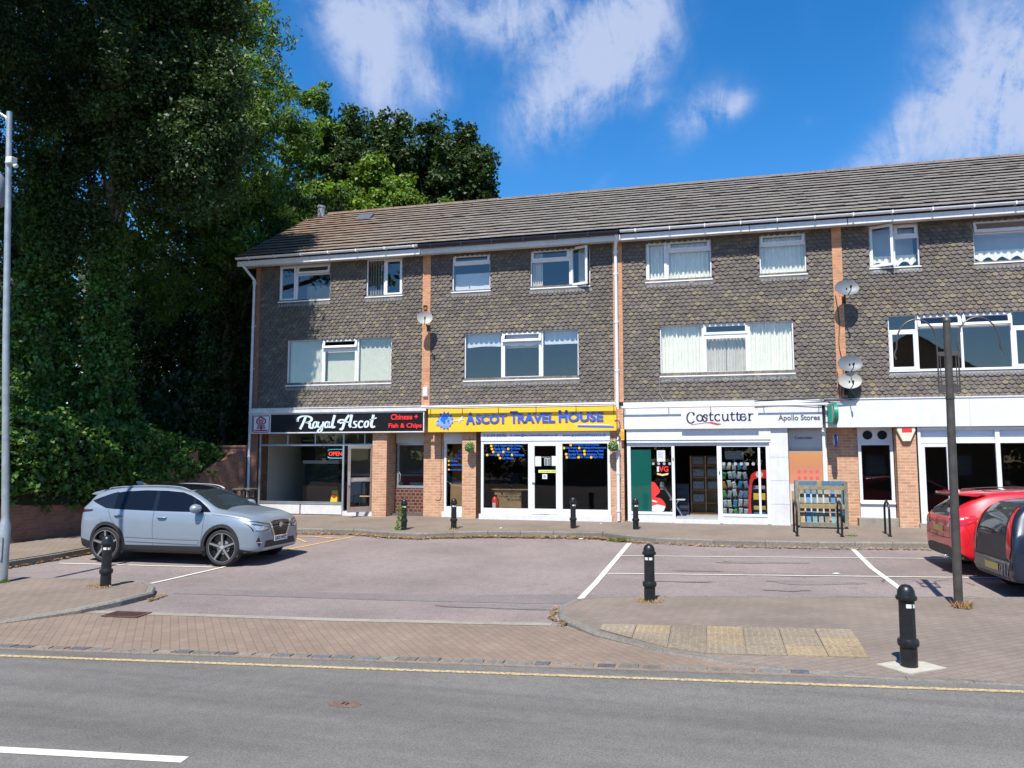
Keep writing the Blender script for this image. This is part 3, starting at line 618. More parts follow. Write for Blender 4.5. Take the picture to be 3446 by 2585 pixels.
window('r2a', [(.78, 1.38, 6.55, 7.70, 's'), (1.38, 2.55, 6.55, 7.38, F_), (1.38, 2.55, 7.38, 7.70, 't')], lambda fo, a, b, c, d, y: curtain(1.5, 2.5, c + .05, 7.1, y + .3, room_m, fo, .01, .3))
window('r2b', [(3.75, 4.34, 6.55, 7.70, F_), (4.34, 4.93, 6.55, 7.70, 's')], lambda fo, a, b, c, d, y: strips(fo, a, 4.3, c, d, y))
window('r1', [(1.13, 2.33, 3.92, 5.33, F_), (2.33, 3.50, 3.92, 5.02, 's'), (2.33, 3.50, 5.02, 5.33, 't'), (3.50, 4.61, 3.92, 5.33, F_)], r1)
window('t2a', [(6.50, 7.67, 6.55, 7.38, F_), (6.50, 7.67, 7.38, 7.68, 's')], lambda fo, a, b, c, d, y: curtain(a + .05, b - .05, c + .05, 7.12, y + .02, rollb, fo, .004, .5))
def t2b(fo, a, b, c, d, y): curtain(a + .04, a + .33, c + .03, d - .03, y + .02, curt_b, fo, .02, .07); curtain(b - .36, b - .1, c + .03, d - .03, y + .05, curt_b, fo, .02, .07)
window('t2b', [(8.87, 10.02, 6.53, 7.32, F_), (8.87, 10.02, 7.32, 7.68, 's'), (10.02, 10.60, 6.53, 7.68, 'l')], t2b)
def t1(fo, a, b, c, d, y):
    curtain(a + .05, 7.95, d - .42, d, y, rollb, fo, .003, .5, .03, 'blind'); curtain(8.1, 9.1, 4.85, d, y + .02, rollb, fo, .003, .5, 0, 'blind'); curtain(9.25, b - .05, d - .40, d, y, rollb, fo, .003, .5, 0, 'blind')
window('t1', [(6.89, 8.02, 3.92, 5.32, F_), (8.02, 9.20, 3.92, 5.0, 's'), (8.02, 9.20, 5.0, 5.32, 't'), (9.20, 10.25, 3.92, 5.32, F_)], t1)
window('c2a', [(12.15, 12.74, 6.53, 7.67, 's'), (12.74, 13.91, 6.53, 7.36, F_), (12.74, 13.91, 7.36, 7.67, 's')], d_lace)
window('c2b', [(15.16, 16.33, 6.53, 7.36, F_), (15.16, 16.33, 7.36, 7.67, 's')], d_lace)
def c1(fo, a, b, c, d, y):
    curtain(a + .03, 13.62, c + .03, d, y, lace, fo, .022, .10); curtain(13.66, 14.235, c + .04, d - .35, y + .03, curt_b, fo, .022, .09); curtain(14.25, 14.8, c + .1, d - .35, y + .03, curt_b, fo, .022, .09); curtain(14.85, b - .03, c + .03, d, y, lace, fo, .022, .10)
window('c1', [(12.50, 13.64, 3.91, 5.32, F_), (13.64, 14.83, 3.91, 4.98, 's'), (13.64, 14.83, 4.98, 5.32, 's'), (14.83, 15.95, 3.91, 5.32, F_)], c1)
def n2(fo, a, b, c, d, y): curtain(a + .05, b - .05, c + .05, c + .34, y, lace, fo, .015, .16, .12); curtain(a + .04, b - .04, c + .3, d, y + .3, rollb, fo, .006, .5, 0, 'blind')
window('n2a', [(17.87, 18.46, 6.57, 7.69, 'l'), (18.46, 19.05, 6.57, 7.34, F_), (18.46, 19.05, 7.34, 7.69, 's')], n2)
window('n2b', [(20.28, 22.05, 6.55, 7.32, F_), (20.28, 22.05, 7.32, 7.67, 't')], n2)
window('n1', [(18.23, 18.90, 3.90, 4.92, 's'), (18.23, 18.90, 4.92, 5.33, F_), (18.90, 19.92, 3.90, 4.98, F_), (18.90, 19.92, 4.98, 5.33, 't'), (19.92, 21.03, 3.90, 4.98, F_), (19.92, 21.03, 4.98, 5.33, 't'), (21.03, 21.70, 3.90, 4.92, 's'), (21.03, 21.70, 4.92, 5.33, F_)])
window('e2a', [(23.6, 25.3, 6.55, 7.68, F_)]); window('e1', [(24.0, 27.4, 3.92, 5.32, F_)])
# ---------------------------------------------------------------- ground floor
def fx(X, y): return 13.8 + (X - 13.8) * (1 + y / 21.3)
def fz(Z, y): return 1.74 + (Z - 1.74) * (1 + y / 21.3)
mb = MB(); mb.box(.0, XR, -.02, .22, 3.03, 3.2); mb.build('lead_ledge', lead_m, B)
# brickwork between the shop windows (y0 front, y1 back)
for a, b, yf, yb, m_ in [(-.02, .24, -.10, .6, brick_dk), (4.13, 4.58, -.20, .55, brick), (5.60, 6.22, .15, .5, brick), (6.90, 7.31, -.20, .4, brick), (11.06, 11.50, -.22, .4, brick),
                     (16.66, 17.42, .15, .4, brick), (18.26, 18.71, -.22, .4, brick), (22.2, 22.9, .1, .4, brick), (22.9, XR, .1, .3, brick)]:
    mb = MB(); mb.box(a, b, yf, yb, -.14, 3.03); mb.build('brick_pier', m_, B)
mb = MB(); mb.box(.2, XR - .2, .2, 5.3, -.02, .06); mb.build('shop_floor', floor_d, B)
mb = MB(); mb.box(.2, XR - .2, .25, 5.3, 2.72, 2.8); mb.build('shop_ceiling', room_m, B)
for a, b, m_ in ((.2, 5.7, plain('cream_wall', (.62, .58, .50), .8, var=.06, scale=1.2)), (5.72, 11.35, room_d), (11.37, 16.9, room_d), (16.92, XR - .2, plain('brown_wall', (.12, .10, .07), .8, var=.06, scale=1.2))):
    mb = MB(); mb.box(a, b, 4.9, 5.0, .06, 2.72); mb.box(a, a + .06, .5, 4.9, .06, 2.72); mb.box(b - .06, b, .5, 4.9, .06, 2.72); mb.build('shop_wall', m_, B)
def pane(x0, x1, z0, z1, y, parent, g=None, nm='pane'):
    mb = MB(); mb.add([(x0, y, z0), (x1, y, z0), (x1, y, z1), (x0, y, z1)], [(0, 1, 2, 3)]); return mb.build(nm, g or glass_sh, parent)
# ---- first shop: takeaway
y = -.12; mb = MB(); X = lambda v: fx(v, y)
zs0, zt, zl = .31, 2.45, 2.075
for xv in (.24, 3.06, 4.08): mb.box(X(xv), X(xv) + .055, y, y + .06, -.02, zt)
for a, b in ((.295, 3.06), (3.115, 4.08)):
    mb.box(X(a), X(b), y + .004, y + .056, zl - .02, zl + .04); mb.box(X(a), X(b), y + .004, y + .056, zt - .03, zt)
mb.box(X(.295), X(3.06), y + .004, y + .056, zs0, zs0 + .06); mb.box(X(.295), X(3.06), y - .004, y + .09, zs0 + .06, zs0 + .075)
for xv in (1.19, 2.12): mb.box(X(xv), X(xv) + .04, y + .006, y + .05, zl + .04, zt - .03)
mb.box(X(3.76), X(3.76) + .03, y + .006, y + .05, zl + .04, zt - .03)
sf = mb.build('shop_front', alu, B, bevel=.004)
mb = MB(); mb.box(X(.295), X(1.66), y + .02, y + .06, .02, zs0 - .004); mb.box(X(1.70), X(3.06), y + .02, y + .06, .02, zs0 - .004); mb.box(X(3.1), X(4.08), y - .01, y + .3, -.05, .12); mb.build('stall_riser', cream, sf)
pane(X(.295), X(3.06), zs0 + .07, zl - .02, y + .03, sf, glass_clear); pane(X(.295), X(4.08), zl + .04, zt - .03, y + .03, sf, glass_clear)
# open aluminium door swung inwards
dr = thing('door', None, None, (X(4.06), y + .05, .12)); dr.parent = B; dr.rotation_euler = (0, 0, R(-38)); dr.name = 'shop_door'
# (door is a mesh part: frame with pane and push plate)
bpy.data.objects.remove(dr)
def door_mesh(hx, hy, ang, wd, z0, z1, mat, t=.09, kick=.16, mid=None):
    mb = MB(); bars(mb, -wd, 0, z0, z1, t, 0, .045); mb.box(-wd + t, -t, .002, .043, z0 + t, z0 + kick)
    if mid: mb.box(-wd + t, -t, .001, .044, mid, mid + .12)
    M = Matrix.Translation((hx, hy, 0)) @ Matrix.Rotation(R(ang), 4, 'Z'); mb.v = [tuple(M @ Vector(v)) for v in mb.v]
    d = mb.build('door', mat, B, bevel=.004); g = MB(); g.add([(-wd + t, .02, z0 + kick), (-t, .02, z0 + kick), (-t, .02, z1 - t), (-wd + t, .02, z1 - t)], [(0, 1, 2, 3)]); g.v = [tuple(M @ Vector(v)) for v in g.v]
    g.build('pane', glass_clear, d); return d, M
pinkal = plain('pinkish_aluminium', (.40, .31, .28), .4, .4)
d1, M1 = door_mesh(X(4.04), y + .06, 52, .80, .13, zl - .03, pinkal, .08, .15, 1.0)
mb = MB(); mb.box(-.62, -.25, -.05, -.002, 1.02, 1.10); mb.box(-.80, -.74, -.03, -.001, .9, 1.3); mb.v = [tuple(M1 @ Vector(v)) for v in mb.v]; mb.build('handle', greyp, d1)
# second, narrow door with brown wall tiles under a window
mb = MB(); y2 = .42; a, b = 4.62, 5.60
mb.box(a, b, y2 - .02, y2 + .1, 2.13, 3.0); mb.build('blank_panel', cream, B)
mb = MB(); bars(mb, a + .03, b, .80, 2.13, .06, y2, y2 + .06); mb.box(a + .03, b, y2 - .01, y2 + .07, .80, .87); w2 = mb.build('window', alu, B, bevel=.004); pane(a + .08, b - .05, .86, 2.08, y2 + .03, w2, glass_clear)
mb = MB(); mb.tube([(4.70, y2 - .02, .95), (4.78, y2 - .08, 1.0), (4.80, y2 - .08, 1.2), (4.72, y2 - .02, 1.28)], .012, 8); mb.build('handle', alu, w2)
wt = brick_mat('brown_wall_tile', (.085, .028, .022), (.14, .055, .04), (.26, .17, .13), .14, .095, .012)
mb = MB(); mb.box(a, b, y2 + .0, y2 + .1, .0, .80); mb.build('stall_riser', wt, B)
# ---- second shop: travel agent
def white_unit(x0, x1, z0, z1, y, muls, base, tz=None, name='shop_front', th=.075):
    mb = MB(); bars(mb, x0, x1, z0, z1, th, y, y + .07)
    for m_ in muls: mb.box(m_ - .055, m_ + .055, y + .001, y + .071, z0 + th, z1 - th)
    o = mb.build(name, white, B, bevel=.005)
    if base: mb = MB(); mb.box(x0 - .05, x1 + .03, y - .04, y + .2, -.06, z0 - .004); mb.build('plinth', white_p, o, bevel=.006)
    return o
tn = white_unit(6.24, 6.95, .14, 2.18, .12, [], True); pane(6.31, 6.88, .28, 2.12, .15, tn)
mb = MB(); mb.box(6.24, 6.95, .10, .2, 2.18, 2.6); mb.build('panel', white, tn); mb = MB(); mb.box(6.315, 6.875, .125, .18, .2, .30); mb.build('panel', white, tn)
y = -.25; X = lambda v: fx(v, y)
tw = white_unit(X(7.40), X(11.10), .135, 2.165, y, [X(8.84), X(9.71)], True)
for a, b in ((7.47, 8.79), (9.77, 11.03)): pane(X(a), X(b), .30, 2.11, y + .03, tw)
for a, b in ((7.48, 8.78), (9.77, 11.03)): mb = MB(); mb.box(X(a), X(b), y + .003, y + .06, .21, .30); mb.build('panel', white, tw)
mb = MB(); mb.box(X(7.40), X(11.10), y - .015, y + .1, 2.17, 2.46); mb.build('panel', sign_w, tw)
mb = MB(); bars(mb, X(8.90), X(9.655), .15, 2.10, .07, y - .012, y + .05); mb.box(X(8.965), X(9.59), y - .010, y + .048, .22, .30); td = mb.build('door', white, B, bevel=.004); pane(X(8.965), X(9.59), .30, 2.03, y + .02, td)
mb = MB(); mb.box(X(8.90), X(8.90) + .09, y - .06, y - .013, 1.02, 1.27); mb.box(X(9.13), X(9.36), y - .022, y - .013, .165, .185); mb.build('handle', white_p, td, bevel=.01)
ty = y - .019
for i, (s_, a, b) in enumerate([('T: 01344 890400', 7.47, 8.16), ('E: sales@ascottravelhouse.co.uk', 8.28, 9.65), ('www.ascottravelhouse.co.uk', 9.78, 11.0)]):
    text('lettering', s_, X(a), X(b), 2.285, 2.365, ty + .003, blue_s, tw, .006)
gy = y + .022
def glass_text(rows, parent):
    for s_, a, b, z in rows:
        o = text('lettering', s_, X(a), X(b), z, z + .072, gy, blue_g, parent, .022, depth=.003)
blue_g = plain('window_lettering_blue', (.015, .13, .62), .4, var=.02); dot_y = plain('window_dot_yellow', (.85, .42, .02), .4, var=.02)
mb = MB()
def dotp(x, z): mb.lathe([(.036, -.004), (.036, 0)], (X(x), gy, z + .035), 'y', 14)
TZ = [2.00, 1.915, 1.83, 1.745, 1.66]
rows = [('USA & Canada Family Holidays', 7.76, 8.60, TZ[0]), ('Florida Villas', 7.78, 8.13, TZ[1]), ('Fly Drives', 8.26, 8.55, TZ[1]), ('Hotels', 7.82, 8.02, TZ[2]), ('Multi-Centres', 8.12, 8.50, TZ[2]),
        ('Touring', 7.64, 7.86, TZ[3]), ('City Tours', 7.97, 8.24, TZ[3]), ('Motorhomes', 8.37, 8.67, TZ[3]), ('Car Rentals', 8.02, 8.36, TZ[4])]
glass_text(rows, tw)
for xx, zz in [(7.70, 0), (7.72, 1), (8.20, 1), (7.76, 2), (8.06, 2), (7.58, 3), (7.91, 3), (8.31, 3), (7.96, 4)]: dotp(xx, TZ[zz])
T2 = [2.02, 1.935, 1.85, 1.765, 1.68]
glass_text([('Worldwide Family Holidays', 10.05, 10.80, T2[0]), ('City Breaks', 9.86, 10.18, T2[1]), ('Weddings & Honeymoons', 10.29, 10.99, T2[1]), ('Family Beach', 9.94, 10.31, T2[2]), ('Luxury Long Haul', 10.43, 10.91, T2[2]),
            ('Escorted Tours', 9.92, 10.33, T2[3]), ('Adventure Travel', 10.44, 10.91, T2[3]), ('Cruises', 9.94, 10.16, T2[4]), ('Ski Trips', 10.27, 10.51, T2[4]), ('Flight Only', 10.62, 10.91, T2[4])], tw)
for xx, zz in [(10.0, 0), (9.81, 1), (10.24, 1), (10.38, 2), (9.87, 3), (10.39, 3), (9.89, 4), (10.22, 4), (10.57, 4)]: dotp(xx, T2[zz])
mb.build('lettering_dots', dot_y, tw)
mb = MB()
for i, (s_, a, b, z) in enumerate([('Travel', 6.66, 6.80, 1.86), ('Hotels', 6.62, 6.78, 1.76), ('Car Hire', 6.52, 6.74, 1.66), ('Flights', 6.44, 6.64, 1.57), ('Special Deals', 6.43, 6.86, 1.46), ('Every need under the', 6.36, 6.87, 1.32)]):
    text('lettering', s_, a, b, z, z + .065, .135, blue_g, tn, .02, depth=.003)
    if i > 2: mb.lathe([(.028, -.004), (.028, 0)], (6.385, .135, z + .035), 'y', 12)
mb.build('lettering_dots', dot_y, tn)
# notices on the travel agent's door
mb = MB(); dy = y + .012
mb.box(X(8.985), X(9.16), dy, dy + .005, 1.47, 1.74); mb.box(X(9.46), X(9.64), dy, dy + .005, 1.48, 1.75); mb.box(X(9.17), X(9.24), dy, dy + .005, .0, .0); mb.build('notice', sign_w, td)
mb = MB(); mb.box(X(9.25), X(9.42), dy, dy + .005, 1.49, 1.69); no = mb.build('notice', plain('notice_grey', (.45, .55, .52), .5), td)
mb = MB()
for k in range(7): mb.box(X(9.262), X(9.335), dy - .002, dy - .0005, 1.50 + k * .026, 1.516 + k * .026); mb.box(X(9.35), X(9.41), dy - .002, dy - .0005, 1.50 + k * .026, 1.516 + k * .026)
mb.build('notice_print', black, td)
text('lettering', 'Opening Times', X(9.19), X(9.43), 1.705, 1.735, dy, sign_w, td, .01, depth=.002)
mb = MB(); mb.box(X(9.08), X(9.63), dy - .001, dy + .004, 1.29, 1.365); mb.build('notice', plain('notice_yellow', (.70, .72, .20), .5), td, label='yellow warning strip across the door glass'); text('lettering', 'CAUTION MIND THE STEP', X(9.13), X(9.59), 1.315, 1.342, dy - .001, black, td, .01, depth=.002)
mb = MB(); mb.box(X(9.19), X(9.33), dy, dy + .004, 1.12, 1.25); mb.build('notice', sign_w, td); mb = MB(); mb.box(X(9.225), X(9.27), dy - .002, dy - .0003, 1.16, 1.225); mb.build('notice_print', lblue, td); mb = MB(); mb.box(X(9.27), X(9.30), dy - .002, dy - .0003, 1.16, 1.19); mb.build('notice_print', red_s, td)
# ---- third shop: convenience store
y = -.22; X = lambda v: fx(v, y)
mb = MB(); mb.box(X(11.56), X(15.30), -.30, .2, 2.17, 3.0); mb.box(X(11.56), X(15.30), y - .06, y + .1, 2.10, 2.165); 
for a, b in ((11.56, 11.655), (12.75, 12.83), (13.93, 14.05), (15.17, 15.30)): mb.box(X(a), X(b), y, y + .09, .0, 2.10)
mb.box(X(11.655), X(12.75), y + .002, y + .085, 2.0, 2.10); mb.box(X(14.05), X(15.17), y + .002, y + .085, 1.99, 2.10); mb.box(X(12.83), X(13.93), y + .02, y + .085, 2.02, 2.10)
mb.box(X(11.655), X(12.75), y - .003, y + .10, .20, .27); mb.box(X(14.05), X(15.17), y - .003, y + .10, .18, .25); mb.box(X(14.97), X(15.03), y + .02, y + .07, .25, 1.99)
cs = mb.build('shop_front', white, B, bevel=.005)
mb = MB(); mb.box(X(11.655), X(12.75), y + .01, y + .12, -.06, .197); mb.box(X(14.05), X(15.17), y + .01, y + .12, -.06, .177); mb.box(X(12.78), X(13.97), y - .06, y + .1, -.06, .08); mb.build('stall_riser', white_p, cs)
mb = MB(); mb.box(X(12.83), X(13.93), y + .1, y + .9, .05, .14); mb.build('door_step', greyp, cs)
pane(X(11.655), X(12.75), .27, 2.0, y + .05, cs); pane(X(14.05), X(15.17), .25, 1.99, y + .05, cs)
mb = MB(); mb.box(X(11.66), X(12.20), y + .06, y + .075, .27, 1.92); mb.build('window_board', greenp, cs, label='plain green board filling part of the shop window')
mb = MB(); cy = y + .04
for k in range(4): mb.lathe([(.038, -.003), (.038, 0)], (X(12.26 + k * .145), cy, 1.545), 'y', 14)
for k in range(7): mb.lathe([(.042, -.003), (.042, 0)], (X(14.10 + k * .15), cy, 1.545), 'y', 14)
mb.build('manifestation_dots', greyp, cs)
mb = MB(); mb.box(X(12.36), X(12.58), cy - .004, cy, 1.60, 1.90); mb.build('notice', sign_w, cs); mb = MB()
for k in range(8): mb.box(X(12.39), X(12.39) + (.10, .16, .13, .15)[k % 4], cy - .006, cy - .0045, 1.86 - k * .022, 1.868 - k * .022)
mb.build('notice_print', greyp, cs)
text('lettering', 'I', X(12.355), X(12.41), 1.33, 1.47, cy, sign_w, cs, .03); text('lettering', 'VG', X(12.41), X(12.66), 1.33, 1.48, cy, red_s, cs, .03)
mb = MB(); mb.add([(X(12.35), cy - .004, 1.30), (X(12.5), cy - .004, 1.27), (X(12.66), cy - .004, 1.30), (X(12.65), cy - .004, 1.25), (X(12.5), cy - .004, 1.22), (X(12.36), cy - .004, 1.25)], [(0, 1, 4, 5), (1, 2, 3, 4)]); mb.build('lettering_ribbon', plain('ribbon_cream', (.7, .52, .22), .5), cs)
for k in range(5): pass
# big red painted lips on the window
mb = MB(); up = spline([(12.205, 1.06), (12.28, 1.05), (12.38, .92), (12.42, .80), (12.33, .70), (12.30, .66), (12.45, .62), (12.55, .50), (12.57, .44), (12.50, .42), (12.205, .44)], 5)
mb.prism([(X(a), b) for a, b in up], cy - .004, cy); mb.build('window_sticker', red_s, cs, label='large red rounded sticker at the foot of the window')
mb = MB(); lo_ = spline([(12.205, .42), (12.35, .46), (12.55, .42), (12.54, .36), (12.48, .28), (12.205, .285)], 5); mb.prism([(X(a), b) for a, b in lo_], cy - .0045, cy - .0002)
mb.prism([(X(a), b) for a, b in spline([(12.21, .58), (12.28, .57), (12.36, .53), (12.30, .52), (12.21, .55)], 4)], cy - .006, cy - .0042); mb.build('window_sticker', sign_w, cs)
mb = MB()
for xx, zz in ((12.79, 1.62), (13.99, 1.26)): mb.box(X(xx) - .012, X(xx) + .012, y - .006, y - .0005, zz, zz + .09)
mb.build('door_lock', black, cs)
# white boxed pier and copper coloured cash-machine panel
mb = MB(); mb.box(15.24, 15.70, -.27, .2, -.02, 3.0); wp = mb.build('boxed_pier', white_p, B)
for z in (1.72, 1.12, .52): mb = MB(); mb.box(15.245, 15.70, -.273, -.2695, z, z + .008); mb.build('seam', greyp, wp)
m = MT('copper_panel'); s_ = m.n('ShaderNodeSeparateXYZ'); m.l(m.tc.outputs['Object'], s_.inputs[0])
f_ = m.math('ADD', s_.outputs[2], m.math('MULTIPLY', m.math('SUBTRACT', m.noise(6, 4), .5), .12)); base_ = m.ramp(m.math('SUBTRACT', f_, 1.0), [(.0, (.62, .60, .58)), (.07, (.62, .26, .13)), (.45, (.50, .22, .11)), (.80, (.55, .24, .09)), (.90, (.34, .30, .28)), (1., (.45, .45, .45))])  # dark stop near the top paints the fascia's shadow into the panel colour
m.col(base_); m.set(.4, .15); MATS['copper'] = m.m
mb = MB(); mb.box(15.74, 16.62, .03, .2, -.05, 3.0); ap = mb.build('machine_panel', m.m, B)
mb = MB(); mb.box(16.565, 16.66, .0, .2, -.05, 3.0); mb.build('trim', white, ap)
dotr = plain('pink_dot', (.75, .10, .12), .4); mb = MB()
for r_ in range(2):
    for k in range(4): mb.lathe([(.048, -.004), (.048, 0)], (15.98 + k * .145, .029, 1.36 - r_ * .165), 'y', 14)
mb.build('panel_dots', dotr, ap)
# ---- fourth shop: empty unit
mb = MB(); mb.box(16.62, XR, -.34, .2, 2.47, 3.17); mb.box(16.60, XR, -.36, .2, 3.17, 3.20); nf = mb.build('blank_fascia', sign_w, B, label='long blank white fascia over the empty shop')
for xv in (19.9, 22.4, 25.2): mb = MB(); mb.box(xv, xv + .006, -.342, -.3395, 2.47, 3.17); mb.build('seam', greyp, nf)
mb = MB(); mb.box(17.42, 18.24, .08, .2, 2.08, 2.5); bars(mb, 17.42, 18.24, .56, 2.10, .075, .06, .14); mb.box(17.42, 18.24, .05, .2, .2, .555); mb.box(17.42, 18.24, .0, .2, .54, .58); n1_ = mb.build('shop_front', white, B, bevel=.005)
pane(17.49, 18.17, .63, 2.03, .1, n1_)
mb = MB(); mb.box(17.35, 18.3, -.1, .2, -.05, .2); mb.build('plinth', conc_m, n1_, bevel=.01)
for xv in (17.655, 18.0): mb = MB(); mb.lathe([(.115, -.012), (.09, -.02), (.085, .0)], (xv, .079, 2.28), 'y', 20); mb.build('vent', black, n1_, smooth=True)
y = -.25; X = lambda v: fx(v, y); mb = MB(); bars(mb, X(18.80), 22.25, .10, 2.46, .07, y, y + .07); mb.box(X(18.87), 22.2, y + .002, y + .068, 2.06, 2.13)
for xv in (19.57, 20.58, 21.35): mb.box(X(xv) - .05, X(xv) + .05, y + .001, y + .069, .17, 2.46 - .07)
mb.box(X(18.87), X(19.52), y - .003, y + .06, .1, .38); bars(mb, X(18.87), X(19.52), .17, 2.05, .08, y - .004, y + .055)
n2_ = mb.build('shop_front', white, B, bevel=.005); pane(X(18.95), 22.2, .36, 2.06, y + .03, n2_); mb = MB(); mb.box(X(18.87), 22.2, y + .08, y + .09, 2.13, 2.40); mb.build('roller_blind', rollb, n2_)
mb = MB(); mb.box(X(18.75), 22.3, y - .06, .2, -.05, .10); mb.build('plinth', conc_m, n2_)
# ---------------------------------------------------------------- shop signs
S1 = thing('shop_sign', 'black takeaway fascia sign with silver script name and red lettering', 'shop sign', (0, 0, 0), group='shop name signs')
y = -.33; X = lambda v: fx(v, -.3)
mb = MB(); mb.box(X(-.02), X(5.66), y, .0, 2.46, 3.02); mb.build('board', black, S1)
mb = MB(); bars(mb, X(-.06), X(5.68), 2.43, 3.04, .035, y - .02, -.0); mb.box(X(-.08), X(5.74), -.38, .02, 3.045, 3.17); mb.box(X(-.08), X(5.74), -.40, .02, 3.172, 3.20); mb.build('frame', plain('sign_frame', (.62, .62, .60), .45, var=.1), S1, bevel=.004)
# white tile with a red seal character
mb = MB(); mb.box(X(.01), X(.64), y - .025, y - .001, 2.44, 3.0); mb.build('seal_tile', plain('seal_white', (.68, .66, .70), .5), S1, bevel=.02)
g = lambda a, b: (X(.01) + (a - 75) / 195 * .62, 3.0 - (b - 72) / 190 * .56)
mb = MB(); stk = [[(88, 84), (252, 82), (258, 92), (256, 240), (248, 250), (92, 252), (86, 244), (88, 84)]]
pen(mb, stk, g, y - .026, .006, 8, 8, False); pen(mb, [[(162, 90), (150, 104), (128, 118)], [(128, 118), (122, 146), (136, 166), (200, 165), (217, 148), (212, 120), (166, 92)], [(148, 126), (190, 125), (190, 146), (148, 147), (148, 126)], [(132, 186), (212, 184)], [(172, 186), (172, 232)], [(122, 207), (218, 206)], [(102, 234), (240, 232)]], g, y - .026, .007, 15, 13, False)
mb.build('seal_character', plain('seal_red', (.30, .02, .04), .5), S1)
silver = plain('silver_letter', (.66, .74, .80), .3, .15, var=.04)
g = lambda a, b: (X(1.55) + (a - 570) / 840 * 2.57, 2.975 - (b - 58) / 190 * .53)
RA = [[(575, 128), (578, 98), (610, 74), (660, 68), (710, 80), (728, 106), (706, 130), (664, 138)], [(664, 70), (646, 120), (624, 170), (604, 208)], [(672, 138), (708, 150), (708, 186), (730, 200), (744, 186)],
      ell(766, 163, 20, 32, 0, 360, .18), [(806, 132), (796, 165), (804, 190), (828, 186), (842, 165)], [(856, 130), (848, 180), (838, 222), (816, 246), (796, 236), (812, 212), (850, 196)], ell(892, 163, 19, 32, 0, 360, .18), [(922, 132), (912, 172), (922, 194), (940, 184)], [(976, 62), (962, 115), (950, 172), (958, 196), (982, 186)],
      [(1020, 146), (1022, 124), (1050, 112), (1082, 120)], [(1128, 64), (1100, 104), (1078, 150), (1064, 198), (1048, 218), (1036, 204)], [(1156, 60), (1146, 120), (1136, 170), (1150, 194)], [(1030, 150), (1085, 138), (1146, 140)],
      [(1214, 132), (1186, 134), (1184, 154), (1204, 172), (1198, 194), (1164, 196)], [(1274, 142), (1256, 128), (1234, 146), (1230, 178), (1246, 198), (1272, 188)], ell(1312, 163, 20, 32, 0, 360, .18), [(1384, 64), (1372, 120), (1362, 172), (1374, 196), (1400, 186)], [(1346, 118), (1380, 108), (1416, 98)]]
mb = MB(); pen(mb, [st for i, st in enumerate(RA) if i in (0, 1, 2, 8, 9, 10, 11, 12, 16)], g, y - .004, .025, 27, 12); pen(mb, [st for i, st in enumerate(RA) if i not in (0, 1, 2, 8, 9, 10, 11, 12, 16)], g, y - .005, .024, 20, 9); mb.build('lettering', silver, S1, label='silver script lettering')
text('lettering', 'Chinese +', X(4.63), X(5.48), 2.80, 2.965, y - .002, red_s, S1, .022, depth=.02); text('lettering', 'Fish & Chips', X(4.56), X(5.60), 2.525, 2.70, y - .002, red_s, S1, .022, depth=.02)
# travel agent's sign: yellow, with an angled upper face and a lamp trough over it
S2 = thing('shop_sign', 'yellow travel agency fascia sign with blue capitals and a globe emblem', 'shop sign', (0, 0, 0), group='shop name signs')
x0, x1 = X(5.80), X(11.29); y = -.36
mb = MB(); mb.box(x0, x1, y, -.10, 2.43, 3.09); mb.build('board', yellow_s, S2, bevel=.008)
mb = MB(); mb.tube([(X(5.66), y - .16, 3.15), (X(11.27), y - .16, 3.16)], .032, 10)
for xx in (5.88, 6.85, 7.93, 9.03, 10.17, 11.22): mb.box(X(xx) - .01, X(xx) + .01, y - .15, y - .0, 3.13, 3.15)
mb.box(X(5.7), X(11.27), -.34, .0, 3.115, 3.19); mb.build('lamp_trough', white, S2, smooth=True)
for xx in (5.88, 6.85, 7.93, 9.03, 10.17, 11.22): mb = MB(); mb.box(X(xx) - .006, X(xx) + .006, y - .008, y - .001, 2.92 if 6 < xx < 11 else 2.85, 3.09); mb.build('bracket', plain('bracket_brown', (.25, .10, .03), .6), S2)
for s_, a, b, zb, zt_ in [('A', 6.97, 7.23, 2.65, 2.985), ('SCOT', 7.26, 8.18, 2.66, 2.92), ('T', 8.28, 8.50, 2.67, 3.0), ('RAVEL', 8.50, 9.58, 2.67, 2.94), ('H', 9.68, 9.93, 2.68, 3.01), ('OUSE', 9.95, 10.93, 2.69, 2.95)]:
    text('lettering', s_, X(a) + .014, X(b) + .014, zb - .012, zt_ - .012, y - .002, plain('letter_drop_shadow', (.42, .20, .12), .5), S2, .035, depth=.012); text('lettering', s_, X(a), X(b), zb, zt_, y - .010, blue_s, S2, .032, depth=.016)  # offset brown copy behind each letter colours in its drop shadow
mb = MB(); mb.prism([(X(10.12), 2.625), (X(11.1), 2.60), (X(11.1), 2.575), (X(10.15), 2.60)], y - .006, y - .001); mb.build('stripe', sign_w, S2); mb = MB(); mb.prism([(X(10.22), 2.58), (X(11.22), 2.555), (X(11.22), 2.515), (X(10.22), 2.54)], y - .008, y - .001); mb.build('stripe', blue_s, S2)
cx, cz = X(6.33), 2.745; mb = MB(); sp = []
for k in range(26):
    a = 2 * math.pi * k / 26; r_ = (.21, .27, .215, .30, .21, .25)[k % 6] if k % 2 else .20
    if k in (5, 7): r_ = .31
    sp.append((cx + r_ * math.cos(a), cz + r_ * math.sin(a)))
mb.prism(sp, y - .006, y - .001); em = mb.build('emblem', plain('emblem_blue', (.06, .12, .45), .5), S2)
mb = MB(); mb.lathe([(.20, -.010), (.20, -.0065)], (cx, y, cz), 'y', 28); mb.build('globe', plain('globe_blue', (.16, .36, .80), .4), em)
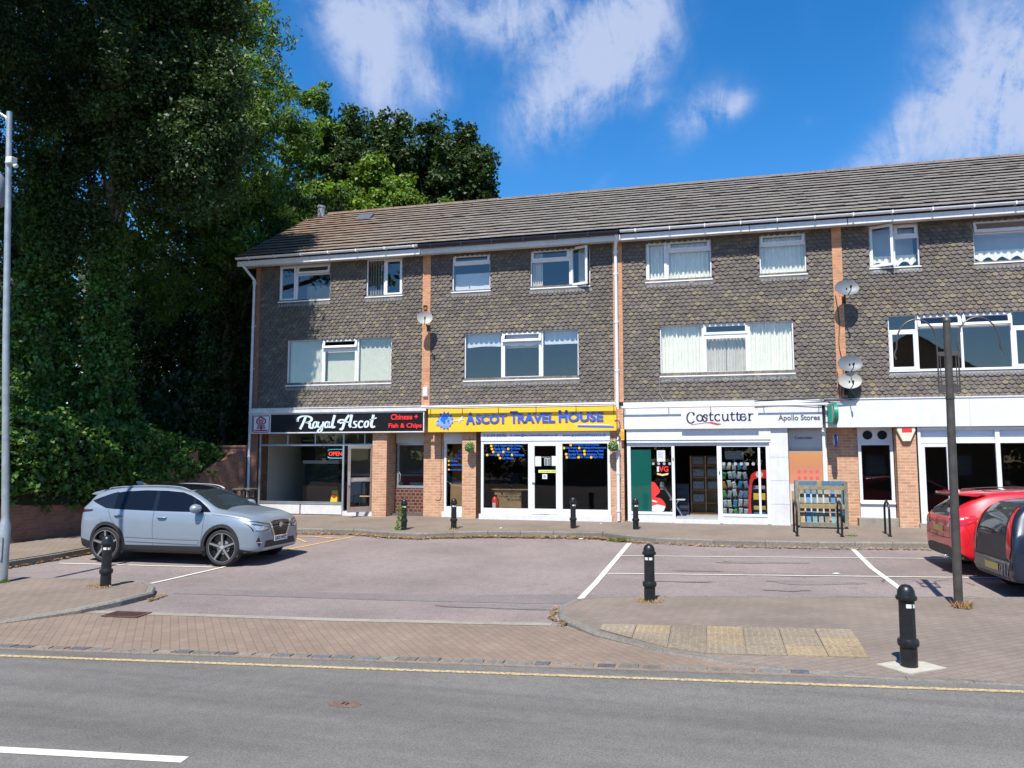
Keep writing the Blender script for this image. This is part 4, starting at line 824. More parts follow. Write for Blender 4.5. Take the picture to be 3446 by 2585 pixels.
mb = MB(); mb.prism([(cx + a, cz + b) for a, b in spline([(-.10, .13), (.02, .17), (.10, .10), (.05, .04), (.0, .03), (.02, -.05), (-.03, -.10), (-.08, -.02), (-.14, .03), (-.10, .13)], 3)], y - .013, y - .0105)
mb.prism([(cx + a, cz + b) for a, b in spline([(.07, .02), (.15, .04), (.14, -.06), (.09, -.09), (.07, .02)], 3)], y - .013, y - .0105); mb.build('continents', blue_s, em)
mb = MB(); gg = lambda a, b: (cx + a, cz + b)
for k in range(3): pen(mb, [ell(-.05, -.01 - k * .012, .20 + k * .028, .085 + k * .014, 150, 385, .0)], gg, y - .014, .004, .010, .006)
mb.build('orbit_rings', sign_w, em)
mb = MB(); mb.prism([(cx + a, cz + b) for a, b in [(.24, .02), (.40, .035), (.50, .12), (.55, .125), (.50, .05), (.56, .035), (.56, .02), (.46, .008), (.44, -.035), (.41, -.035), (.40, .0), (.26, .0)]], y - .012, y - .002); mb.build('aeroplane', sign_w, em)
# convenience store sign
S3 = thing('shop_sign', 'white convenience store fascia sign with dark serif name and red swash', 'shop sign', (0, 0, 0), group='shop name signs')
y = -.36; mb = MB(); mb.box(X(11.50), X(16.58), y + .04, -.10, 2.465, 3.06); mb.box(X(11.50), X(16.58), y + .005, y + .045, 2.465, 2.86); bd = mb.build('board', sign_w, S3, bevel=.004)
mb = MB(); mb.box(X(13.03), X(15.0), y - .06, y + .004, 2.46, 2.86); mb.build('raised_panel', sign_w, S3, bevel=.004)
mb = MB(); mb.tube([(X(11.45), y - .12, 3.045), (X(16.7), y - .12, 3.055)], .032, 10); mb.box(X(11.48), X(16.66), -.33, .0, 3.062, 3.19)
for xx in (11.52, 12.7, 13.8, 15.15, 16.5): mb.box(X(xx) - .01, X(xx) + .01, y - .11, y + .05, 3.03, 3.045)
mb.build('lamp_trough', white, S3)
mb = MB()
for xx in (11.52, 12.7, 13.8, 15.15, 16.5): mb.box(X(xx) - .005, X(xx) + .005, y + .033, y + .0395, 2.88, 3.05)
mb.build('bracket', greyp, S3)
g = lambda a, b: (X(13.17) + (a - 825) / 710 * 1.70, 2.905 - (b - 180) / 110 * .285)
CC = [[(905, 212), (895, 190), (868, 184), (842, 200), (830, 238), (842, 276), (872, 292), (908, 272)], [(905, 186), (905, 212)], ell(966, 240, 31, 32), [(1044, 228), (1042, 212), (1022, 207), (1008, 220), (1022, 236), (1042, 248), (1038, 266), (1016, 273), (1002, 264), (1002, 252)],
      [(1086, 186), (1080, 205), (1080, 255), (1092, 268), (1112, 262)], [(1062, 210), (1114, 208)], ell(1158, 238, 31, 33, 45, 315), [(1200, 207), (1212, 207)], [(1210, 207), (1211, 250), (1226, 270), (1248, 266), (1262, 250)], [(1252, 206), (1264, 206)], [(1263, 205), (1263, 262), (1278, 270)],
      [(1310, 186), (1306, 205), (1306, 255), (1318, 268), (1338, 262)], [(1286, 209), (1340, 207)], [(1366, 186), (1362, 205), (1362, 255), (1374, 268), (1392, 262)], [(1346, 208), (1396, 206)], [(1396, 236), (1450, 232)], ell(1424, 237, 30, 33, 10, 320), [(1474, 206), (1486, 204)], [(1486, 204), (1487, 268)], [(1472, 270), (1504, 269)], [(1487, 228), (1504, 206), (1530, 208)]]
mb = MB(); pen(mb, CC, g, y - .0605, .012, 16, 6.5); mb.build('lettering', navy, S3, label='dark serif lettering')
mb = MB(); sw = spline([(870, 306), (960, 296), (1040, 285), (1100, 285), (1150, 297), (1190, 301)], 4) ; lo2 = spline([(1190, 305), (1150, 313), (1100, 301), (1040, 291), (960, 299), (870, 309)], 4); mb.prism([g(a, b) for a, b in sw + lo2], y - .070, y - .0605); mb.build('swash', red_s, S3)
text('lettering', 'Apollo Stores', X(15.50), X(16.52), 2.615, 2.80, y + .004, grey_ink, S3, .024, depth=.006)
text('lettering', 'Costcutter', 15.90, 16.34, 2.185, 2.265, .029, navy, ap, .012, depth=.004)
# alarm box, round wall signs, bell box
al = thing('alarm_box', 'cream shield shaped burglar alarm box with red panel on the brick pier', 'alarm box', (18.48, -.22, 2.30))
mb = MB(); mb.prism([(-.20, .16), (.20, .16), (.21, .08), (.09, -.19), (-.09, -.19), (-.21, .08)], -.09, 0); mb.build('casing', plain('alarm_cream', (.72, .66, .5), .4), al, bevel=.012)
mb = MB(); mb.box(-.10, .13, -.094, -.0905, .03, .145); mb.build('badge', red_s, al)
def roundsign(name, lab, x, z, y, r, m1, m2, dp=.10):
    t_ = thing(name, lab, 'wall sign', (x, y, z)); mb = MB(); mb.lathe([(r * .8, -dp / 2), (r, -dp / 2 + .02), (r, dp / 2 - .02), (r * .8, dp / 2)], (0, 0, 0), 'x', 28); mb.build('rim', m1, t_, smooth=True)
    mb = MB(); mb.lathe([(.0, -dp / 2 - .006), (r * .78, -dp / 2 - .004), (r * .8, -dp / 2 + .001)], (0, 0, 0), 'x', 28); mb.lathe([(r * .8, dp / 2 - .001), (r * .78, dp / 2 + .004), (0, dp / 2 + .006)], (0, 0, 0), 'x', 28); mb.build('face', m2, t_, smooth=True); return t_
gs = roundsign('projecting_sign', 'round green and cream lit sign standing out at the end of the fascia', 16.80, 2.80, -.60, .27, plain('sign_green', (.0, .20, .13), .4), plain('sign_cream', (.62, .60, .45), .4), .12)
mb = MB(); mb.box(-.14, .02, .06, .26, -.22, .18); mb.build('bracket', plain('sign_green', (.0, .20, .13), .4), gs)
roundsign('projecting_sign', 'small round blue and white sign under the fascia', 16.86, 2.14, -.12, .17, plain('sign_deep_blue', (.03, .06, .38), .4), sign_w, .07)
tb = thing('junction_box', 'yellow meter box beside the white downpipe at the travel agency', 'meter box', (11.47, -.30, 2.33)); mb = MB(); mb.box(-.035, .06, -.07, .06, -.16, .14); mb.build('box', yellow_s, tb, bevel=.01); mb = MB(); mb.box(-.02, .045, -.078, -.071, -.1, .08); mb.build('cover', plain('cover_orange', (.6, .3, .03), .5), tb)
jb = thing('junction_box', 'small white box low on the orange brick strip above the takeaway', 'utility box', (5.73, -.09, 3.62)); mb = MB(); mb.box(-.075, .075, -.06, .005, -.14, .14); mb.build('casing', white, jb, bevel=.01); mb = MB(); mb.box(-.06, .06, -.066, -.0605, -.12, .12); mb.build('lid', white_p, jb)
jb = thing('junction_box', 'tiny rusty bracket box above the pale satellite dish', 'utility box', (5.70, -.09, 6.12)); mb = MB(); bars(mb, -.055, .055, -.07, .07, .02, -.05, .004); mb.build('casing', plain('rusty', (.12, .05, .02), .8), jb); mb = MB(); mb.box(-.03, .03, -.02, .004, -.045, .045); mb.build('plate', plain('rusty_pale', (.35, .2, .1), .8), jb)
# cables
cbm = plain('cable_dark', (.03, .03, .035), .6)
mb = MB(); random.seed(3)
for k in range(4):
    pts = [(14.9 + i * .35, -.40 - .01 * k, 3.205 - .03 * math.sin(i * .9 + k) - .012 * k) for i in range(8)]; mb.tube(spline(pts, 3), .009, 5)
for k in range(5):
    pts = [(16.55 + random.uniform(-.1, .1), -.42, 3.2), (16.7 + random.uniform(-.1, .1), -.46, 3.1), (16.75 + random.uniform(-.08, .12), -.5, 2.95 - random.uniform(0, .3)), (16.62 + random.uniform(-.05, .1), -.44, 2.75)]; mb.tube(spline(pts, 4), .007, 5)
mb.build('cable_bundle', cbm, B)
mb = MB(); mb.tube(spline([(17.0, -.1, 5.9), (17.07, -.1, 5.2), (17.04, -.1, 4.6), (17.12, -.1, 4.0), (17.05, -.1, 3.3)], 5), .011, 6); mb.tube(spline([(16.97, -.1, 3.9), (16.99, -.11, 3.6), (17.0, -.12, 3.25)], 4), .010, 6); mb.build('cable', cbm, B)
mb = MB(); mb.tube(spline([(12.48, -.09, 3.9), (12.47, -.09, 3.6), (12.52, -.09, 3.35), (12.7, -.12, 3.22), (13.5, -.2, 3.205), (14.8, -.3, 3.21)], 5), .008, 6); mb.build('cable', plain('cable_grey', (.25, .26, .24), .6), B)
mb = MB(); mb.tube(spline([(11.22, -.30, 2.62), (11.28, -.36, 2.7), (11.40, -.38, 2.68), (11.42, -.37, 2.5), (11.35, -.36, 2.35)], 5), .012, 6)
for k in range(5): mb.tube(spline([(11.30 + .02 * k, -.30, 2.5 - .03 * k), (11.42 - .02 * k, -.36, 2.42 - .04 * k), (11.30, -.36, 2.3 - .05 * k)], 4), .008, 5)
mb.build('cable', cbm, B)
mb = MB(); mb.tube(spline([(6.16, .14, 2.4), (6.14, .14, 1.2), (6.15, .14, .6), (6.09, .14, .48), (5.98, .14, .5)], 5), .009, 6); mb.build('cable', plain('cable_brown', (.2, .11, .07), .6), B)
t = thing('menu_board', 'dark menu board high on the takeaway wall', 'menu board', (.95, 1.9, 1.95)); mb = MB(); mb.box(-.35, .15, 0, .03, -.35, .4); mb.build('board', black, t); mb = MB(); mb.box(-.3, .1, -.006, -.001, .28, .34); mb.build('heading', greyp, t)
# ---------------------------------------------------------------- street furniture
band_w = plain('band_white', (.62, .64, .62), .5)
def bollard(label, loc, h=.80):
    t = thing('bollard', label, 'bollard', loc, 0, 'black cast bollards'); s = h / .8
    prof = [(.083, 0), (.083, .20), (.098, .205), (.104, .225), (.104, .25), (.098, .27), (.080, .275), (.078, .29), (.076, .60), (.077, .64)]
    mb = MB(); mb.lathe([(r, z * s) for r, z in prof], n=24); mb.build('post', blk_m, t, smooth=True)
    mb = MB(); mb.lathe([(.078, .64), (.098, .648), (.104, .665), (.100, .685), (.088, .69), (.086, .70), (.082, .735), (.066, .768), (.040, .79), (.0, .798)], n=24); mb.v = [(x, y, z * s) for x, y, z in mb.v]; mb.build('cap', blk_m, t, smooth=True); return t
def zi(x, y): return ir(x, y)
B0 = bollard('large black bollard on a pale square slab by the yellow road line', (15.72, -12.38, ir(15.72, -12.38) - .004), .84)
mb = MB()
for a0 in (75, 125): 
    vs = []; fs = []
    for k in range(9):
        a = R(180 + a0 + 38 * k / 8); vs += [(.0795 * math.cos(a), .0795 * math.sin(a), .605), (.0795 * math.cos(a), .0795 * math.sin(a), .645)]
        if k: fs.append((2 * k - 2, 2 * k, 2 * k + 1, 2 * k - 1))
    mb.add(vs, fs)
mb.build('reflector', band_w, B0)
for lab, x, y, z in [('black bollard in a tuft of dry grass near the tip of the right paved island', 12.89, -9.80, ir(12.89, -9.8)), ('black bollard on the left paved island in front of the silver blue car', 4.36, -10.72, il(4.36, -10.72)),
                     ('black bollard wrapped in green weeds outside the takeaway', 6.24, -2.86, pz(-2.86)), ('black bollard outside the narrow window of the travel agency', 7.43, -2.47, pz(-2.5)), ('black bollard in front of the right window of the travel agency', 10.37, -1.77, pz(-1.8)), ('black bollard beside the green window board of the convenience store', 11.93, -1.68, pz(-1.7))]:
    o = dup(B0, (x, y, z - .004), random.uniform(-.6, .3), lab)
    if x > 5 and y > -5: o.scale = (.88, .88, .93)
    else: o.scale = (.97, .97, .97)
mb = MB(); c, s = math.cos(R(38)), math.sin(R(38)); xx, yy = 15.74, -12.36
mb.add([(xx + a * c - b * s, yy + a * s + b * c, ir(xx, yy) + (.006 if t_ else -.05)) for t_ in (0, 1) for a, b in ((-.27, -.2), (.27, -.2), (.27, .2), (-.27, .2))], [(4, 5, 6, 7), (0, 1, 5, 4), (1, 2, 6, 5), (2, 3, 7, 6), (3, 0, 4, 7)])
mb.build('slab', plain('pale_cement', (.42, .39, .33), .9, var=.12, scale=10, bump=.4), kind='structure')
# tactile paving with domes
mb = MB(); kerbp = [(11.92, -11.1), (12.45, -11.7), (13.3, -12.3), (14.1, -12.62), (15.5, -12.66)]
def ky(x): return float(np.interp(x, [p[0] for p in kerbp], [p[1] for p in kerbp]))
a0 = R(7.5); ox, oy = 12.42, -11.38; cols_ = {(1, 0): 1, (3, 0): 1, (3, 1): 1, (5, 2): 1, (6, 2): 2, (6, 1): 1, (1, 1): 0}
for i in range(7):
    for j in range(3):
        u0, v0 = i * .425, -j * .40; shr = math.tan(R(8.3)); P4 = [(ox + u, oy + u * shr + v) for u, v in ((u0 + .004, v0 - .396), (u0 + .421, v0 - .396), (u0 + .421, v0 - .004), (u0 + .004, v0 - .004))]
        P4 = [(x, max(y, ky(x) + .02)) for x, y in P4]
        if max(p[1] for p in P4) - min(p[1] for p in P4) < .1: continue
        k = cols_.get((i, j), 0); f = random.uniform(.92, 1.08); mb.tint = tuple(v * f for v in ((.265, .220, .160), (.320, .250, .155), (.30, .235, .15))[k])
        mb.add([(x, y, ir(x, y) + .008) for x, y in P4] + [(x, y, ir(x, y) - .03) for x, y in P4], [(0, 1, 2, 3), (4, 5, 1, 0), (5, 6, 2, 1), (6, 7, 3, 2), (7, 4, 0, 3)])
        mb.tint = tuple(v * 1.12 for v in mb.tint)
        for p in range(6):
            for q in range(6):
                u, v = u0 + .035 + p * .07, v0 - .035 - q * .066; x = ox + u; y = oy + u * shr + v
                if y < ky(x) + .04: continue
                mb.lathe([(.016, 0), (.009, .006)], (x, y, ir(x, y) + .008), n=6)
mb.build('tactile_paving', stone_m, kind='structure')
# drain grate, manhole
t = thing('drain_grate', 'rusty slotted drain grate beside the left paved island', 'drain', (5.98, -12.13, gz(-12.1) + .012), R(4))
mb = MB(); bars(mb, -.27, .27, -.17, .17, .025, 0, .01); mb.v = [(x, z, y) for x, y, z in mb.v]; mb.build('frame', plain('rust_iron', (.13, .07, .05), .8, .2, var=.2), t)
mb = MB(); [mb.box(-.24 + k * .036, -.24 + k * .036 + .016, -.15, .15, .0, .009) for k in range(14)]; mb.build('slots', plain('rust_iron', (.13, .07, .05), .8), t); mb = MB(); mb.box(-.25, .25, -.15, .15, -.004, -.001); mb.build('pit', black, t)
t = thing('manhole_cover', 'small rusty oval stopcock cover set in the grey road', 'manhole cover', (10.62, -14.86, gz(-14.86) + .006))
mb = MB(); mb.lathe([(.12, 0), (.115, .006), (.09, .007), (.088, .003), (0, .003)], n=20); mb.v = [(x * 1.25, y * .72, z) for x, y, z in mb.v]; mb.build('cover', plain('rust_cover', (.15, .095, .075), .9, var=.2, scale=20), t); mb = MB(); mb.box(-.03, -.012, -.02, .03, .0035, .009); mb.box(.012, .03, -.03, .02, .0035, .009); mb.build('lifting_lug', plain('rust_dark', (.05, .03, .03), .8), t)
# bicycle hoops
def hoop(label, x, y0, y1, lean=0):
    t = thing('bicycle_stand', label, 'bicycle stand', (x, (y0 + y1) / 2, pz((y0 + y1) / 2)), 0, 'black bicycle hoops'); h = (y1 - y0) / 2; mb = MB()
    pts = [(lean * .5, -h, -.02), (lean * .2, -h * .98, .55)] + [(0, -h * .95 * math.cos(R(a)), .55 + .22 * math.sin(R(a))) for a in (20, 45, 70, 90, 110, 135, 160)] + [(-lean * .2, h * .98, .55), (-lean * .5, h, -.02)]
    mb.tube(spline(pts, 3), .025, 10); mb.build('hoop', blk_m, t, smooth=True); mb = MB()
    for q in (-h, h): mb = MB(); mb.lathe([(.05, 0), (.05, .008), (.027, .012)], (lean * .5 * (-1 if q > 0 else 1), q, 0), n=14); mb.build('foot_plate', blk_m, t)
    return t
hoop('black bicycle hoop at the left end of the worn blue pallet rack', 15.66, -2.28, -1.55, .0); hoop('black bicycle hoop at the right end of the worn blue pallet rack', 16.63, -2.2, -1.6); hoop('black bicycle hoop standing alone outside the empty shop', 17.68, -1.95, -1.45)
# wooden display rack made of pallets
t = thing('pallet_rack', 'tall display rack of worn blue and bare pallet wood outside the store', 'wooden rack', (16.42, -.42, -.01), R(-3)); W_, D_ = .56, .32
blue_w = (.10, .22, .33); bare = (.42, .32, .18); greyw = (.25, .235, .18)
def plank(mb, x0, x1, y0, y1, z0, z1, c): f = random.uniform(.8, 1.15); mb.tint = tuple(v * f for v in c); mb.box(x0, x1, y0, y1, z0 + random.uniform(-.006, .006), z1 + random.uniform(-.006, .006))
mb = MB()
for sx in (-1, 1):
    for yy in (-D_, D_ - .04): plank(mb, sx * W_ - .045, sx * W_ + .045, yy, yy + .04, .04, 1.13, greyw if yy < 0 else blue_w)
    plank(mb, sx * W_ - .02, sx * W_ + .02, -D_ + .04, D_ - .04, .9, 1.08, bare); plank(mb, sx * W_ - .02, sx * W_ + .02, -D_ + .04, D_ - .04, .05, .2, greyw)
mb.build('frame', wood_m, t, bevel=.003)
mb = MB(); plank(mb, -.52, -.06, D_ - .02, D_ + .01, 1.01, 1.12, blue_w); plank(mb, .06, .52, D_ - .02, D_ + .01, 1.0, 1.12, blue_w); plank(mb, -.06, .06, D_ - .022, D_ + .008, 1.0, 1.13, bare)
mb.build('top_board', wood_m, t, bevel=.003)
for z, c in ((.93, bare), (.47, bare), (.02, greyw)): mb = MB(); plank(mb, -.515, .515, -D_ - .02, -D_ + .012, z, z + .10, c); mb.build('rail', wood_m, t, bevel=.003)
for z0, z1, m_ in ((.60, .92, 0), (.12, .46, 1)):
    mb = MB(); n = 7
    for k in range(n):
        x = -.50 + k * 1.0 / n; c = random.choice([blue_w, blue_w, greyw, (.16, .26, .28), (.30, .29, .22), bare] if k not in (3, 4) else [bare, greyw, (.30, .30, .26)])
        f = random.uniform(.8, 1.15); mb.tint = tuple(v * f for v in c); y0 = -D_ + .06; y1 = y0 + .12
        mb.add([(x, y0, z0), (x + .105, y0, z0), (x + .105, y1, z1), (x, y1, z1), (x, y0 + .018, z0), (x + .105, y0 + .018, z0), (x + .105, y1 + .018, z1), (x, y1 + .018, z1)], [(0, 1, 2, 3), (7, 6, 5, 4), (0, 3, 7, 4), (1, 5, 6, 2), (3, 2, 6, 7), (0, 4, 5, 1)])
    mb.build('shelf_slats', wood_m, t)
mb = MB(); mb.tint = greyw; mb.box(-.5, .5, -D_ + .04, D_ - .04, .10, .12); mb.box(-.5, .5, -D_ + .04, D_ - .04, .56, .58); mb.build('shelf', wood_m, t)
mb = MB(); mb.box(15.78, 15.98, -.12, .02, .02, .62); mb.box(15.78, 15.93, -.05, .025, .63, .86); tag(mb.build('cardboard', plain('cardboard', (.45, .28, .15), .85, var=.08), bevel=.006), 'flattened brown cardboard pieces leaning behind the rack', 'cardboard')
# litter bin by the downpipe
t = thing('litter_bin', 'dark square litter bin with open sides beside the takeaway window', 'litter bin', (.42, -.95, -.02)); mb = MB(); mb.box(-.26, .26, -.2, .2, 0, .55); mb.build('body', plain('bin_dark', (.03, .035, .035), .5, var=.2), t, bevel=.015)
mb = MB(); [mb.box(sx - .025, sx + .025, sy - .02, sy + .02, .551, .76) for sx in (-.23, 0, .23) for sy in (-.17, .17)]; mb.build('post', plain('bin_dark', (.03, .035, .035), .5), t); mb = MB(); mb.box(-.30, .30, -.24, .24, .76, .82); mb.build('lid', plain('bin_lid', (.10, .10, .08), .6, var=.3, scale=10), t, bevel=.015)
# left lamp column: pale galvanised, leaning a little
t = thing('lamp_post', 'tall pale galvanised lamp post at the left edge by the island', 'lamp post', (2.33, -10.75, il(2.33, -10.7)))
mb = MB(); mb.lathe([(.085, 0), (.085, .93), (.072, .97), (.060, 1.05)], n=20); b_ = mb.build('base_section', galv, t, smooth=True); mb = MB(); mb.box(-.01, .06, -.092, -.08, .35, .75); mb.build('access_door', galv, t, bevel=.004)
mb = MB(); mb.tube([(0, 0, 1.0), (-.22, 0, 4.1), (-.45, .0, 8.15)], [.058, .052, .046], 16); mb.build('column', galv, t, smooth=True)
mb = MB(); mb.tube([(-.44, 0, 7.8), (-.50, 0, 8.05), (-.75, 0, 8.2), (-1.5, 0, 8.5)], .03, 10); mb.build('arm', galv, t, smooth=True)
mb = MB(); mb.box(-2.1, -1.45, -.13, .13, 8.46, 8.6); mb.build('lamp_head', greyp, t, bevel=.04)
mb = MB(); mb.box(-.39, -.26, -.08, .05, 7.18, 7.30); mb.lathe([(.035, .05), (.035, .12)], (-.27, -.05, 7.12), 'x', 12); mb.build('sensor', plain('camera_white', (.6, .62, .6), .4), t, bevel=.01); mb = MB(); mb.lathe([(.050, 0), (.053, .01), (.053, .05), (.05, .06)], (-.395, 0, 7.2), n=16); mb.build('strap', greyp, t)
mb = MB(); mb.lathe([(.0, 0), (.17, .02), (.19, .06), (.18, .5), (.12, .58), (.0, .6)], (-.66, -.03, 6.45), n=20); mb.build('speaker', plain('drum_grey', (.20, .23, .27), .5), t, smooth=True)
# right lamp column: thin dark iron with two hoops
t = thing('lamp_post', 'thin dark iron post with two curved hanging basket hoops near the right edge', 'lamp post', (17.06, -9.2, ir(17.06, -9.2) - .01)); H = 3.98
dm = plain('dark_brown_iron', (.085, .075, .066), .45, .3, var=.2)
mb = MB(); mb.tube([(0, 0, 0), (.02, 0, 2.2), (.03, 0, 2.9)], [.058, .055, .053], 14); mb.tube([(.03, 0, 2.88), (.035, 0, H)], .050, 14); mb.build('column', dm, t, smooth=True)
mb = MB(); mb.lathe([(.052, 0), (.058, .01), (.056, .04), (.03, .07), (.0, .075)], (.035, 0, H), n=16); mb.lathe([(.058, -.02), (.06, 0), (.058, .02)], (.03, 0, 2.9), n=16); mb.build('cap', dm, t, smooth=True)
for sx in (-1, 1):
    mb = MB(); x0 = sx * .135; pts = [(x0 + .03, 0, 2.98), (x0 + .03, 0, 3.6)] + [(x0 + .03 + sx * (.26 - .26 * math.cos(R(a))), 0, 3.72 + .32 * math.sin(R(a))) for a in (15, 40, 65, 90, 115, 140, 165)] + [(x0 + .03 + sx * .53, 0, 3.62)]
    mb.tube(spline(pts, 4), .011, 8); mb.tube([(x0 * .75 + .03, 0, 2.98), (x0 * .75 + .03, 0, 3.56)], .007, 6)
    for z in (2.98, 3.5): mb.box(min(0, x0) + .03, max(0, x0) + .03, -.012, .012, z, z + .10 if z < 3.4 else z + .06)
    mb.tube(spline([(x0 + .03 + sx * .53, 0, 3.62), (x0 + .03 + sx * .56, 0, 3.54), (x0 + .03 + sx * .54, 0, 3.47)], 4), .012, 6); mb.build('basket_hoop', dm, t, smooth=True)
# satellite dishes
def dish(label, x, z, rx, rz, mat, az, tilt, y=-.085, arm=.38):
    t = thing('satellite_dish', label, 'satellite dish', (x, y, z), 0, 'satellite dishes on the brick strips'); c = Vector((.02, -arm, .12)); mb = MB(); M = Matrix.Translation(c) @ Matrix.Rotation(R(az), 4, 'Z') @ Matrix.Rotation(R(tilt), 4, 'X')
    rings = 7; n = 30; vs = []; fs = []
    for side in (0, 1):
        for i in range(rings + 1):
            q = i / rings
            for k in range(n): a = 2 * math.pi * k / n; vs.append(M @ Vector((rx * q * math.cos(a), -.07 * q * q + .07 + .012 * side - .035, rz * q * math.sin(a))))
    for side in (0, 1):
        o = side * (rings + 1) * n
        for i in range(rings):
            for k in range(n): fs.append((o + i * n + k, o + i * n + (k + 1) % n, o + (i + 1) * n + (k + 1) % n, o + (i + 1) * n + k))
    e = rings * n; o = (rings + 1) * n
    for k in range(n): fs.append((e + k, e + (k + 1) % n, o + e + (k + 1) % n, o + e + k))
    mb.add(vs, fs); mb.build('reflector', mat, t, smooth=True)
    mb = MB(); mb.tube([(0, 0, -.12), (0, -.12, -.1), (.01, -arm + .05, .08), c], .018, 8); mb.box(-.05, .05, -.02, .01, -.2, -.02); mb.build('wall_bracket', blk_m, t)
    f = M @ Vector((0, -.28, -rz * .9)); mb = MB(); mb.tube([M @ Vector((0, .0, -rz)), f + Vector((0, 0, -.01)), f + Vector((0, -.02, .05))], .012, 6); mb.build('feed_arm', blk_m, t)
    mb = MB(); mb.obox(f + Vector((0, 0, .07)), (.045, .08, .05), M.to_3x3().to_4x4()); mb.build('receiver', blk_m, t, bevel=.008)
dg = plain('dish_grey', (.125, .145, .165), .5, var=.08); dp_ = plain('dish_pale', (.33, .33, .31), .5, var=.08)
dish('pale round dish on the first brick strip from the left', 5.80, 5.62, .225, .20, dp_, 22, -12)
dish('grey oval dish high on the brick strip right of the downpipe', 17.2, 5.88, .295, .22, dg, 8, -18)
dish('grey oval dish directly above the white one', 17.2, 3.94, .295, .22, dg, 6, -16); dish('whitish oval dish lowest on the brick strip', 17.17, 3.50, .28, .21, dp_, 5, -14, arm=.44)
# topiary balls hanging from hooks
def ball(label, x, y, z):
    t = thing('topiary_ball', label, 'hanging plant', (x, y, z), 0, 'hanging topiary balls'); n = 1500; d = rng.normal(size=(n, 3)); d /= np.linalg.norm(d, axis=1)[:, None]; c = d * (.118 + rng.uniform(-.014, .02, (n, 1)))
    a = rng.normal(size=(n, 3)) + d; a /= np.linalg.norm(a, axis=1)[:, None]; b = np.cross(a, d); b /= np.linalg.norm(b, axis=1)[:, None]; L, W2 = .026, .011
    V = np.stack([c - a * L, c + b * W2, c + a * L, c - b * W2], 1).reshape(-1, 3); F = np.arange(4 * n).reshape(-1, 4); g_ = rng.uniform(.5, 1.7, (n, 1)); T = np.array([[.9, 1., .8]]) * g_; pale = rng.random(n) < .42; T[pale] = [4.2, 2.9, 7.5]
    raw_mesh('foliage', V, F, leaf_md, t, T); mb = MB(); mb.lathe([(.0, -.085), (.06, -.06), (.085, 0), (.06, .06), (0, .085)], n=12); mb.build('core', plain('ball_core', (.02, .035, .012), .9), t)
    mb = MB(); mb.tube([(0, 0, .11), (0, 0, .30), (.0, .12, .31)], .005, 6); mb.build('hook', blk_m, t)
ball('green and cream topiary ball hanging left of the travel agency window', 7.19, -.42, 2.0); ball('green and cream topiary ball hanging right of the travel agency window', 11.24, -.48, 2.01)
# ---------------------------------------------------------------- things seen through the shop windows
red_p = plain('counter_red', (.34, .03, .03), .4); whp = plain('counter_white', (.66, .68, .64), .5)
t = thing('counter', 'long takeaway counter faced with red and pale panels', 'counter', (3.1, 2.1, .06)); mb = MB(); mb.box(-1.4, 2.4, 0, .6, 0, 1.05); mb.build('body', red_p, t); mb = MB()
for k in range(3): mb.box(-1.2 + k * 1.25, -.2 + k * 1.25, -.02, -.001, .18, .85)
mb.build('panel', whp, t); mb = MB(); mb.box(-1.45, 2.45, -.06, .66, 1.051, 1.12); mb.build('worktop', greyp, t)
t = thing('display_fridge', 'dark glass fronted display cabinet on a brown base', 'display cabinet', (1.35, 1.1, .06)); mb = MB(); mb.box(-.2, 1.0, 0, .7, 0, .75); mb.build('base', wood_dk, t); mb = MB(); mb.box(-.2, 1.0, .05, .65, .751, 1.45); mb.build('cabinet', plain('cabinet_dark', (.02, .03, .03), .15), t, bevel=.03); mb = MB(); mb.box(-.22, 1.02, .0, .7, 1.451, 1.55); mb.build('top', greyp, t)
t = thing('wet_floor_sign', 'yellow folding wet floor sign inside the takeaway', 'floor sign', (2.35, .95, .06)); mb = MB()
mb.add([(-.14, -.12, 0), (.14, -.12, 0), (.09, -.01, .62), (-.09, -.01, .62)] + [(-.14, .14, 0), (.14, .14, 0), (.09, .01, .62), (-.09, .01, .62)], [(0, 1, 2, 3), (5, 4, 7, 6), (3, 2, 6, 7)]); mb.build('panel', plain('floor_sign_yellow', (.80, .52, .02), .4), t)
mb = MB(); mb.add([(-.06, -.105, .16), (.06, -.105, .16), (.0, -.082, .29)], [(0, 1, 2)]); mb.box(-.05, .05, -.075, -.06, .42, .50); mb.build('symbol', red_s, t)
def chair(label, x, y, rz):
    t = thing('chair', label, 'chair', (x, y, .06), rz, 'black metal cafe chairs'); mb = MB(); mb.box(-.19, .19, -.19, .19, .44, .47); mb.build('seat', plain('seat_wood', (.55, .33, .10), .5), t, bevel=.01)
    for a, b in ((-1, -1), (1, -1), (-1, 1), (1, 1)): mb = MB(); mb.tube([(a * .16, b * .16, .44), (a * .22, b * .22, 0)], .014, 8); mb.build('leg', blk_m, t)
    mb = MB(); mb.tube(spline([(-.17, .18, .45), (-.18, .22, .80), (-.12, .23, .88), (.12, .23, .88), (.18, .22, .80), (.17, .18, .45)], 4), .013, 8); mb.box(-.06, .06, .205, .22, .47, .87); mb.build('backrest', blk_m, t)
chair('black cafe chair with yellow seat just inside the takeaway door', 3.42, .95, R(20)); chair('black cafe chair deeper inside by the red counter', 2.95, 1.6, R(-20)); chair('black cafe chair half behind the open takeaway door', 3.85, 1.1, R(-10))
t = thing('neon_sign', 'lit OPEN sign in red letters with a blue outline in the takeaway window', 'neon sign', (0, 0, 0)); neon_r = emis('neon_red', (1, .07, .03), .9); neon_b = emis('neon_blue', (.1, .65, .85), .55)
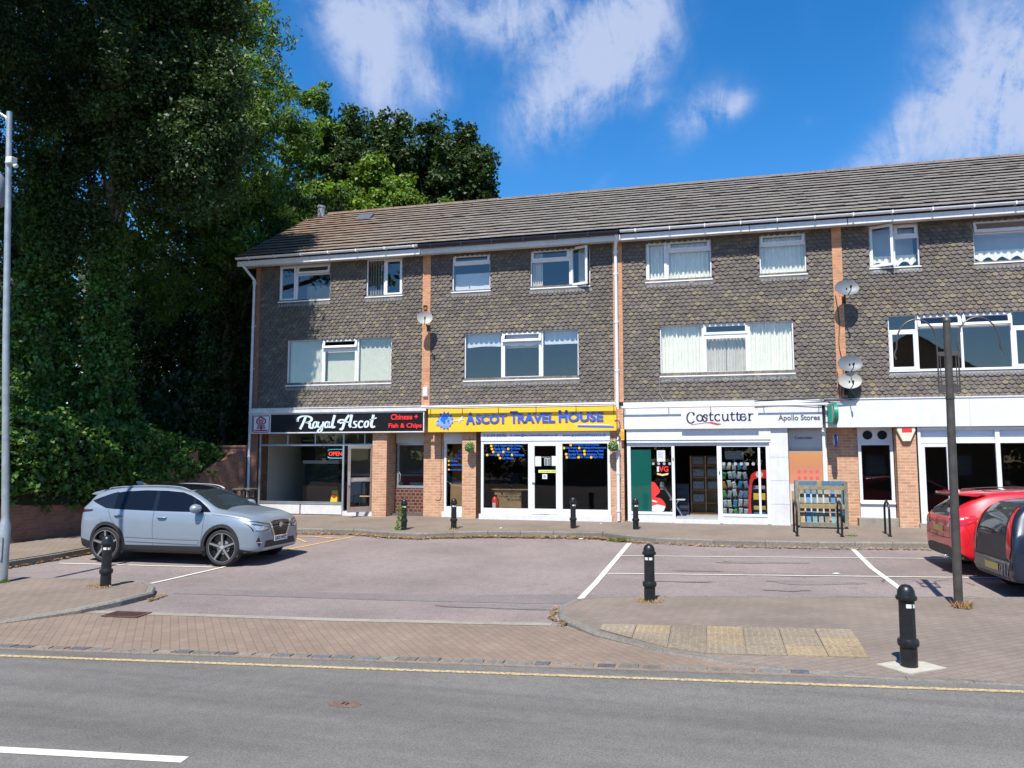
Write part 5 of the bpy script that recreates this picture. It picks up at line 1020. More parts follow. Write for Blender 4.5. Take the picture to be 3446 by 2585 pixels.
text('lettering', 'OPEN', 2.56, 3.0, 1.76, 1.88, .1, neon_r, t, .01, depth=.02); mb = MB(); mb.tube(spline([(3.06, .1, 1.95), (2.6, .1, 1.95), (2.53, .1, 1.9)], 3), .008, 6); mb.tube(spline([(3.06, .1, 1.69), (2.6, .1, 1.69), (2.53, .1, 1.74)], 3), .008, 6); mb.build('outline', neon_b, t)
mb = MB(); mb.box(2.50, 3.1, .115, .13, 1.67, 1.97); mb.build('backing', plain('neon_back', (.01, .01, .01), .3), t)
t = thing('desk', 'pale wooden office desk inside the travel agency', 'desk', (8.1, .85, .06)); mb = MB(); mb.box(-.55, .65, -.35, .35, .71, .74); mb.build('top', wood_l, t); mb = MB(); mb.box(-.5, .35, -.30, -.27, .2, .70); mb.build('front_panel', wood_l, t)
for sx in (-.5, .58): mb = MB(); mb.box(sx, sx + .05, -.3, .3, 0, .709); mb.build('leg', wood_l if sx < 0 else alu, t)
t = thing('monitor', 'black computer monitor on the travel agency desk', 'monitor', (8.05, 1.0, .80)); mb = MB(); mb.box(-.24, .24, -.03, .03, .14, .46); mb.build('screen', black, t, bevel=.01); mb = MB(); mb.box(-.03, .03, -.02, .02, .01, .139); mb.box(-.12, .12, -.09, .09, 0, .012); mb.build('stand', black, t)
t = thing('fire_extinguisher', 'red fire extinguisher on the floor at the left of the travel agency window', 'fire extinguisher', (7.66, .55, .06)); mb = MB(); mb.lathe([(.08, 0), (.085, .02), (.085, .42), (.05, .5), (.02, .52)], n=18); mb.build('cylinder', red_s, t, smooth=True); mb = MB(); mb.box(-.03, .07, -.015, .015, .52, .57); mb.tube(spline([(.03, 0, .54), (.11, -.02, .4), (.10, -.05, .15)], 4), .009, 6); mb.build('valve', black, t); mb = MB(); mb.box(-.045, .045, -.088, -.08, .18, .34); mb.build('label_panel', sign_w, t)
mb = MB(); mb.box(6.2, 7.1, .98, 1.03, .06, 2.7); mb.build('interior_wall', orange_w, B)
t = thing('cupboard', 'pale cupboard behind the narrow travel agency window', 'cupboard', (6.7, .6, .06)); mb = MB(); mb.box(-.35, .1, -.2, .2, 0, .9); mb.build('body', wood_l, t); mb = MB(); mb.box(-.36, .11, -.21, .21, .901, .93); mb.build('top', wood_dk, t)
# newspaper shelves in the open doorway
t = thing('newspaper_rack', 'tall pine newspaper rack in the open doorway of the store', 'newspaper rack', (13.62, 1.05, .10)); mb = MB()
for x in (-.40, .0, .40): mb.box(x - .02, x + .02, -.02, .3, 0, 1.65)
mb.box(-.42, .42, .28, .3, 0, 1.66); mb.box(-.44, .44, -.06, .3, .0, .10); mb.build('frame', wood_l, t, bevel=.003); mb = MB()
for z in (.36, .72, 1.06, 1.40): mb.box(-.38, -.021, -.01, .27, z - .02, z); mb.box(.021, .38, -.01, .27, z - .02, z)
mb.build('shelf', wood_l, t); pap = plain('newsprint', (.42, .42, .40), .8, var=.3, scale=30)
for k, (sx, z) in enumerate([(-1, .38), (-1, .74), (1, .74), (-1, 1.08), (1, 1.08), (-1, 1.42), (1, 1.42)]):
    mb = MB(); x = sx * .2; mb.add([(x - .15, .02, z), (x + .15, .02, z), (x + .15, .14, z + .20), (x - .15, .14, z + .20)], [(0, 1, 2, 3)]); mb.add([(x - .15, .03, z), (x + .15, .03, z), (x + .15, .15, z + .20), (x - .15, .15, z + .20)], [(3, 2, 1, 0)])
    tag(mb.build('newspaper', pap), ['lowest', 'third from top, left', 'third from top, right', 'second from top, left', 'second from top, right', 'top left', 'top right'][k] + ' folded newspaper on the pine rack', 'newspaper', 'newspapers on the pine rack').location = (13.62, 1.05, .10)
t = thing('folding_chair', 'white folding chair against the left side of the store doorway', 'folding chair', (12.72, .25, .12)); mb = MB(); mb.box(-.05, .36, -.2, .2, .44, .47); mb.build('seat', greyp, t, bevel=.01); mb = MB()
for yy in (-.2, .2): mb.tube([(-.28, yy, .92), (.30, yy, 0)], .012, 6)
mb.build('backrest', alu, t); mb = MB()
for yy in (-.17, .17): mb.tube([(.20, yy, .45), (-.14, yy, 0)], .012, 6)
mb.build('leg', alu, t); mb = MB(); mb.box(-.30, -.2, -.2, .2, .72, .92); mb.build('back_panel', greyp, t, bevel=.01)
# spinner stand of packets
t = thing('packet_stand', 'wire stand hung with shiny packets in the right window of the store', 'display stand', (14.38, .25, .06)); mb = MB(); mb.lathe([(.02, 0), (.02, 1.75)], n=8); mb.lathe([(.28, 0), (.28, .03), (.02, .06)], n=18); mb.build('pole', alu, t); mb = MB(); mb.box(-.24, .24, -.03, .01, 1.60, 1.82); mb.build('header', greyp, t)
random.seed(11); cols = [(.5, .6, .66), (.35, .45, .5), (.55, .62, .60), (.06, .3, .5), (.12, .42, .1), (.6, .28, .04), (.3, .32, .5), (.6, .62, .6)]
for k in range(30):
    r_, c_ = divmod(k, 5); x = -.28 + c_ * .135 + random.uniform(-.02, .02); z = .12 + r_ * .24 + random.uniform(-.02, .02); cc = random.choice(cols); mb = MB(); wv, hv = .055, .095; M = Matrix.Rotation(random.uniform(-.3, .3), 4, 'Y')
    mb.add([M @ Vector(p) for p in [(-wv, 0, -hv), (wv, 0, -hv), (wv, 0, hv), (-wv, 0, hv), (-wv * .7, -.03, -hv * .6), (wv * .7, -.03, -hv * .6), (wv * .7, -.035, hv * .6), (-wv * .7, -.035, hv * .6)]], [(4, 5, 6, 7), (0, 1, 5, 4), (1, 2, 6, 5), (2, 3, 7, 6), (3, 0, 4, 7), (3, 2, 1, 0)])
    o = mb.build('packet', plain('packet_%d' % cols.index(cc), cc, .22, .4, var=.3, scale=25), None); o.location = (14.38 + x, .25 - .12 - abs(x) * .3, .06 + z + .1); tag(o, 'small shiny packet hanging on the wire stand in the store window', 'packet', 'packets on the wire stand')
t = thing('snack_stand', 'red curved snack display stand at the right of the store window', 'display stand', (15.02, .35, .06)); mb = MB()
mb.prism(spline([(-.30, 0), (-.33, .4), (-.30, .8), (-.25, 1.1), (-.2, 1.22), (0, 1.32), (.2, 1.3), (.2, 1.12), (-.15, 1.08), (-.22, .8), (-.25, .4), (-.22, 0)], 3), -.2, .15); mb.box(.15, .2, -.2, .15, 0, 1.3); mb.build('frame', red_s, t); mb = MB()
for z in (.0, .26, .52, .80): mb.box(-.22, .15, -.17, .15, z, z + .02)
mb.build('shelf', black, t); mb = MB(); mb.lathe([(.09, -.01), (.09, 0)], (-.02, -.2, 1.2), 'y', 16); mb.build('badge', sign_w, t)
for k, (z, cc) in enumerate([(.02, (.05, .25, .6)), (.28, (.55, .40, .1)), (.54, (.8, .5, .04)), (.82, (.45, .25, .4))]): mb = MB(); mb.box(-.18, .12, -.14, .0, z, z + (.2, .1, .17, .09)[k]); o = mb.build('snack_box', plain('snack_%d' % k, cc, .4), None, bevel=.006); o.location = (15.02, .35, .06); tag(o, ['blue', 'tan', 'yellow', 'mauve'][k] + ' snack box on the red display stand', 'snack box', 'boxes on the red snack stand')
t = thing('crate_stack', 'stack of dark blue plastic crates in the store doorway', 'crates', (13.0, .95, .14)); mb = MB()
for k in range(5): bars(mb, -.16, .16, k * .17, k * .17 + .16, .02, -.16, .16); mb.box(-.14, .14, -.12, .15, k * .17 + .021, k * .17 + .13)
mb.build('crates', plain('crate_blue', (.02, .03, .06), .5), t)
# litter, leaves and weeds
def scatter_leaves(name, pts, n, spread, label, size=.036, zf=gz, cat='leaves'):
    V = []; seg = list(zip(pts[:-1], pts[1:])); L = np.array([math.hypot(b[0] - a[0], b[1] - a[1]) for a, b in seg]); pr = L / L.sum(); T = []
    for _ in range(n):
        i = rng.choice(len(seg), p=pr); a, b = seg[i]; u = rng.random(); x = a[0] + (b[0] - a[0]) * u + rng.normal(0, spread * .5); y = a[1] + (b[1] - a[1]) * u - abs(rng.normal(0, spread)); s_ = size * rng.uniform(.6, 1.4); an = rng.uniform(0, 6.28); tz = rng.normal(0, .4, 2); c, s2 = math.cos(an), math.sin(an); z = zf(y) + .012 + rng.random() * .03
        for u_, v_ in ((-1, 0), (0, -.55), (1, 0), (0, .55)): V.append((x + s_ * (u_ * c - v_ * s2), y + s_ * (u_ * s2 + v_ * c), z + s_ * .35 * (tz[0] * u_ + tz[1] * v_ + .4)))
        g_ = rng.uniform(.5, 1.25); T.append((g_, g_ * rng.uniform(.8, 1.05), g_ * .9))
    return raw_mesh(name, np.array(V), np.arange(4 * n).reshape(-1, 4), leaf_dry, None, np.array(T), kind='stuff', label=label, cat=cat)
scatter_leaves('dry_leaves', [(3.4, -3.16), (4.9, -3.02), (6.0, -3.4), (6.9, -3.5), (7.6, -3.1)], 1000, .10, 'dry brown leaves gathered along the kerb outside the takeaway')
scatter_leaves('dry_leaves', [(7.6, -3.1), (8.4, -2.82), (10, -2.62), (11.2, -2.55), (11.75, -2.9), (12.1, -3.05)], 2200, .13, 'thick drift of dry leaves along the kerb outside the travel agency')
scatter_leaves('dry_leaves', [(12.1, -3.1), (13.8, -3.35), (16, -3.25), (18.3, -2.95)], 650, .07, 'thin line of dry leaves along the kerb outside the store')
scatter_leaves('dry_leaves', [(-.2, -10.55), (.55, -9.9), (.6, -9.0), (.7, -6.9)], 800, .07, 'dry leaves in the gutter of the left pavement'); 
scatter_leaves('dry_leaves', [(11.62, -10.2), (11.66, -10.9), (11.95, -11.3)], 170, .05, 'dry leaves against the tip of the right paved island', .022); scatter_leaves('dry_leaves', [(5.5, -10.7), (5.6, -11.2)], 90, .05, 'dry leaves against the tip of the left paved island', .022)
def grass_tuft(cx, cy, cz, n, r, h, mat, label, name='grass_tuft', cols=((1, 1, 1),)):
    V = []; T = []
    for _ in range(n):
        a = rng.uniform(0, 6.28); q = r * math.sqrt(rng.random()); x, y = cx + q * math.cos(a), cy + q * math.sin(a) * .8; hh = h * rng.uniform(.4, 1.2); l = rng.normal(0, .45, 2) * hh; b = rng.uniform(0, 6.28); wv = .004 + .004 * rng.random()
        dx, dy = wv * math.cos(b), wv * math.sin(b); V += [(x - dx, y - dy, cz), (x + dx, y + dy, cz), (x + l[0] * .5 + dx * .8, y + l[1] * .5 + dy * .8, cz + hh * .6), (x + l[0] - dx * .2, y + l[1] - dy * .2, cz + hh)]
        c = cols[rng.integers(len(cols))]; g_ = rng.uniform(.6, 1.2); T.append([v * g_ for v in c])
    n_ = len(V) // 4; return raw_mesh(name, np.array(V), np.arange(4 * n_).reshape(-1, 4), mat, None, np.array(T), kind='stuff', label=label, cat='grass')
grass_tuft(12.89, -9.82, ir(12.89, -9.8), 300, .20, .035, leaf_dry, 'tuft of straw coloured grass round the foot of the middle bollard'); grass_tuft(4.30, -10.78, il(4.3, -10.7), 220, .20, .03, leaf_dry, 'straw coloured grass round the bollard on the left island')
grass_tuft(17.10, -9.24, ir(17.1, -9.2), 170, .13, .09, leaf_dry, 'dry grass and weeds round the foot of the iron post', cols=((1, .9, .8), (.9, .6, .5), (.5, .8, .5))); grass_tuft(2.38, -10.8, il(2.3, -10.7), 120, .13, .05, leaf_md, 'small green weeds at the foot of the pale lamp post'); grass_tuft(7.43, -2.5, pz(-2.5), 140, .14, .05, leaf_dry, 'dry grass round the bollard before the narrow window')
grass_tuft(11.65, -2.95, gz(-3), 300, .22, .09, leaf_md, 'green weeds growing in the kerb outside the travel agency'); grass_tuft(16.85, -2.0, pz(-2), 120, .14, .03, leaf_md, 'flat green weeds beside the bicycle hoop', cols=((1.3, 1.3, .9),))
n = 420; ang = rng.uniform(0, 6.28, n); hz = rng.uniform(0, 1, n) ** 1.3 * .58; rr = .085 + (.58 - hz) * .12 * rng.random(n); C_ = np.stack([6.24 + rr * np.cos(ang) - .03 - (.58 - hz) * .1, -2.86 + rr * np.sin(ang), pz(-2.86) + hz + .01], 1); a = rng.normal(size=(n, 3)); a[:, 2] += .8; a /= np.linalg.norm(a, axis=1)[:, None]; b = np.cross(a, rng.normal(size=(n, 3))); b /= np.linalg.norm(b, axis=1)[:, None]
raw_mesh('climbing_weeds', np.stack([C_ - a * .035, C_ + b * .012, C_ + a * .035, C_ - b * .012], 1).reshape(-1, 3), np.arange(4 * n).reshape(-1, 4), leaf_md, None, rng.uniform(.6, 1.6, (n, 1)) * np.array([[.9, 1.1, .7]]), kind='stuff', label='green weeds climbing the bollard outside the takeaway', cat='weeds')
random.seed(5)
for lab, x, y, z, s_, m_ in [('crushed white paper cup in the leaves by the kerb', 10.75, -2.9, gz(-2.9) + .02, .07, sign_w), ('flattened white wrapper on the parking bay lines', 15.9, -6.35, gz(-6.35) + .012, .08, sign_w), ('dark green bottle piece in the gutter outside the travel agency', 11.5, -2.95, gz(-3) + .02, .07, plain('bottle_green', (.03, .09, .07), .3)), ('white paper scrap at the foot of the travel agency doorstep', 10.95, -.9, pz(-.9) + .012, .05, sign_w), ('curled white leaf of paper before the travel agency door', 8.6, -2.2, pz(-2.2) + .012, .06, sign_w)]:
    mb = MB(); mb.add([(x + s_ * math.cos(a) * random.uniform(.6, 1.1), y + .5 * s_ * math.sin(a), z + random.uniform(0, .012)) for a in np.linspace(0, 5.4, 7)] + [(x, y, z + .02)], [(i, (i + 1) % 7, 7) for i in range(7)]); tag(mb.build('litter', m_), lab, 'litter', 'scraps of litter')
# ---------------------------------------------------------------- cars
def carpaint(name, c, metal=.3, rough=.32, coat=1.0, var=.04):
    m = MT(name); f = m.noise(3, 5, .6); m.col(m.ramp(f, [(.3, tuple(x * (1 - var) for x in c)), (.7, c)])); m.set(rough, metal, .5, coat); m.b.inputs['Coat Roughness'].default_value = .04; MATS[name] = m.m; return m.m
car_glass = plain('car_glass', (.005, .007, .012), .05, 0, .22, var=.02); car_glass2 = plain('car_glass_green', (.022, .032, .034), .05, 0, .7, var=.02); chrome = plain('chrome', (.72, .72, .72), .12, 1., var=.02); trim_b = plain('trim_black', (.018, .018, .020), .55, var=.08); lampc = plain('lamp_clear', (.55, .58, .62), .08, .5, .8); lampr = plain('lamp_red', (.45, .01, .012), .12, 0, .8, var=.05); gloss_b = plain('gloss_black', (.01, .01, .012), .08, 0, .7)
plate_w = plain('plate_white', (.72, .72, .70), .4, var=.02); plate_y = plain('plate_yellow', (.50, .38, .10), .4, var=.1); seam_m = plain('seam_dark', (.02, .02, .022), .8)
def bspl(P, n):
    """uniform cubic B-spline through a clamped control row, (k,d) -> (m,d)"""
    P = np.concatenate([[2 * P[0] - P[1]], P, [2 * P[-1] - P[-2]]]); o = []
    for i in range(len(P) - 3):
        for k in range(n):
            t = k / n; o.append(((1 - t) ** 3 * P[i] + (3 * t ** 3 - 6 * t * t + 4) * P[i + 1] + (-3 * t ** 3 + 3 * t * t + 3 * t + 1) * P[i + 2] + t ** 3 * P[i + 3]) / 6)
    o.append((P[-3] + 4 * P[-2] + P[-1]) / 6); return np.array(o)
class Car:
    def __init__(s, name, label, loc, rz, st, paint, axles, wr, tw, arch_r, group='parked cars'):
        """st: stations (x, z_low, z_mid, z_belt, z_top, w_low, w_mid, w_belt, w_roof, z_cant)"""
        s.t = thing(name, label, 'car', loc, rz, group); s.paint = paint; grid = []
        for (x, zl, zm, zb, zt, wl, wm, wb, wr_, zc) in st:
            grid.append([(x, 0, zl), (x, wl * .6, zl), (x, wl, zl), (x, (wl + wm) / 2 + .012, zl + (zm - zl) * .25), (x, wm, zm), (x, wm * .998, zm + (zb - zm) * .55), (x, wb, zb - .012), (x, wb - .016, zb + .012), (x, (wb + wr_) / 2 - .004, (zb + zc) / 2), (x, wr_ + .01, zc - .02), (x, wr_ - .03, zc + (zt - zc) * .45), (x, wr_ * .68, zc + (zt - zc) * .85), (x, wr_ * .3, zt), (x, 0, zt)])
        G = np.array(grid); G = np.array([bspl(G[i], 3) for i in range(len(G))]); G = np.stack([bspl(G[:, j], 4) for j in range(G.shape[1])], 1); nx, nj = G.shape[:2]
        full = np.concatenate([G, G[:, -2:0:-1] * np.array([1, -1, 1])], 1); m = full.shape[1]; V = full.reshape(-1, 3); F = [(i * m + j, i * m + (j + 1) % m, (i + 1) * m + (j + 1) % m, (i + 1) * m + j) for i in range(nx - 1) for j in range(m)]
        me = bpy.data.meshes.new('body'); me.from_pydata([tuple(v) for v in V], [], F + [tuple(range(m))[::-1], tuple(range((nx - 1) * m, nx * m))]); bm = bmesh.new(); bm.from_mesh(me); bmesh.ops.recalc_face_normals(bm, faces=bm.faces); bm.to_mesh(me); bm.free()
        me.materials.append(paint); me.materials.append(trim_b); s.bvh = BVHTree.FromPolygons([Vector(v) for v in V], [list(p.vertices) for p in me.polygons]); s.wm = max(q[6] for q in st)
        o = bpy.data.objects.new('body', me); COL.objects.link(o); cut = MB()
        for ax in axles:
            for sy in (-1, 1): cut.lathe([(arch_r, -.17), (arch_r, .3)], (ax, sy * (s.wm - .10) if sy > 0 else -(s.wm - .10) - .13, wr + .01), 'y', 36)
        co = cut.build('cutter', trim_b); mo = o.modifiers.new('b', 'BOOLEAN'); mo.object = co; mo.operation = 'DIFFERENCE'; mo.solver = 'EXACT'; mo.material_mode = 'TRANSFER' if hasattr(mo, 'material_mode') else mo.material_mode
        dg_ = bpy.context.evaluated_depsgraph_get(); me2 = bpy.data.meshes.new_from_object(o.evaluated_get(dg_)); bpy.data.objects.remove(co); bpy.data.objects.remove(o)
        if len(me2.polygons) < 50: me2 = me
        me2.name = 'body'; me2.polygons.foreach_set('use_smooth', [True] * len(me2.polygons)); me2.set_sharp_from_angle(angle=R(35)); s.body = bpy.data.objects.new('body', me2); COL.objects.link(s.body); s.body.parent = s.t
        s.axles, s.wr, s.tw, s.ar = axles, wr, tw, arch_r
    def decal(s, name, poly, axis, mat, off=.004, parent=None, side=0, fine=.07, thick=0, smooth=True):
        """a panel laid on the body: poly in (x,z) for the sides, (y,z) for ends, (x,y) for the top"""
        bm = bmesh.new(); f = bm.faces.new([bm.verts.new((a, b, 0)) for a, b in poly]); bmesh.ops.triangulate(bm, faces=[f])
        for _ in range(6):
            e = [e for e in bm.edges if e.calc_length() > fine]
            if not e: break
            bmesh.ops.subdivide_edges(bm, edges=e, cuts=1); bmesh.ops.triangulate(bm, faces=[f for f in bm.faces if len(f.verts) > 3])
        for v in bm.verts:
            a, b = v.co.x, v.co.y
            if axis == 's': o = Vector((a, side * 3, b)); d = Vector((0, -side, 0))
            elif axis == 'r': o = Vector((-5, a, b)); d = Vector((1, 0, 0))
            elif axis == 'f': o = Vector((5, a, b)); d = Vector((-1, 0, 0))
            else: o = Vector((a, b, 5)); d = Vector((0, 0, -1))
            h = s.bvh.ray_cast(o, d)
            if h[0] is None:
                h = s.bvh.find_nearest(o + d * (3 - s.wm if axis == 's' else 5 - 2.0 if axis in 'rf' else 3.6)); n = h[1]
            else: n = h[1]
            if n.dot(d) > 0: n = -n
            v.co = h[0] + n * off
        bmesh.ops.recalc_face_normals(bm, faces=bm.faces); me = bpy.data.meshes.new(name); bm.to_mesh(me); bm.free(); me.materials.append(mat)
        if smooth: me.polygons.foreach_set('use_smooth', [True] * len(me.polygons))
        o = bpy.data.objects.new(name, me); COL.objects.link(o); o.parent = parent or s.t; return o
    def both(s, name, poly, mat, **k): return [s.decal(name, poly, 's', mat, side=sd, **k) for sd in (-1, 1)]
    def seam(s, pts, wd=.008, side=-1, axis='s', mat=None, off=.002, parent=None):
        return s.decal('panel_gap_or_crease', ribbon_poly(pts, wd), axis, mat or seam_m, off, parent or s.body, side, .09)
    def wheels(s, rim_r, spokes, m_rim, m_dark, w=.21, split=False):
        for ax in s.axles:
            for sy in (-1, 1):
                wt_ = MB(); r = s.wr; yc = sy * (s.tw); wt_.lathe([(rim_r - .005, -w / 2), (r - .035, -w / 2 - .005), (r - .008, -w / 2 + .02), (r, -w / 2 + .05), (r, w / 2 - .05), (r - .008, w / 2 - .02), (r - .035, w / 2 + .005), (rim_r - .005, w / 2)], (0, 0, 0), 'y', 40, cap=False)
                wo = wt_.build('wheel', dk_rub, s.t, smooth=True); wo.location = (ax, yc, r)
                wo2 = MB(); wo2.lathe([(rim_r, sy * (w / 2 + .004)), (rim_r - .018, sy * (w / 2 - .002)), (rim_r - .03, sy * (w / 2 - .06)), (.0, sy * (w / 2 - .062))], (0, 0, 0), 'y', 36, cap=False); wo2.build('rim_barrel', m_dark, wo, smooth=True)
                ri = MB(); ri.lathe([(rim_r - .001, sy * (w / 2 + .0045)), (rim_r - .008, sy * (w / 2 + .006)), (rim_r - .011, sy * (w / 2 - .004))], (0, 0, 0), 'y', 36, cap=False)
                for k in range(spokes):
                    a = 2 * math.pi * k / spokes + .35; ca, sa = math.cos(a), math.sin(a); pt = lambda rr, tt, yy: (rr * ca - tt * sa, sy * (w / 2 + yy), rr * sa + tt * ca)
                    v = [pt(.03, -.024, -.012), pt(.03, .024, -.012), pt(rim_r - .008, .015, .0), pt(rim_r - .008, -.015, .0), pt(.03, -.024, -.04), pt(.03, .024, -.04), pt(rim_r - .008, .015, -.04), pt(rim_r - .008, -.015, -.04)]; ri.add(v, [(0, 1, 2, 3), (0, 3, 7, 4), (1, 5, 6, 2), (0, 4, 5, 1)])
                ri.lathe([(.045, sy * (w / 2 - .03)), (.045, sy * (w / 2 - .006)), (.03, sy * (w / 2 - .002)), (0, sy * (w / 2 - .002))], (0, 0, 0), 'y', 16); ri.build('rim', m_rim, wo, smooth=False)
                nb = MB(); nb.lathe([(.028, sy * (w / 2 - .001)), (.0, sy * (w / 2 + .002))], (0, 0, 0), 'y', 14); nb.build('hub_cap', greyp, wo)
                if split:
                    db = MB()
                    for k in range(spokes): a = 2 * math.pi * k / spokes + .35; ca, sa = math.cos(a), math.sin(a); tt = .034; db.add([(rr * ca - t_ * sa, sy * (w / 2 + yy), rr * sa + t_ * ca) for rr, t_, yy in ((.05, -tt, -.02), (.05, tt, -.02), (rim_r - .02, tt + .015, -.008), (rim_r - .02, -tt - .015, -.008))], [(0, 1, 2, 3)])
                    db.build('rim_inlay', gloss_b, wo)
                dk = MB(); dk.lathe([(.14, sy * (w / 2 - .058)), (.14, sy * (w / 2 - .05)), (0, sy * (w / 2 - .05))], (0, 0, 0), 'y', 20); dk.build('brake_disc', alu, wo)
    def arch(s, mat, wd, dz=0, cut=-25, parent=None, off=.012):
        for ax in s.axles:
            for sy in (-1, 1):
                o1 = []; i1 = []; r0, r1 = s.ar - .012, s.ar + wd; zc = s.wr + .01; lo = cut
                for k in range(19): a = R(lo + (180 - 2 * lo) * k / 18); o1.append((ax + r1 * math.cos(a), zc + r1 * math.sin(a))); i1.append((ax + r0 * math.cos(a), zc + r0 * math.sin(a)))
                mb = MB()
                def put(p, e):
                    h = s.bvh.ray_cast(Vector((p[0], sy * 3, p[1])), Vector((0, -sy, 0))); y = h[0].y if h[0] else sy * s.wm * .97
                    return (p[0], y + sy * e, p[1])
                vs = []
                for a, b in zip(o1, i1): vs += [put(a, .0), put(a, off), put(b, off + .004), put(b, -.05)]
                mb.add(vs, [(4 * i + j, 4 * i + 4 + j, 4 * i + 5 + j, 4 * i + 1 + j) for i in range(18) for j in range(3)]); mb.build('wheel_arch', mat, parent or s.t, smooth=True)
    def mirror(s, x, z, mat, y=None):
        for sy in (-1, 1):
            mb = MB(); yy = (y or s.wm - .05); c = Vector((x, sy * (yy + .11), z)); n = 12; prof = [(-.02, .04), (.0, .088), (.05, .100), (.11, .084), (.15, .045), (.17, .0)]; vs = []
            for px_, rr in prof: vs += [c + Vector((px_, rr * 1.35 * math.cos(2 * math.pi * k / n), rr * math.sin(2 * math.pi * k / n))) for k in range(n)]
            mb.add(vs, [(i * n + k, i * n + (k + 1) % n, (i + 1) * n + (k + 1) % n, (i + 1) * n + k) for i in range(len(prof) - 1) for k in range(n)] + [tuple(range(n))[::-1]]); mo = mb.build('door_mirror', mat, s.t, smooth=True)
            mb = MB(); mb.tube([(x + .03, sy * (yy - .04), z - .07), (x + .03, sy * (yy + .06), z - .05)], .03, 8); mb.build('mirror_foot', trim_b, mo); mb = MB(); mb.add([c + Vector((-.021, a, b)) for a, b in ((-.08, -.05), (.08, -.05), (.08, .05), (-.08, .05))], [(0, 1, 2, 3)]); mb.build('mirror_glass', chrome, mo)
    def handle(s, x, z, mat, L=.2):
        for sy in (-1, 1):
            h = s.bvh.ray_cast(Vector((x, sy * 3, z)), Vector((0, -sy, 0))); y = h[0].y; mb = MB(); mb.tube(spline([(x - L / 2, y, z), (x - L / 3, y + sy * .035, z + .004), (x + L / 3, y + sy * .035, z + .004), (x + L / 2, y, z)], 4), .014, 8); mb.build('door_handle', mat, s.t, smooth=True); s.decal('handle_recess', [(x - .09, z - .028), (x + .07, z - .03), (x + .08, z + .0), (x - .09, z + .0)], 's', seam_m, .002, s.body, sy)
# -- silver blue crossover
p1 = carpaint('paint_silver_blue', (.215, .262, .315), .25, .38, .8)
#  x,   zl,  zm,  zb,  zt,  wl,  wm,  wb,  wr,  zc
ST = [(-2.21, .42, .58, .90, .96, .60, .70, .66, .55, .93), (-2.205, .33, .60, 1.06, 1.10, .72, .81, .76, .64, 1.08), (-2.14, .28, .62, 1.12, 1.26, .80, .875, .83, .68, 1.21), (-1.99, .25, .65, 1.15, 1.43, .84, .905, .86, .67, 1.35), (-1.75, .23, .66, 1.14, 1.525, .86, .915, .88, .67, 1.44), (-1.3, .22, .66, 1.12, 1.585, .87, .92, .89, .675, 1.51), (-.6, .21, .65, 1.08, 1.622, .87, .92, .89, .68, 1.53), (.0, .21, .65, 1.06, 1.60, .87, .92, .89, .675, 1.515), (.38, .21, .65, 1.055, 1.52, .87, .92, .89, .67, 1.445), (.72, .21, .65, 1.05, 1.355, .87, .92, .885, .70, 1.30), (1.02, .21, .66, 1.045, 1.175, .87, .92, .88, .76, 1.14), (1.22, .22, .67, 1.035, 1.12, .87, .92, .875, .78, 1.095), (1.6, .23, .67, 1.0, 1.085, .87, .915, .86, .74, 1.06), (1.9, .24, .68, .96, 1.035, .855, .90, .83, .70, 1.01), (2.08, .26, .66, .90, .965, .82, .855, .78, .64, .945), (2.19, .29, .63, .82, .88, .74, .78, .70, .55, .865), (2.225, .34, .60, .76, .80, .62, .66, .60, .46, .79)]
TH8 = R(7.5)
c1_ = Car('parked_car', 'silver blue crossover car with dark windows and black wheel arches parked in the left bay', (3.21, -7.08, gz(-7.45)), R(.8), ST, p1, (1.31, -1.355), .372, .80, .408)
pa = [(1.00, 1.075), (.88, 1.16), (.66, 1.30), (.45, 1.40), (.25, 1.465), (-.1, 1.495), (-.6, 1.50), (-1.1, 1.47), (-1.45, 1.41), (-1.72, 1.335), (-1.93, 1.27), (-1.80, 1.235), (-1.58, 1.175), (-1.42, 1.13), (-1.2, 1.11), (-.9, 1.10), (-.3, 1.085), (.4, 1.075)]
c1_.both('side_window', pa, car_glass)
for sy in (-1, 1): c1_.decal('window_pillar', [(-1.20, 1.11), (-1.24, 1.462), (-1.45, 1.41), (-1.72, 1.335), (-1.93, 1.27), (-1.80, 1.235), (-1.58, 1.175), (-1.42, 1.13)], 's', gloss_b, .007, None, sy); c1_.decal('window_pillar', [(-.30, 1.085), (-.34, 1.49), (-.26, 1.49), (-.2, 1.085)], 's', gloss_b, .007, None, sy); c1_.decal('window_pillar', [(.60, 1.075), (.52, 1.37), (.56, 1.345), (.66, 1.075)], 's', gloss_b, .007, None, sy)
c1_.decal('windscreen', [(-.66, 1.115), (-.70, 1.15), (-.60, 1.35), (-.53, 1.48), (-.3, 1.515), (0, 1.53), (.3, 1.515), (.53, 1.48), (.60, 1.35), (.70, 1.15), (.66, 1.115), (.3, 1.15), (0, 1.16), (-.3, 1.15)], 'f', car_glass2)
c1_.decal('roof_glass', [(.32, -.50), (.38, 0), (.32, .50), (-.2, .54), (-.85, .54), (-.85, -.54), (-.2, -.54)], 't', gloss_b, .006)
c1_.decal('rear_window', [(-.56, 1.08), (-.52, 1.38), (.52, 1.38), (.56, 1.08)], 'r', car_glass); mb = MB(); mb.prism([(-1.78, 1.50), (-2.10, 1.44), (-2.22, 1.395), (-2.02, 1.375), (-1.86, 1.43)], -.56, .56); mb.build('spoiler', p1, c1_.t, bevel=.01)
mb = MB(); mb.prism([(-1.35, 1.59), (-1.40, 1.66), (-1.33, 1.67), (-1.14, 1.60)], -.02, .02); mb.build('aerial_fin', p1, c1_.t)
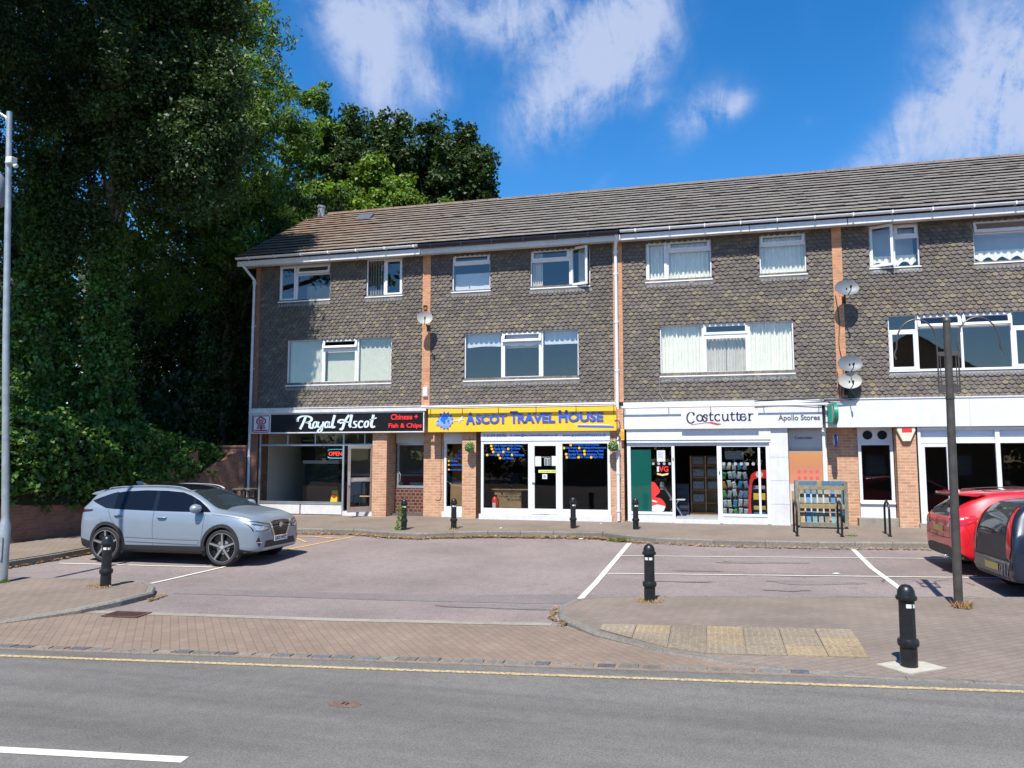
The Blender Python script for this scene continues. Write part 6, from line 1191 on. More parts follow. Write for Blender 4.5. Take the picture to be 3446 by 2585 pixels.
for sy in (-1, 1): mb = MB(); mb.tube(spline([(-1.6, sy * .60, 1.50), (-1.5, sy * .605, 1.545), (-.6, sy * .62, 1.598), (.1, sy * .61, 1.578), (.35, sy * .60, 1.50)], 5), .011, 8); mb.build('roof_rail', alu, c1_.t, smooth=True)
c1_.both('sill_trim', [(-.98, .225), (.94, .225), (.94, .40), (.86, .385), (-.9, .375), (-.98, .40)], trim_b, off=.010); c1_.arch(trim_b, .058)
c1_.both('bumper_trim', [(1.72, .24), (2.05, .255), (2.13, .29), (1.72, .36)], trim_b, off=.008); c1_.both('bumper_trim', [(-2.17, .32), (-1.75, .26), (-1.75, .42), (-2.19, .50)], trim_b, off=.008)
c1_.decal('lower_grille', [(-.60, 0.365), (-.55, 0.494), (.55, 0.494), (.60, 0.365), (.5, 0.320), (-.5, 0.320)], 'f', trim_b, .006); c1_.decal('splitter', [(-.66, 0.336), (-.62, 0.359), (.62, 0.359), (.66, 0.336), (.55, 0.295), (-.55, 0.295)], 'f', alu, .010)
c1_.decal('grille', [(-.36, 0.851), (-.20, 0.529), (.20, 0.529), (.36, 0.851), (.2, 0.880), (-.2, 0.880)], 'f', gloss_b, .006); 
for sy in (-1, 1): c1_.decal('grille_trim', [(sy * .37, 0.862), (sy * .42, 0.851), (sy * .235, 0.500), (sy * .19, 0.529)], 'f', chrome, .014)
c1_.decal('grille_trim', [(-.235, 0.500), (.235, 0.500), (.20, 0.535), (-.20, 0.535)], 'f', chrome, .014)
bd_ = MB(); bd_.lathe([(.062, 0), (.055, 0.008), (.045, 0.009), (.045, 0.002), (0, 0.002)], (0, 0, 0), 'x', 24); bo = bd_.build('badge', chrome, c1_.t); hx = c1_.bvh.ray_cast(Vector((5, 0, .79)), Vector((-1, 0, 0)))[0]; bo.location = (hx.x + .012, 0, .79); mb = MB(); mb.box(.004, .012, -.07, .07, -.012, .012); o = mb.build('badge_bar', chrome, bo)
for sy in (-1, 1):
    c1_.decal('headlight', [(sy * .46, 0.722), (sy * .46, 0.763), (sy * .60, 0.786), (sy * .77, 0.816), (sy * .83, 0.833), (sy * .80, 0.722), (sy * .70, 0.710)], 'f', lampc, .007); c1_.decal('headlight_surround', [(sy * .44, 0.704), (sy * .44, 0.769), (sy * .62, 0.804), (sy * .87, 0.868), (sy * .84, 0.704)], 'f', gloss_b, .004)
    c1_.decal('daytime_lamp', [(sy * .40, 0.839), (sy * .60, 0.868), (sy * .84, 0.915), (sy * .855, 0.903), (sy * .62, 0.845), (sy * .42, 0.821)], 'f', chrome, .009); c1_.decal('air_intake', [(sy * .76, 0.599), (sy * .80, 0.494), (sy * .74, 0.389), (sy * .70, 0.459)], 'f', gloss_b, .006); c1_.decal('intake_trim', [(sy * .80, 0.494), (sy * .66, 0.476), (sy * .70, 0.459), (sy * .78, 0.470)], 'f', chrome, .012)
    c1_.decal('tail_light', [(-2.13, 1.03), (-1.80, 1.06), (-1.78, 1.095), (-2.13, 1.09)], 's', plain('lamp_dark_red', (.06, .008, .01), .1), .007, None, sy)
    for pts in ([(.82, .36), (.86, .6), (.90, 1.04)], [(-.24, .38), (-.26, .7), (-.26, 1.075)], [(-1.02, .40), (-.98, .60), (-1.10, .74), (-1.24, .90), (-1.33, 1.1)], [(1.05, 1.03), (1.5, .99), (1.9, .93)]): c1_.seam(pts, .007, sy)
    c1_.decal('door_moulding', [(-.85, .45), (.78, .42), (.80, .50), (.2, .50), (-.9, .525)], 's', p1, .012, None, sy); c1_.seam([(-.9, .53), (.2, .505), (.8, .505)], .006, sy)
    c1_.seam([(-1.9, .97), (-1.2, .95), (-.3, .925), (.8, .905), (1.5, .87)], .007, sy, mat=plain('crease_shade', (.20, .24, .29), .4))  # no gap here: a darker strip paints the shade of the body crease
c1_.decal('fuel_flap', [(-1.68, .78), (-1.66, .92), (-1.50, .93), (-1.50, .79)], 's', p1, .006, None, -1); c1_.mirror(.70, 1.15, p1, .87); c1_.handle(-.05, .95, p1); c1_.handle(-1.06, .98, p1)
mb = MB(); hx = c1_.bvh.ray_cast(Vector((5, 0, .50)), Vector((-1, 0, 0)))[0].x + .016; mb.box(hx, hx + .012, -.26, .26, .455, .565); pl = mb.build('number_plate', plate_w, c1_.t, bevel=.004)
def plate_text(parent, s, x, y0, y1, z0, z1, m_, front=True):
    o = text('lettering', s, y0, y1, z0, z1, 0, m_, parent, .012, depth=.004); me = o.data; n = len(me.vertices); a = np.empty(n * 3, np.float32); me.vertices.foreach_get('co', a); a = a.reshape(-1, 3); b = a.copy()
    b[:, 0] = x - a[:, 1] if front else x + a[:, 1]; b[:, 1] = a[:, 0] if front else -a[:, 0]; me.vertices.foreach_set('co', b.ravel()); me.update(); return o
plate_text(pl, 'LR73 WCY', hx + .0125, -.22, .23, .475, .547, black)
c1_.wheels(.292, 5, plain('rim_silver', (.36, .36, .36), .35, .6), gloss_b, .22, True)
def fx_(x): return 1.31 + (x - 1.31) * .80 if x > 1.31 else (-1.355 + (x + 1.355) * .80 if x < -1.355 else x)
def warp(o, ox=0):
    for ch in o.children:
        if ch.name.startswith('wheel') and not ch.name.startswith('wheel_arch'): continue
        n = len(ch.data.vertices); a = np.empty(n * 3, np.float32); ch.data.vertices.foreach_get('co', a); a = a.reshape(-1, 3); off_ = ox + ch.location.x; far = fx_(off_) - off_
        if abs(ch.location.x) > .01: ch.location.x += fx_(off_) - off_
        else: a[:, 0] = [fx_(float(v)) for v in a[:, 0]]; ch.data.vertices.foreach_set('co', a.ravel()); ch.data.update()
        if abs(ch.location.x) < .01: warp(ch)
warp(c1_.t); c1_.t.scale = (1.005, .975, .955)
# -- red hot hatch seen from behind
p2 = carpaint('paint_red', (.62, .014, .025), .05, .3, 1.)
ST = [(-1.97, .32, .50, .80, .84, .58, .72, .66, .54, .82), (-1.965, .28, .50, .90, .97, .70, .80, .74, .60, .95), (-1.92, .25, .52, .95, 1.05, .76, .835, .78, .63, 1.02), (-1.80, .23, .55, .98, 1.16, .80, .855, .80, .63, 1.10), (-1.55, .22, .57, .985, 1.33, .82, .86, .815, .60, 1.26), (-1.30, .21, .58, .985, 1.425, .82, .86, .82, .60, 1.345), (-.8, .20, .58, .97, 1.465, .82, .86, .825, .605, 1.39), (-.2, .19, .58, .95, 1.465, .82, .86, .825, .60, 1.39), (.25, .19, .58, .93, 1.40, .82, .86, .825, .60, 1.33), (.65, .19, .58, .92, 1.17, .82, .86, .82, .66, 1.12), (.95, .20, .58, .91, 1.02, .82, .86, .81, .70, .98), (1.4, .21, .56, .84, .93, .80, .85, .78, .62, .90), (1.8, .24, .52, .74, .80, .72, .77, .68, .52, .78), (1.95, .28, .48, .64, .69, .60, .65, .57, .42, .67), (1.98, .33, .46, .58, .62, .50, .54, .48, .36, .61)]
c2_ = Car('parked_car', 'red hatchback with a roof spoiler parked beyond the dark blue car', (19.8, -5.28, gz(-5.2)), R(2), ST, p2, (1.18, -1.31), .315, .745, .345)
c2_.both('side_window', [(-1.36, 1.10), (-1.30, 1.16), (-.95, 1.27), (-.6, 1.345), (-.1, 1.37), (.25, 1.30), (.55, 1.12), (.72, .96), (0, .965), (-.7, .985), (-1.05, 1.02)], car_glass)
c2_.decal('rear_window', [(-.56, 1.00), (-.54, 1.10), (-.46, 1.32), (.46, 1.32), (.54, 1.10), (.56, 1.00), (.3, .985), (-.3, .985)], 'r', car_glass2)
mb = MB(); n_ = 9; vs = []
for k in range(n_): yy = -.60 + 1.2 * k / (n_ - 1); e = 1 - (abs(yy) / .60) ** 4; xr = -1.90 + .10 * (1 - e) ; vs += [(-1.35, yy, 1.445 - .04 * (1 - e)), (xr, yy * 1.0, 1.395), (xr + .01, yy, 1.365), (-1.50, yy, 1.355 - .02 * (1 - e))]
mb.add(vs, [(4 * k + j, 4 * k + 4 + j, 4 * k + 4 + (j + 1) % 4, 4 * k + (j + 1) % 4) for k in range(n_ - 1) for j in range(4)] + [(0, 1, 2, 3), tuple(4 * (n_ - 1) + j for j in range(4))]); mb.build('spoiler', p2, c2_.t, smooth=True)
mb = MB(); mb.box(-1.87, -1.5, -.50, .50, 1.335, 1.356); mb.build('spoiler_underside', trim_b, c2_.t)
for sy in (-1, 1):
    c2_.decal('tail_light', [(sy * .50, .80), (sy * .53, .94), (sy * .66, .97), (sy * .80, .99), (sy * .84, .86), (sy * .70, .80)], 'r', lampr, .008); c2_.decal('reversing_lamp', [(sy * .50, .80), (sy * .52, .87), (sy * .64, .87), (sy * .63, .80)], 'r', lampc, .012)
    c2_.decal('tail_light', [(-1.90, .84), (-1.88, .985), (-1.64, 1.02), (-1.55, .98), (-1.66, .90), (-1.8, .84)], 's', lampr, .007, None, sy)
    mb = MB(); mb.tube(spline([(-1.38, sy * .57, 1.425), (-.8, sy * .585, 1.462), (-.2, sy * .58, 1.46), (.2, sy * .57, 1.41)], 4), .010, 6); mb.build('roof_gutter', trim_b, c2_.t)
    c2_.seam([(-.45, .25), (-.52, .6), (-.5, .97)], .008, sy); c2_.seam([(-1.68, .98), (-1.78, .84), (-1.72, .66), (-1.78, .5)], .007, sy)
c2_.decal('panel_gap_or_crease', ribbon_poly([(-.70, .62), (-.4, .60), (.4, .60), (.70, .62)], .010), 'r', seam_m, .003, c2_.body); c2_.decal('panel_gap_or_crease', ribbon_poly([(-.60, .79), (-.56, .62)], .010), 'r', seam_m, .003, c2_.body); c2_.decal('panel_gap_or_crease', ribbon_poly([(.60, .79), (.56, .62)], .010), 'r', seam_m, .003, c2_.body)
c2_.decal('plate_recess', [(-.34, .66), (-.36, .84), (.36, .84), (.34, .66)], 'r', p2, .004); c2_.decal('number_plate', [(-.26, .69), (-.26, .80), (.26, .80), (.26, .69)], 'r', plate_y, .012)
c2_.decal('diffuser', [(-.62, .285), (-.68, .42), (-.5, .46), (.5, .46), (.68, .42), (.62, .285)], 'r', trim_b, .008); c2_.both('diffuser_side', [(-1.97, .26), (-1.97, .42), (-1.80, .33), (-1.70, .25)], trim_b, off=.008)
for yy in (-.42, -.34): mb = MB(); mb.lathe([(.036, -.06), (.040, 0), (.034, .004), (.032, -.05)], (-1.93, yy, .275), 'x', 14); mb.v = [(-3.86 - x if False else x - .04, y, z) for x, y, z in mb.v]; mb.build('exhaust_tip', chrome, c2_.t, smooth=True)
mb = MB(); mb.tube([(-1.90, -.05, 1.0), (-1.80, -.1, 1.055), (-1.775, -.42, 1.07)], .012, 6); mb.build('rear_wiper', trim_b, c2_.t); c2_.arch(p2, .03, off=.016); c2_.both('side_skirt', [(-.94, .19), (.80, .19), (.80, .27), (-.94, .27)], p2, off=.02); c2_.mirror(.55, 1.0, p2, .82); c2_.wheels(.225, 5, plain('rim_grey', (.2, .2, .21), .3, .6), gloss_b, .2); c2_.handle(-.30, .87, p2)
# -- dark blue older hatchback, scraped bumper
p3 = carpaint('paint_dark_blue', (.012, .020, .042), .25, .38, .6, .2); p3s = plain('paint_faded_blue', (.016, .021, .034), .45, .1, var=.3, scale=9)
ST = [(-1.86, .33, .48, .62, .68, .56, .70, .68, .60, .66), (-1.855, .28, .48, .70, .80, .70, .79, .76, .66, .78), (-1.83, .25, .50, .90, 1.0, .76, .82, .79, .67, .98), (-1.76, .23, .52, .95, 1.20, .78, .83, .80, .66, 1.14), (-1.62, .22, .54, .96, 1.38, .79, .83, .80, .65, 1.30), (-1.42, .21, .55, .96, 1.46, .79, .83, .805, .62, 1.375), (-.8, .20, .55, .95, 1.485, .79, .83, .805, .62, 1.41), (-.2, .20, .55, .93, 1.48, .79, .83, .805, .61, 1.41), (.25, .20, .55, .91, 1.40, .79, .83, .80, .60, 1.34), (.7, .20, .55, .89, 1.13, .79, .83, .79, .65, 1.08), (.95, .20, .54, .88, .98, .79, .83, .785, .68, .95), (1.4, .21, .52, .80, .88, .77, .82, .75, .60, .86), (1.75, .24, .48, .70, .76, .70, .75, .68, .50, .74), (1.88, .28, .46, .62, .66, .60, .65, .58, .42, .65), (1.90, .33, .44, .56, .60, .50, .55, .48, .38, .59)]
c3_ = Car('parked_car', 'dark blue hatchback with a scraped rear bumper and tall red lamps at the right edge', (19.9, -7.33, gz(-7.3)), R(2.5), ST, p3, (1.20, -1.26), .295, .72, .325)
c3_.decal('rear_window', [(-.50, .94), (-.49, 1.05), (-.43, 1.37), (.43, 1.37), (.49, 1.05), (.50, .94)], 'r', car_glass2, .005); c3_.decal('window_rubber', [(-.53, .91), (-.52, 1.05), (-.455, 1.395), (.455, 1.395), (.52, 1.05), (.53, .91)], 'r', trim_b, .003)
c3_.both('side_window', [(-1.35, 1.02), (-1.25, 1.32), (-.6, 1.385), (0, 1.37), (.3, 1.28), (.70, .97), (0, .97), (-.7, .98)], car_glass)
for sy in (-1, 1):
    c3_.decal('tail_light', [(sy * .60, .60), (sy * .585, .90), (sy * .545, 1.10), (sy * .49, 1.33), (sy * .53, 1.34), (sy * .63, 1.14), (sy * .71, .94), (sy * .75, .74), (sy * .70, .58)], 'r', lampr, .010, fine=.04)
    c3_.seam([(-.5, .25), (-.56, .6), (-.55, .95)], .008, sy); c3_.seam([(-1.84, .56), (-1.55, .50), (-1.5, .45)], .008, sy)
c3_.decal('tailgate', [(-.60, .56), (-.60, .86), (-.56, .90), (.56, .90), (.60, .86), (.60, .56)], 'r', p3s, .004, label=None) if False else c3_.decal('tailgate', [(-.60, .56), (-.60, .86), (-.56, .90), (.56, .90), (.60, .86), (.60, .56)], 'r', p3s, .004)
c3_.decal('panel_gap_or_crease', ribbon_poly([(-.70, .55), (.70, .55)], .012), 'r', seam_m, .006, c3_.body); c3_.decal('number_plate', [(-.26, .36), (-.26, .47), (.26, .47), (.26, .36)], 'r', plate_y, .008)
scr = MB(); scm = plain('scrape_bare', (.30, .31, .32), .7, var=.3, scale=30)
for k, pts in enumerate([[(-.36, .30), (-.40, .48), (-.44, .49), (-.42, .30)], [(-.46, .26), (-.49, .50), (-.54, .51), (-.53, .27)], [(-.56, .27), (-.60, .44), (-.63, .40), (-.60, .27)], [(-.30, .36), (-.31, .44), (-.35, .43)], [(-.60, .52), (-.72, .55), (-.70, .50)], [(.55, .80), (.58, .86), (.52, .84)]]): c3_.decal('scratch', pts, 'r', scm, .0075 + .0003 * k, c3_.body)
c3_.decal('bumper_damage', [(-.66, .42), (-.68, .52), (-.78, .54), (-.76, .42)], 'r', trim_b, .006, c3_.body); c3_.decal('bumper_base', [(-.62, .235), (-.66, .30), (.66, .30), (.62, .235)], 'r', trim_b, .006)
mb = MB(); mb.tube(spline([(-1.86, .05, .93), (-1.88, .10, .97), (-1.86, .35, .985), (-1.84, .5, .96)], 4), .012, 6); mb.tube(spline([(-1.87, -.10, .94), (-1.875, .05, .95)], 3), .02, 6); mb.build('rear_wiper', trim_b, c3_.t); mb = MB(); mb.tube([(-1.0, 0, 1.48), (-1.25, 0, 1.72)], .005, 6); mb.build('aerial', black, c3_.t)
c3_.arch(p3, .025, off=.010); c3_.wheels(.19, 7, greyp, gloss_b, .19); c3_.mirror(.55, .98, trim_b, .80); c3_.handle(-.4, .84, p3)
# ---------------------------------------------------------------- brick garden wall, hedge and trees
wl = thing('brick_wall', 'old brown brick garden wall under the hedge running to the shops', 'wall')
pts = [(-6.5, -12.0), (-3.6, -9.3), (-1.9, -7.0), (-1.25, -4.2), (-.75, -1.6), (-.30, -.25)]
mb = MB()
for i, (a, b) in enumerate(zip(pts[:-1], pts[1:])):
    dx, dy = b[0] - a[0], b[1] - a[1]; l = math.hypot(dx, dy); nx, ny = -dy / l * .22, dx / l * .22; h0 = .62 if i < 3 else 1.2; h1 = .62 if i < 3 else 1.9
    mb.add([(a[0], a[1], -.6), (b[0], b[1], -.6), (b[0] + nx, b[1] + ny, -.6), (a[0] + nx, a[1] + ny, -.6), (a[0], a[1], h0), (b[0], b[1], h1), (b[0] + nx, b[1] + ny, h1), (a[0] + nx, a[1] + ny, h0)], [(4, 5, 6, 7), (0, 1, 5, 4), (1, 2, 6, 5), (2, 3, 7, 6), (3, 0, 4, 7)])
mb.box(-.95, -.10, -.25, -.02, -.3, 2.02)
mb.build('masonry', brick_dk, wl); mb = MB(); mb.box(-.98, -.08, -.28, .0, 2.021, 2.08); mb.build('coping', brick_or, wl)
def leaves(centers, rad, per, size, flat=.75, seed=0, asp=.6, shell=.5, droop=0.):
    """leaf-sized quads gathered in clumps round the centres; returns verts, faces, tints"""
    r = np.random.default_rng(seed); n = len(centers); c = np.repeat(centers, per, 0); rr = np.repeat(rad if hasattr(rad, '__len__') else np.full(n, rad), per)
    d = r.normal(size=(len(c), 3)); d /= np.linalg.norm(d, axis=1)[:, None]; q = r.random(len(c)) ** (1 - shell * .7); off = d * (rr * q)[:, None]; off[:, 2] *= flat; p = c + off
    nrm = d * .55 + r.normal(size=d.shape) * .6; nrm[:, 2] += .45; nrm /= np.linalg.norm(nrm, axis=1)[:, None]; a = np.cross(nrm, r.normal(size=d.shape)); a[:, 2] -= droop; a /= np.linalg.norm(a, axis=1)[:, None]; b = np.cross(nrm, a); b /= np.linalg.norm(b, axis=1)[:, None]
    s = (size * r.uniform(.55, 1.35, len(c)))[:, None]; V = np.stack([p - a * s, p + b * s * asp + nrm * s * .12, p + a * s, p - b * s * asp + nrm * s * .12], 1).reshape(-1, 3)
    cl = np.repeat(r.uniform(.62, 1.35, n), per); g = cl * r.uniform(.6, 1.4, len(c)); T = np.stack([g * r.uniform(.8, 1.35, len(c)), g, g * r.uniform(.6, 1.1, len(c))], 1)
    return V, np.arange(len(V)).reshape(-1, 4), T
def crown_pts(ells, n, seed, inner=.45, low=-.7):
    """clump centres: in lobes set over each ellipsoid, so the outline is uneven"""
    r = np.random.default_rng(seed); vol = np.array([(e[3] * e[4] + e[4] * e[5] + e[3] * e[5]) * (e[6] if len(e) > 6 else 1) for e in ells]); out = []
    for e, k in zip(ells, np.maximum(4, (n * vol / vol.sum())).astype(int)):
        nl = max(5, k // 14); ld = r.normal(size=(nl, 3)); ld[:, 2] = ld[:, 2] * .9 + .15; ld /= np.linalg.norm(ld, axis=1)[:, None]; i = r.integers(nl, size=k); d = ld[i] * r.uniform(.65, 1.02, (k, 1)) + r.normal(size=(k, 3)) * .17
        d = d[d[:, 2] > low]; out.append(np.array(e[:3]) + d * np.array(e[3:6]))
    return np.concatenate(out)
def limb(mb, a, b, r0, r1, seed, n=7, wob=.12):
    r = np.random.default_rng(seed); pts = []; L = math.dist(a, b)
    for i in range(n + 1): t = i / n; w_ = math.sin(math.pi * t) * wob * L * .25; pts.append(tuple(a[k] + (b[k] - a[k]) * t + r.normal(0, 1) * w_ * .35 for k in range(3)))
    mb.tube(pts, [r0 + (r1 - r0) * i / n for i in range(n + 1)], 9); return pts
def tree(name, label, base, fork, ells, n, per, size, mat, seed, r0=.28, group=None, crad=.55, nl=7, droop=0., asp=.6, low=-.7, shell=.5):
    t = thing(name, label, 'tree', base, 0, group); ob = np.array(base); mb = MB(); tr = limb(mb, (0, 0, -.3), tuple(np.array(fork) - ob), r0, r0 * .62, seed, wob=.08); r = random.Random(seed)
    for k in range(nl):
        e = ells[k % len(ells)]; tgt = (e[0] + r.uniform(-.6, .6) * e[3] - ob[0], e[1] + r.uniform(-.6, .6) * e[4] - ob[1], e[2] + r.uniform(-.2, .75) * e[5] - ob[2]); s = tr[-1 - (k % 3)]; lp = limb(mb, s, tgt, r0 * .42, r0 * .07, seed * 31 + k, 7, .25)
        for q in range(3): j = r.randrange(2, 6); e2 = tuple(lp[j][i] + r.uniform(-1, 1) * e[3 + i] * .35 for i in range(3)); limb(mb, lp[j], e2, r0 * .14, .012, seed * 77 + k * 5 + q, 4, .3)
    mb.build('trunk', bark_m, t, smooth=True)
    c = crown_pts(ells, n, seed, low=low) - ob; rd = np.random.default_rng(seed + 5).uniform(.5, 1.25, len(c)) * crad; V, F, T = leaves(c, rd, per, size, seed=seed + 9, droop=droop, asp=asp, shell=shell); raw_mesh('crown', V, F, mat, t, T); return t
# front trees that hang over the wall and keep the left in shade
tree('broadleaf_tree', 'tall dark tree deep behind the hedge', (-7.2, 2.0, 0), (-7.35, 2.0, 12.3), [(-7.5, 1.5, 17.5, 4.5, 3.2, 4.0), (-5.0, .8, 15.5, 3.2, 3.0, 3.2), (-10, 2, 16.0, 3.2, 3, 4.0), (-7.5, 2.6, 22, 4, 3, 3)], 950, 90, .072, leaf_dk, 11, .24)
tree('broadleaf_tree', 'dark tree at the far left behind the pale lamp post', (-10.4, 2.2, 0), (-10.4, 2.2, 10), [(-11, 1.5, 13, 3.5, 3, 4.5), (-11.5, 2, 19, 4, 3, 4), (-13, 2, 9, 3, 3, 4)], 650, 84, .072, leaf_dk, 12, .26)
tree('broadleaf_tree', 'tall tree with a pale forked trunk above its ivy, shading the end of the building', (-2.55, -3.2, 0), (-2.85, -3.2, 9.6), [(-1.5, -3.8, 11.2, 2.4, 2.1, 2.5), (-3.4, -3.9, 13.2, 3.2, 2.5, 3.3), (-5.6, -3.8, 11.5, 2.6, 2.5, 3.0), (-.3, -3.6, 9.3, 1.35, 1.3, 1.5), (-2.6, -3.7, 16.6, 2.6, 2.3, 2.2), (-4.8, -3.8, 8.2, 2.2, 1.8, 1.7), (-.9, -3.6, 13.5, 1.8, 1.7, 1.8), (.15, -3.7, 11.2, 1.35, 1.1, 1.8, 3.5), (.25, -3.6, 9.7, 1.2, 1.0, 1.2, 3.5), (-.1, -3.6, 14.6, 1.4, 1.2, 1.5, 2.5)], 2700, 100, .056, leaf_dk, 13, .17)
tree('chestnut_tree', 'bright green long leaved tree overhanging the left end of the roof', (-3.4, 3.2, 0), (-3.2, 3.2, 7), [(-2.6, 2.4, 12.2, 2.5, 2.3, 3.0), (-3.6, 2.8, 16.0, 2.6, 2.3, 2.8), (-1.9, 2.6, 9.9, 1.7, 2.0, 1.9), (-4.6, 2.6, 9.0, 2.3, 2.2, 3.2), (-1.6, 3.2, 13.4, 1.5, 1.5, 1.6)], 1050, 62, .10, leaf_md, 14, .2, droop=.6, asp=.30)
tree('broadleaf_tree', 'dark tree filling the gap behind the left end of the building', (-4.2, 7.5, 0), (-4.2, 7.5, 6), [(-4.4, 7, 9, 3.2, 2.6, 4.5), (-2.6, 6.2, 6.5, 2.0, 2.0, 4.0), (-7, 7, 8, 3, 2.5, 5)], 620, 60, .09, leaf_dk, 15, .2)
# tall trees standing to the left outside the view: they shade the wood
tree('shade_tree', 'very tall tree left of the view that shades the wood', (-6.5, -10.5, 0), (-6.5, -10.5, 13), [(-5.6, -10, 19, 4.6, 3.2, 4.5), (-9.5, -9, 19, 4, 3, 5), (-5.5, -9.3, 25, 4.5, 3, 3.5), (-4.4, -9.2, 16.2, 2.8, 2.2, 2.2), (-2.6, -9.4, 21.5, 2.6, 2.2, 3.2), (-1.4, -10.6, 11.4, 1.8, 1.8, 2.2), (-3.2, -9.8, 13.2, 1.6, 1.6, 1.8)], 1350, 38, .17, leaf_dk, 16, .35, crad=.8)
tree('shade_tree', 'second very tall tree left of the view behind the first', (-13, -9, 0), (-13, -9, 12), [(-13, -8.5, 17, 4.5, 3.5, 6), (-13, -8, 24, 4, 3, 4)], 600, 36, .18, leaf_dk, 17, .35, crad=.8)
# ivy columns on the trunks
def ivy(name, label, axis_pts, rads, n, per, seed, mat=None, size=.065):
    r = np.random.default_rng(seed); A = np.array(axis_pts); t = r.random(n) * (len(A) - 1); i = np.minimum(t.astype(int), len(A) - 2); f = (t - i)[:, None]; c = A[i] * (1 - f) + A[i + 1] * f; rr = np.interp(t, range(len(A)), rads); a = r.uniform(0, 6.28, n); q = r.uniform(.55, 1.1, n)
    c = c + np.stack([rr * q * np.cos(a), rr * q * np.sin(a), r.normal(0, .1, n)], 1); V, F, T = leaves(c, .26, per, size, seed=seed + 1, flat=1.1, droop=.4, asp=.75); return raw_mesh(name, V, F, mat or leaf_ivy, None, T, label=label, cat='ivy')
ivy('ivy_column', 'thick column of ivy climbing the forked trunk', [(-2.6, -3.0, 0), (-2.6, -3.1, 2.2), (-2.7, -3.2, 5), (-2.8, -3.2, 8.3)], [1.15, .75, .45, .26], 420, 60, 31); ivy('ivy_column', 'broad column of ivy on a dead trunk behind the pale lamp post', [(-4.2, -3.7, 0), (-4.2, -3.8, 4), (-4.35, -3.8, 7), (-4.5, -3.8, 10.2)], [.9, .8, .62, .35], 480, 60, 32)
ivy('ivy_column', 'ivy on the trunk of the long leaved tree beside the end of the building', [(-3.3, 3.0, 0), (-3.3, 3.0, 4), (-3.2, 3.0, 8)], [1.0, .8, .5], 300, 56, 33, leaf_dk)
ivy('ivy_thicket', 'dark thicket between the garden wall and the end of the building', [(-1.1, 3.0, 0), (-1.2, 4.5, 2), (-1.3, 7, 4)], [.9, 1.2, 1.5], 420, 60, 34, leaf_dk, .08)
# hedge tumbling over the wall
def hedge_pts(n, seed):
    r = np.random.default_rng(seed); P_ = [(-5.0, -9.2), (-2.7, -7.4), (-2.0, -5.6), (-1.5, -3.2), (-1.15, -.4)]; A = np.array(P_); t = r.random(n) * (len(A) - 1); i = np.minimum(t.astype(int), len(A) - 2); f = (t - i)[:, None]; c = A[i] * (1 - f) + A[i + 1] * f
    top = np.interp(t, [0, 1, 2, 3, 4], [2.75, 2.7, 2.75, 2.45, 1.95]); th = np.interp(t, [0, 1, 2, 3, 4], [.95, .95, .9, .7, .45]); lo = np.interp(t, [0, 1, 2, 3, 4], [.35, .45, .55, .7, .9]); a = r.uniform(0, math.pi * 2, n); h = (top - lo) / 2; q = r.uniform(.72, 1.05, n) + .09 * np.sin(t * 14 + a * 3)
    x = c[:, 0] + .3 * 0 + th * q * np.cos(a) * .95; y = c[:, 1] + th * q * np.cos(a) * .05 + r.normal(0, .1, n); z = lo + h + h * q * np.sin(a); return np.stack([x, y, z], 1)
hp = hedge_pts(1500, 41); V, F, T = leaves(hp, .24, 62, .058, seed=42, flat=.9, droop=.3, asp=.75); hd = raw_mesh('hedge', V, F, leaf_ivy, None, T, label='leafy green hedge tumbling over the brick wall beside the car', cat='hedge')
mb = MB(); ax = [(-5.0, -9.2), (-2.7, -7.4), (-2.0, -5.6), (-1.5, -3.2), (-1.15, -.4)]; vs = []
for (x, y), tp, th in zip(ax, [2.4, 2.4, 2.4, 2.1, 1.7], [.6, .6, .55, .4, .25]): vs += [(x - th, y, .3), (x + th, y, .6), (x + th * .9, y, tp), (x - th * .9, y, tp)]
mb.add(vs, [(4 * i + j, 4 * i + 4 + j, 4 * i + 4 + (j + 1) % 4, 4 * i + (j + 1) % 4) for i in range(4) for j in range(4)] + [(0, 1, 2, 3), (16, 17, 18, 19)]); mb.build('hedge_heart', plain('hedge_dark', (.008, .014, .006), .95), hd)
# the depth of the wood: undergrowth and further crowns, one mass
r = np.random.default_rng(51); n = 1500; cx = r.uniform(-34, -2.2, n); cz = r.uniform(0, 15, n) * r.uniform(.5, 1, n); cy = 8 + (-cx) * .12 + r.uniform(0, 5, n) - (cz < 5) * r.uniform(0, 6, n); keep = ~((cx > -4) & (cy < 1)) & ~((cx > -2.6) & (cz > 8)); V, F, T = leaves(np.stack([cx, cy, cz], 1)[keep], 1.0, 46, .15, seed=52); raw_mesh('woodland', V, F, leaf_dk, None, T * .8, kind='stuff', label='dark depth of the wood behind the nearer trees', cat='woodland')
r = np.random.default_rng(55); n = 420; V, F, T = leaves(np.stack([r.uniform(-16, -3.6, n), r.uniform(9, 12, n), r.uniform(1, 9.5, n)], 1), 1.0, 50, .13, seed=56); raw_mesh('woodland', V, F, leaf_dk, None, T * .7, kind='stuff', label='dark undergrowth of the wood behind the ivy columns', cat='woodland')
r = np.random.default_rng(53); n = 800; V, F, T = leaves(np.stack([r.uniform(-34, -1.5, n), r.uniform(12, 20, n), r.uniform(0, 17, n) ** .98], 1), 1.5, 26, .26, seed=54); raw_mesh('woodland', V, F, leaf_dk, None, T * .6, kind='stuff', label='furthest crowns of the wood, almost black', cat='woodland')
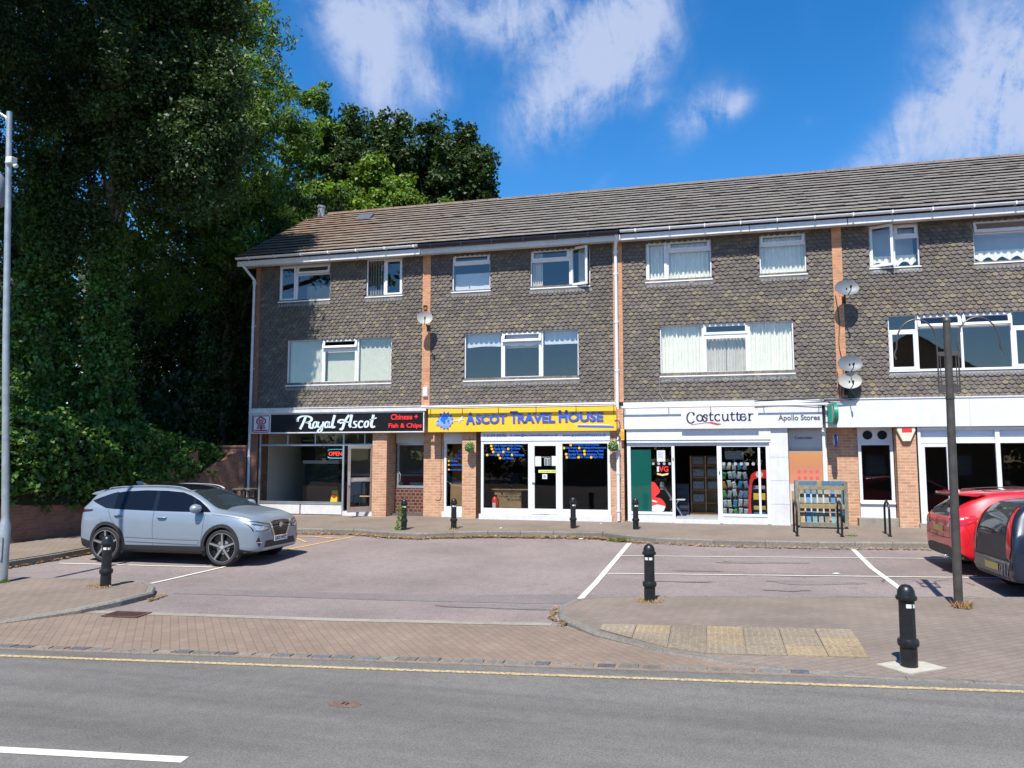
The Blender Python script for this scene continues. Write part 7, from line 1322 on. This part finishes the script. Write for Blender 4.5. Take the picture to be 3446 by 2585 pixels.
# trees behind the roof
tree('oak_tree', 'tall thin topped dark tree next to the long leaved tree behind the roof', (-6.2, 15, 0), (-6.2, 15, 12), [(-6.0, 14, 17.0, 1.6, 1.6, 2.6), (-5.4, 14, 19.2, 1.0, 1.0, 1.5), (-7.0, 14, 20.4, .8, .7, .6), (-5.0, 14.5, 14.5, 2.6, 2, 2.6)], 420, 56, .11, leaf_md, 21, .22, crad=.5)
tree('oak_tree', 'dark rounded tree behind the roof with gaps of sky in its crown', (-3.4, 16, 0), (-3.4, 16, 12), [(-3.7, 15, 18.0, 1.6, 1.8, 1.9), (-3.0, 15, 15.5, 2.5, 2.2, 2.2)], 430, 56, .11, leaf_dk, 22, .22, crad=.5)
tree('oak_tree', 'largest dark tree behind the roof with a broad domed crown', (-.2, 16, 0), (-.2, 16, 11), [(-.9, 15, 17.4, 2.1, 2, 1.9), (.9, 15, 16.9, 1.8, 2, 1.9), (-.2, 15, 14.8, 3.2, 2.3, 2.6), (1.7, 15.2, 15.0, 1.4, 1.6, 2.0)], 820, 56, .11, leaf_dk, 23, .25, crad=.5)
tree('oak_tree', 'dark tree with a ragged right edge at the end of the row behind the roof', (3.4, 16, 0), (3.4, 16, 10), [(2.95, 15, 15.1, 1.0, 1.3, 1.8), (2.7, 15, 13.0, 1.2, 1.5, 1.8)], 260, 56, .11, leaf_dk, 24, .2, crad=.45)
tree('maple_tree', 'lighter green bushy tree just above the ridge of the roof', (-1.2, 12.0, 0), (-1.2, 12, 9), [(-1.8, 11.5, 13.8, 1.7, 1.5, 1.6), (-.1, 11.4, 12.9, 1.3, 1.3, 1.4), (-2.6, 11.5, 12.2, 1.8, 1.5, 1.3)], 480, 56, .095, leaf_lt, 25, .15, crad=.45)
tree('maple_tree', 'low light green bush showing over the ridge at the right of the trees', (2.6, 12.0, 0), (2.6, 12, 9), [(2.3, 11.5, 12.1, 1.2, 1.2, 1.0), (1.1, 11.5, 11.6, 1.4, 1.2, .9)], 260, 56, .095, leaf_lt, 26, .13, crad=.42)
tree('maple_tree', 'yellow green bush showing over the left end of the ridge', (-3.2, 10.5, 0), (-3.2, 10.5, 8), [(-3.0, 10.0, 11.6, 1.6, 1.2, 1.2), (-4.2, 10.2, 12.8, 1.0, 1.0, 1.8)], 260, 56, .095, leaf_lt, 27, .13, crad=.42)
# houses and trees across the road behind the camera, seen only in the window reflections
def house(x, y, wd, dp, h, lab):
    t = thing('house', lab, 'house', (x, y, -.5)); mb = MB(); mb.box(-wd / 2, wd / 2, -dp / 2, dp / 2, 0, h); mb.add([(-wd / 2, -dp / 2, h), (-wd / 2, dp / 2, h), (wd / 2, dp / 2, h), (wd / 2, -dp / 2, h), (0, -dp / 2, h + 3.2), (0, dp / 2, h + 3.2)], [(0, 3, 4), (1, 5, 2)]); mb.build('wall', brick_dk, t)
    mb = MB(); mb.add([(-wd / 2 - .3, -dp / 2 - .3, h - .15), (0, -dp / 2 - .3, h + 3.3), (0, dp / 2 + .3, h + 3.3), (-wd / 2 - .3, dp / 2 + .3, h - .15), (wd / 2 + .3, -dp / 2 - .3, h - .15), (wd / 2 + .3, dp / 2 + .3, h - .15)], [(0, 1, 2, 3), (1, 4, 5, 2)]); mb.build('roof', plain('dark_roof', (.05, .045, .045), .8), t)
    for k in (-1, 1): mb = MB(); mb.box(k * wd * .25 - .6, k * wd * .25 + .6, dp / 2, dp / 2 + .06, 1.0, 2.3); mb.build('window', white, t)
house(27.0, -40, 10, 9, 7.3, 'brown gabled house across the road behind the viewpoint, right'); house(4, -46, 9, 9, 5.2, 'brown gabled house across the road behind the viewpoint, left')
for k, (x, y) in enumerate([(-12, -48), (-4, -50), (12.5, -50), (18, -47), (34, -48), (42, -44)]): tree('broadleaf_tree', ['first', 'second', 'third', 'fourth', 'fifth', 'last'][k] + ' dark tree from the left across the road behind the viewpoint', (x, y, -.5), (x, y, 2.4), [(x, y, 4.4, 3.6, 3, 2.6)], 90, 26, .3, leaf_dk, 60 + k, .2, 'trees across the road', crad=1.0)
r = np.random.default_rng(71); n = 900; V, F, T = leaves(np.stack([r.uniform(-30, 55, n), r.uniform(-44, -40, n) - 2, r.uniform(-.3, 3.6, n)], 1), 1.1, 24, .26, seed=72); raw_mesh('reflection_hedge', V, F, leaf_dk, None, T * .7, kind='stuff', label='dark hedge added behind the viewpoint to dim the window reflections', cat='reflection_hedge')  # unseen hedge added to darken what the shop glass reflects
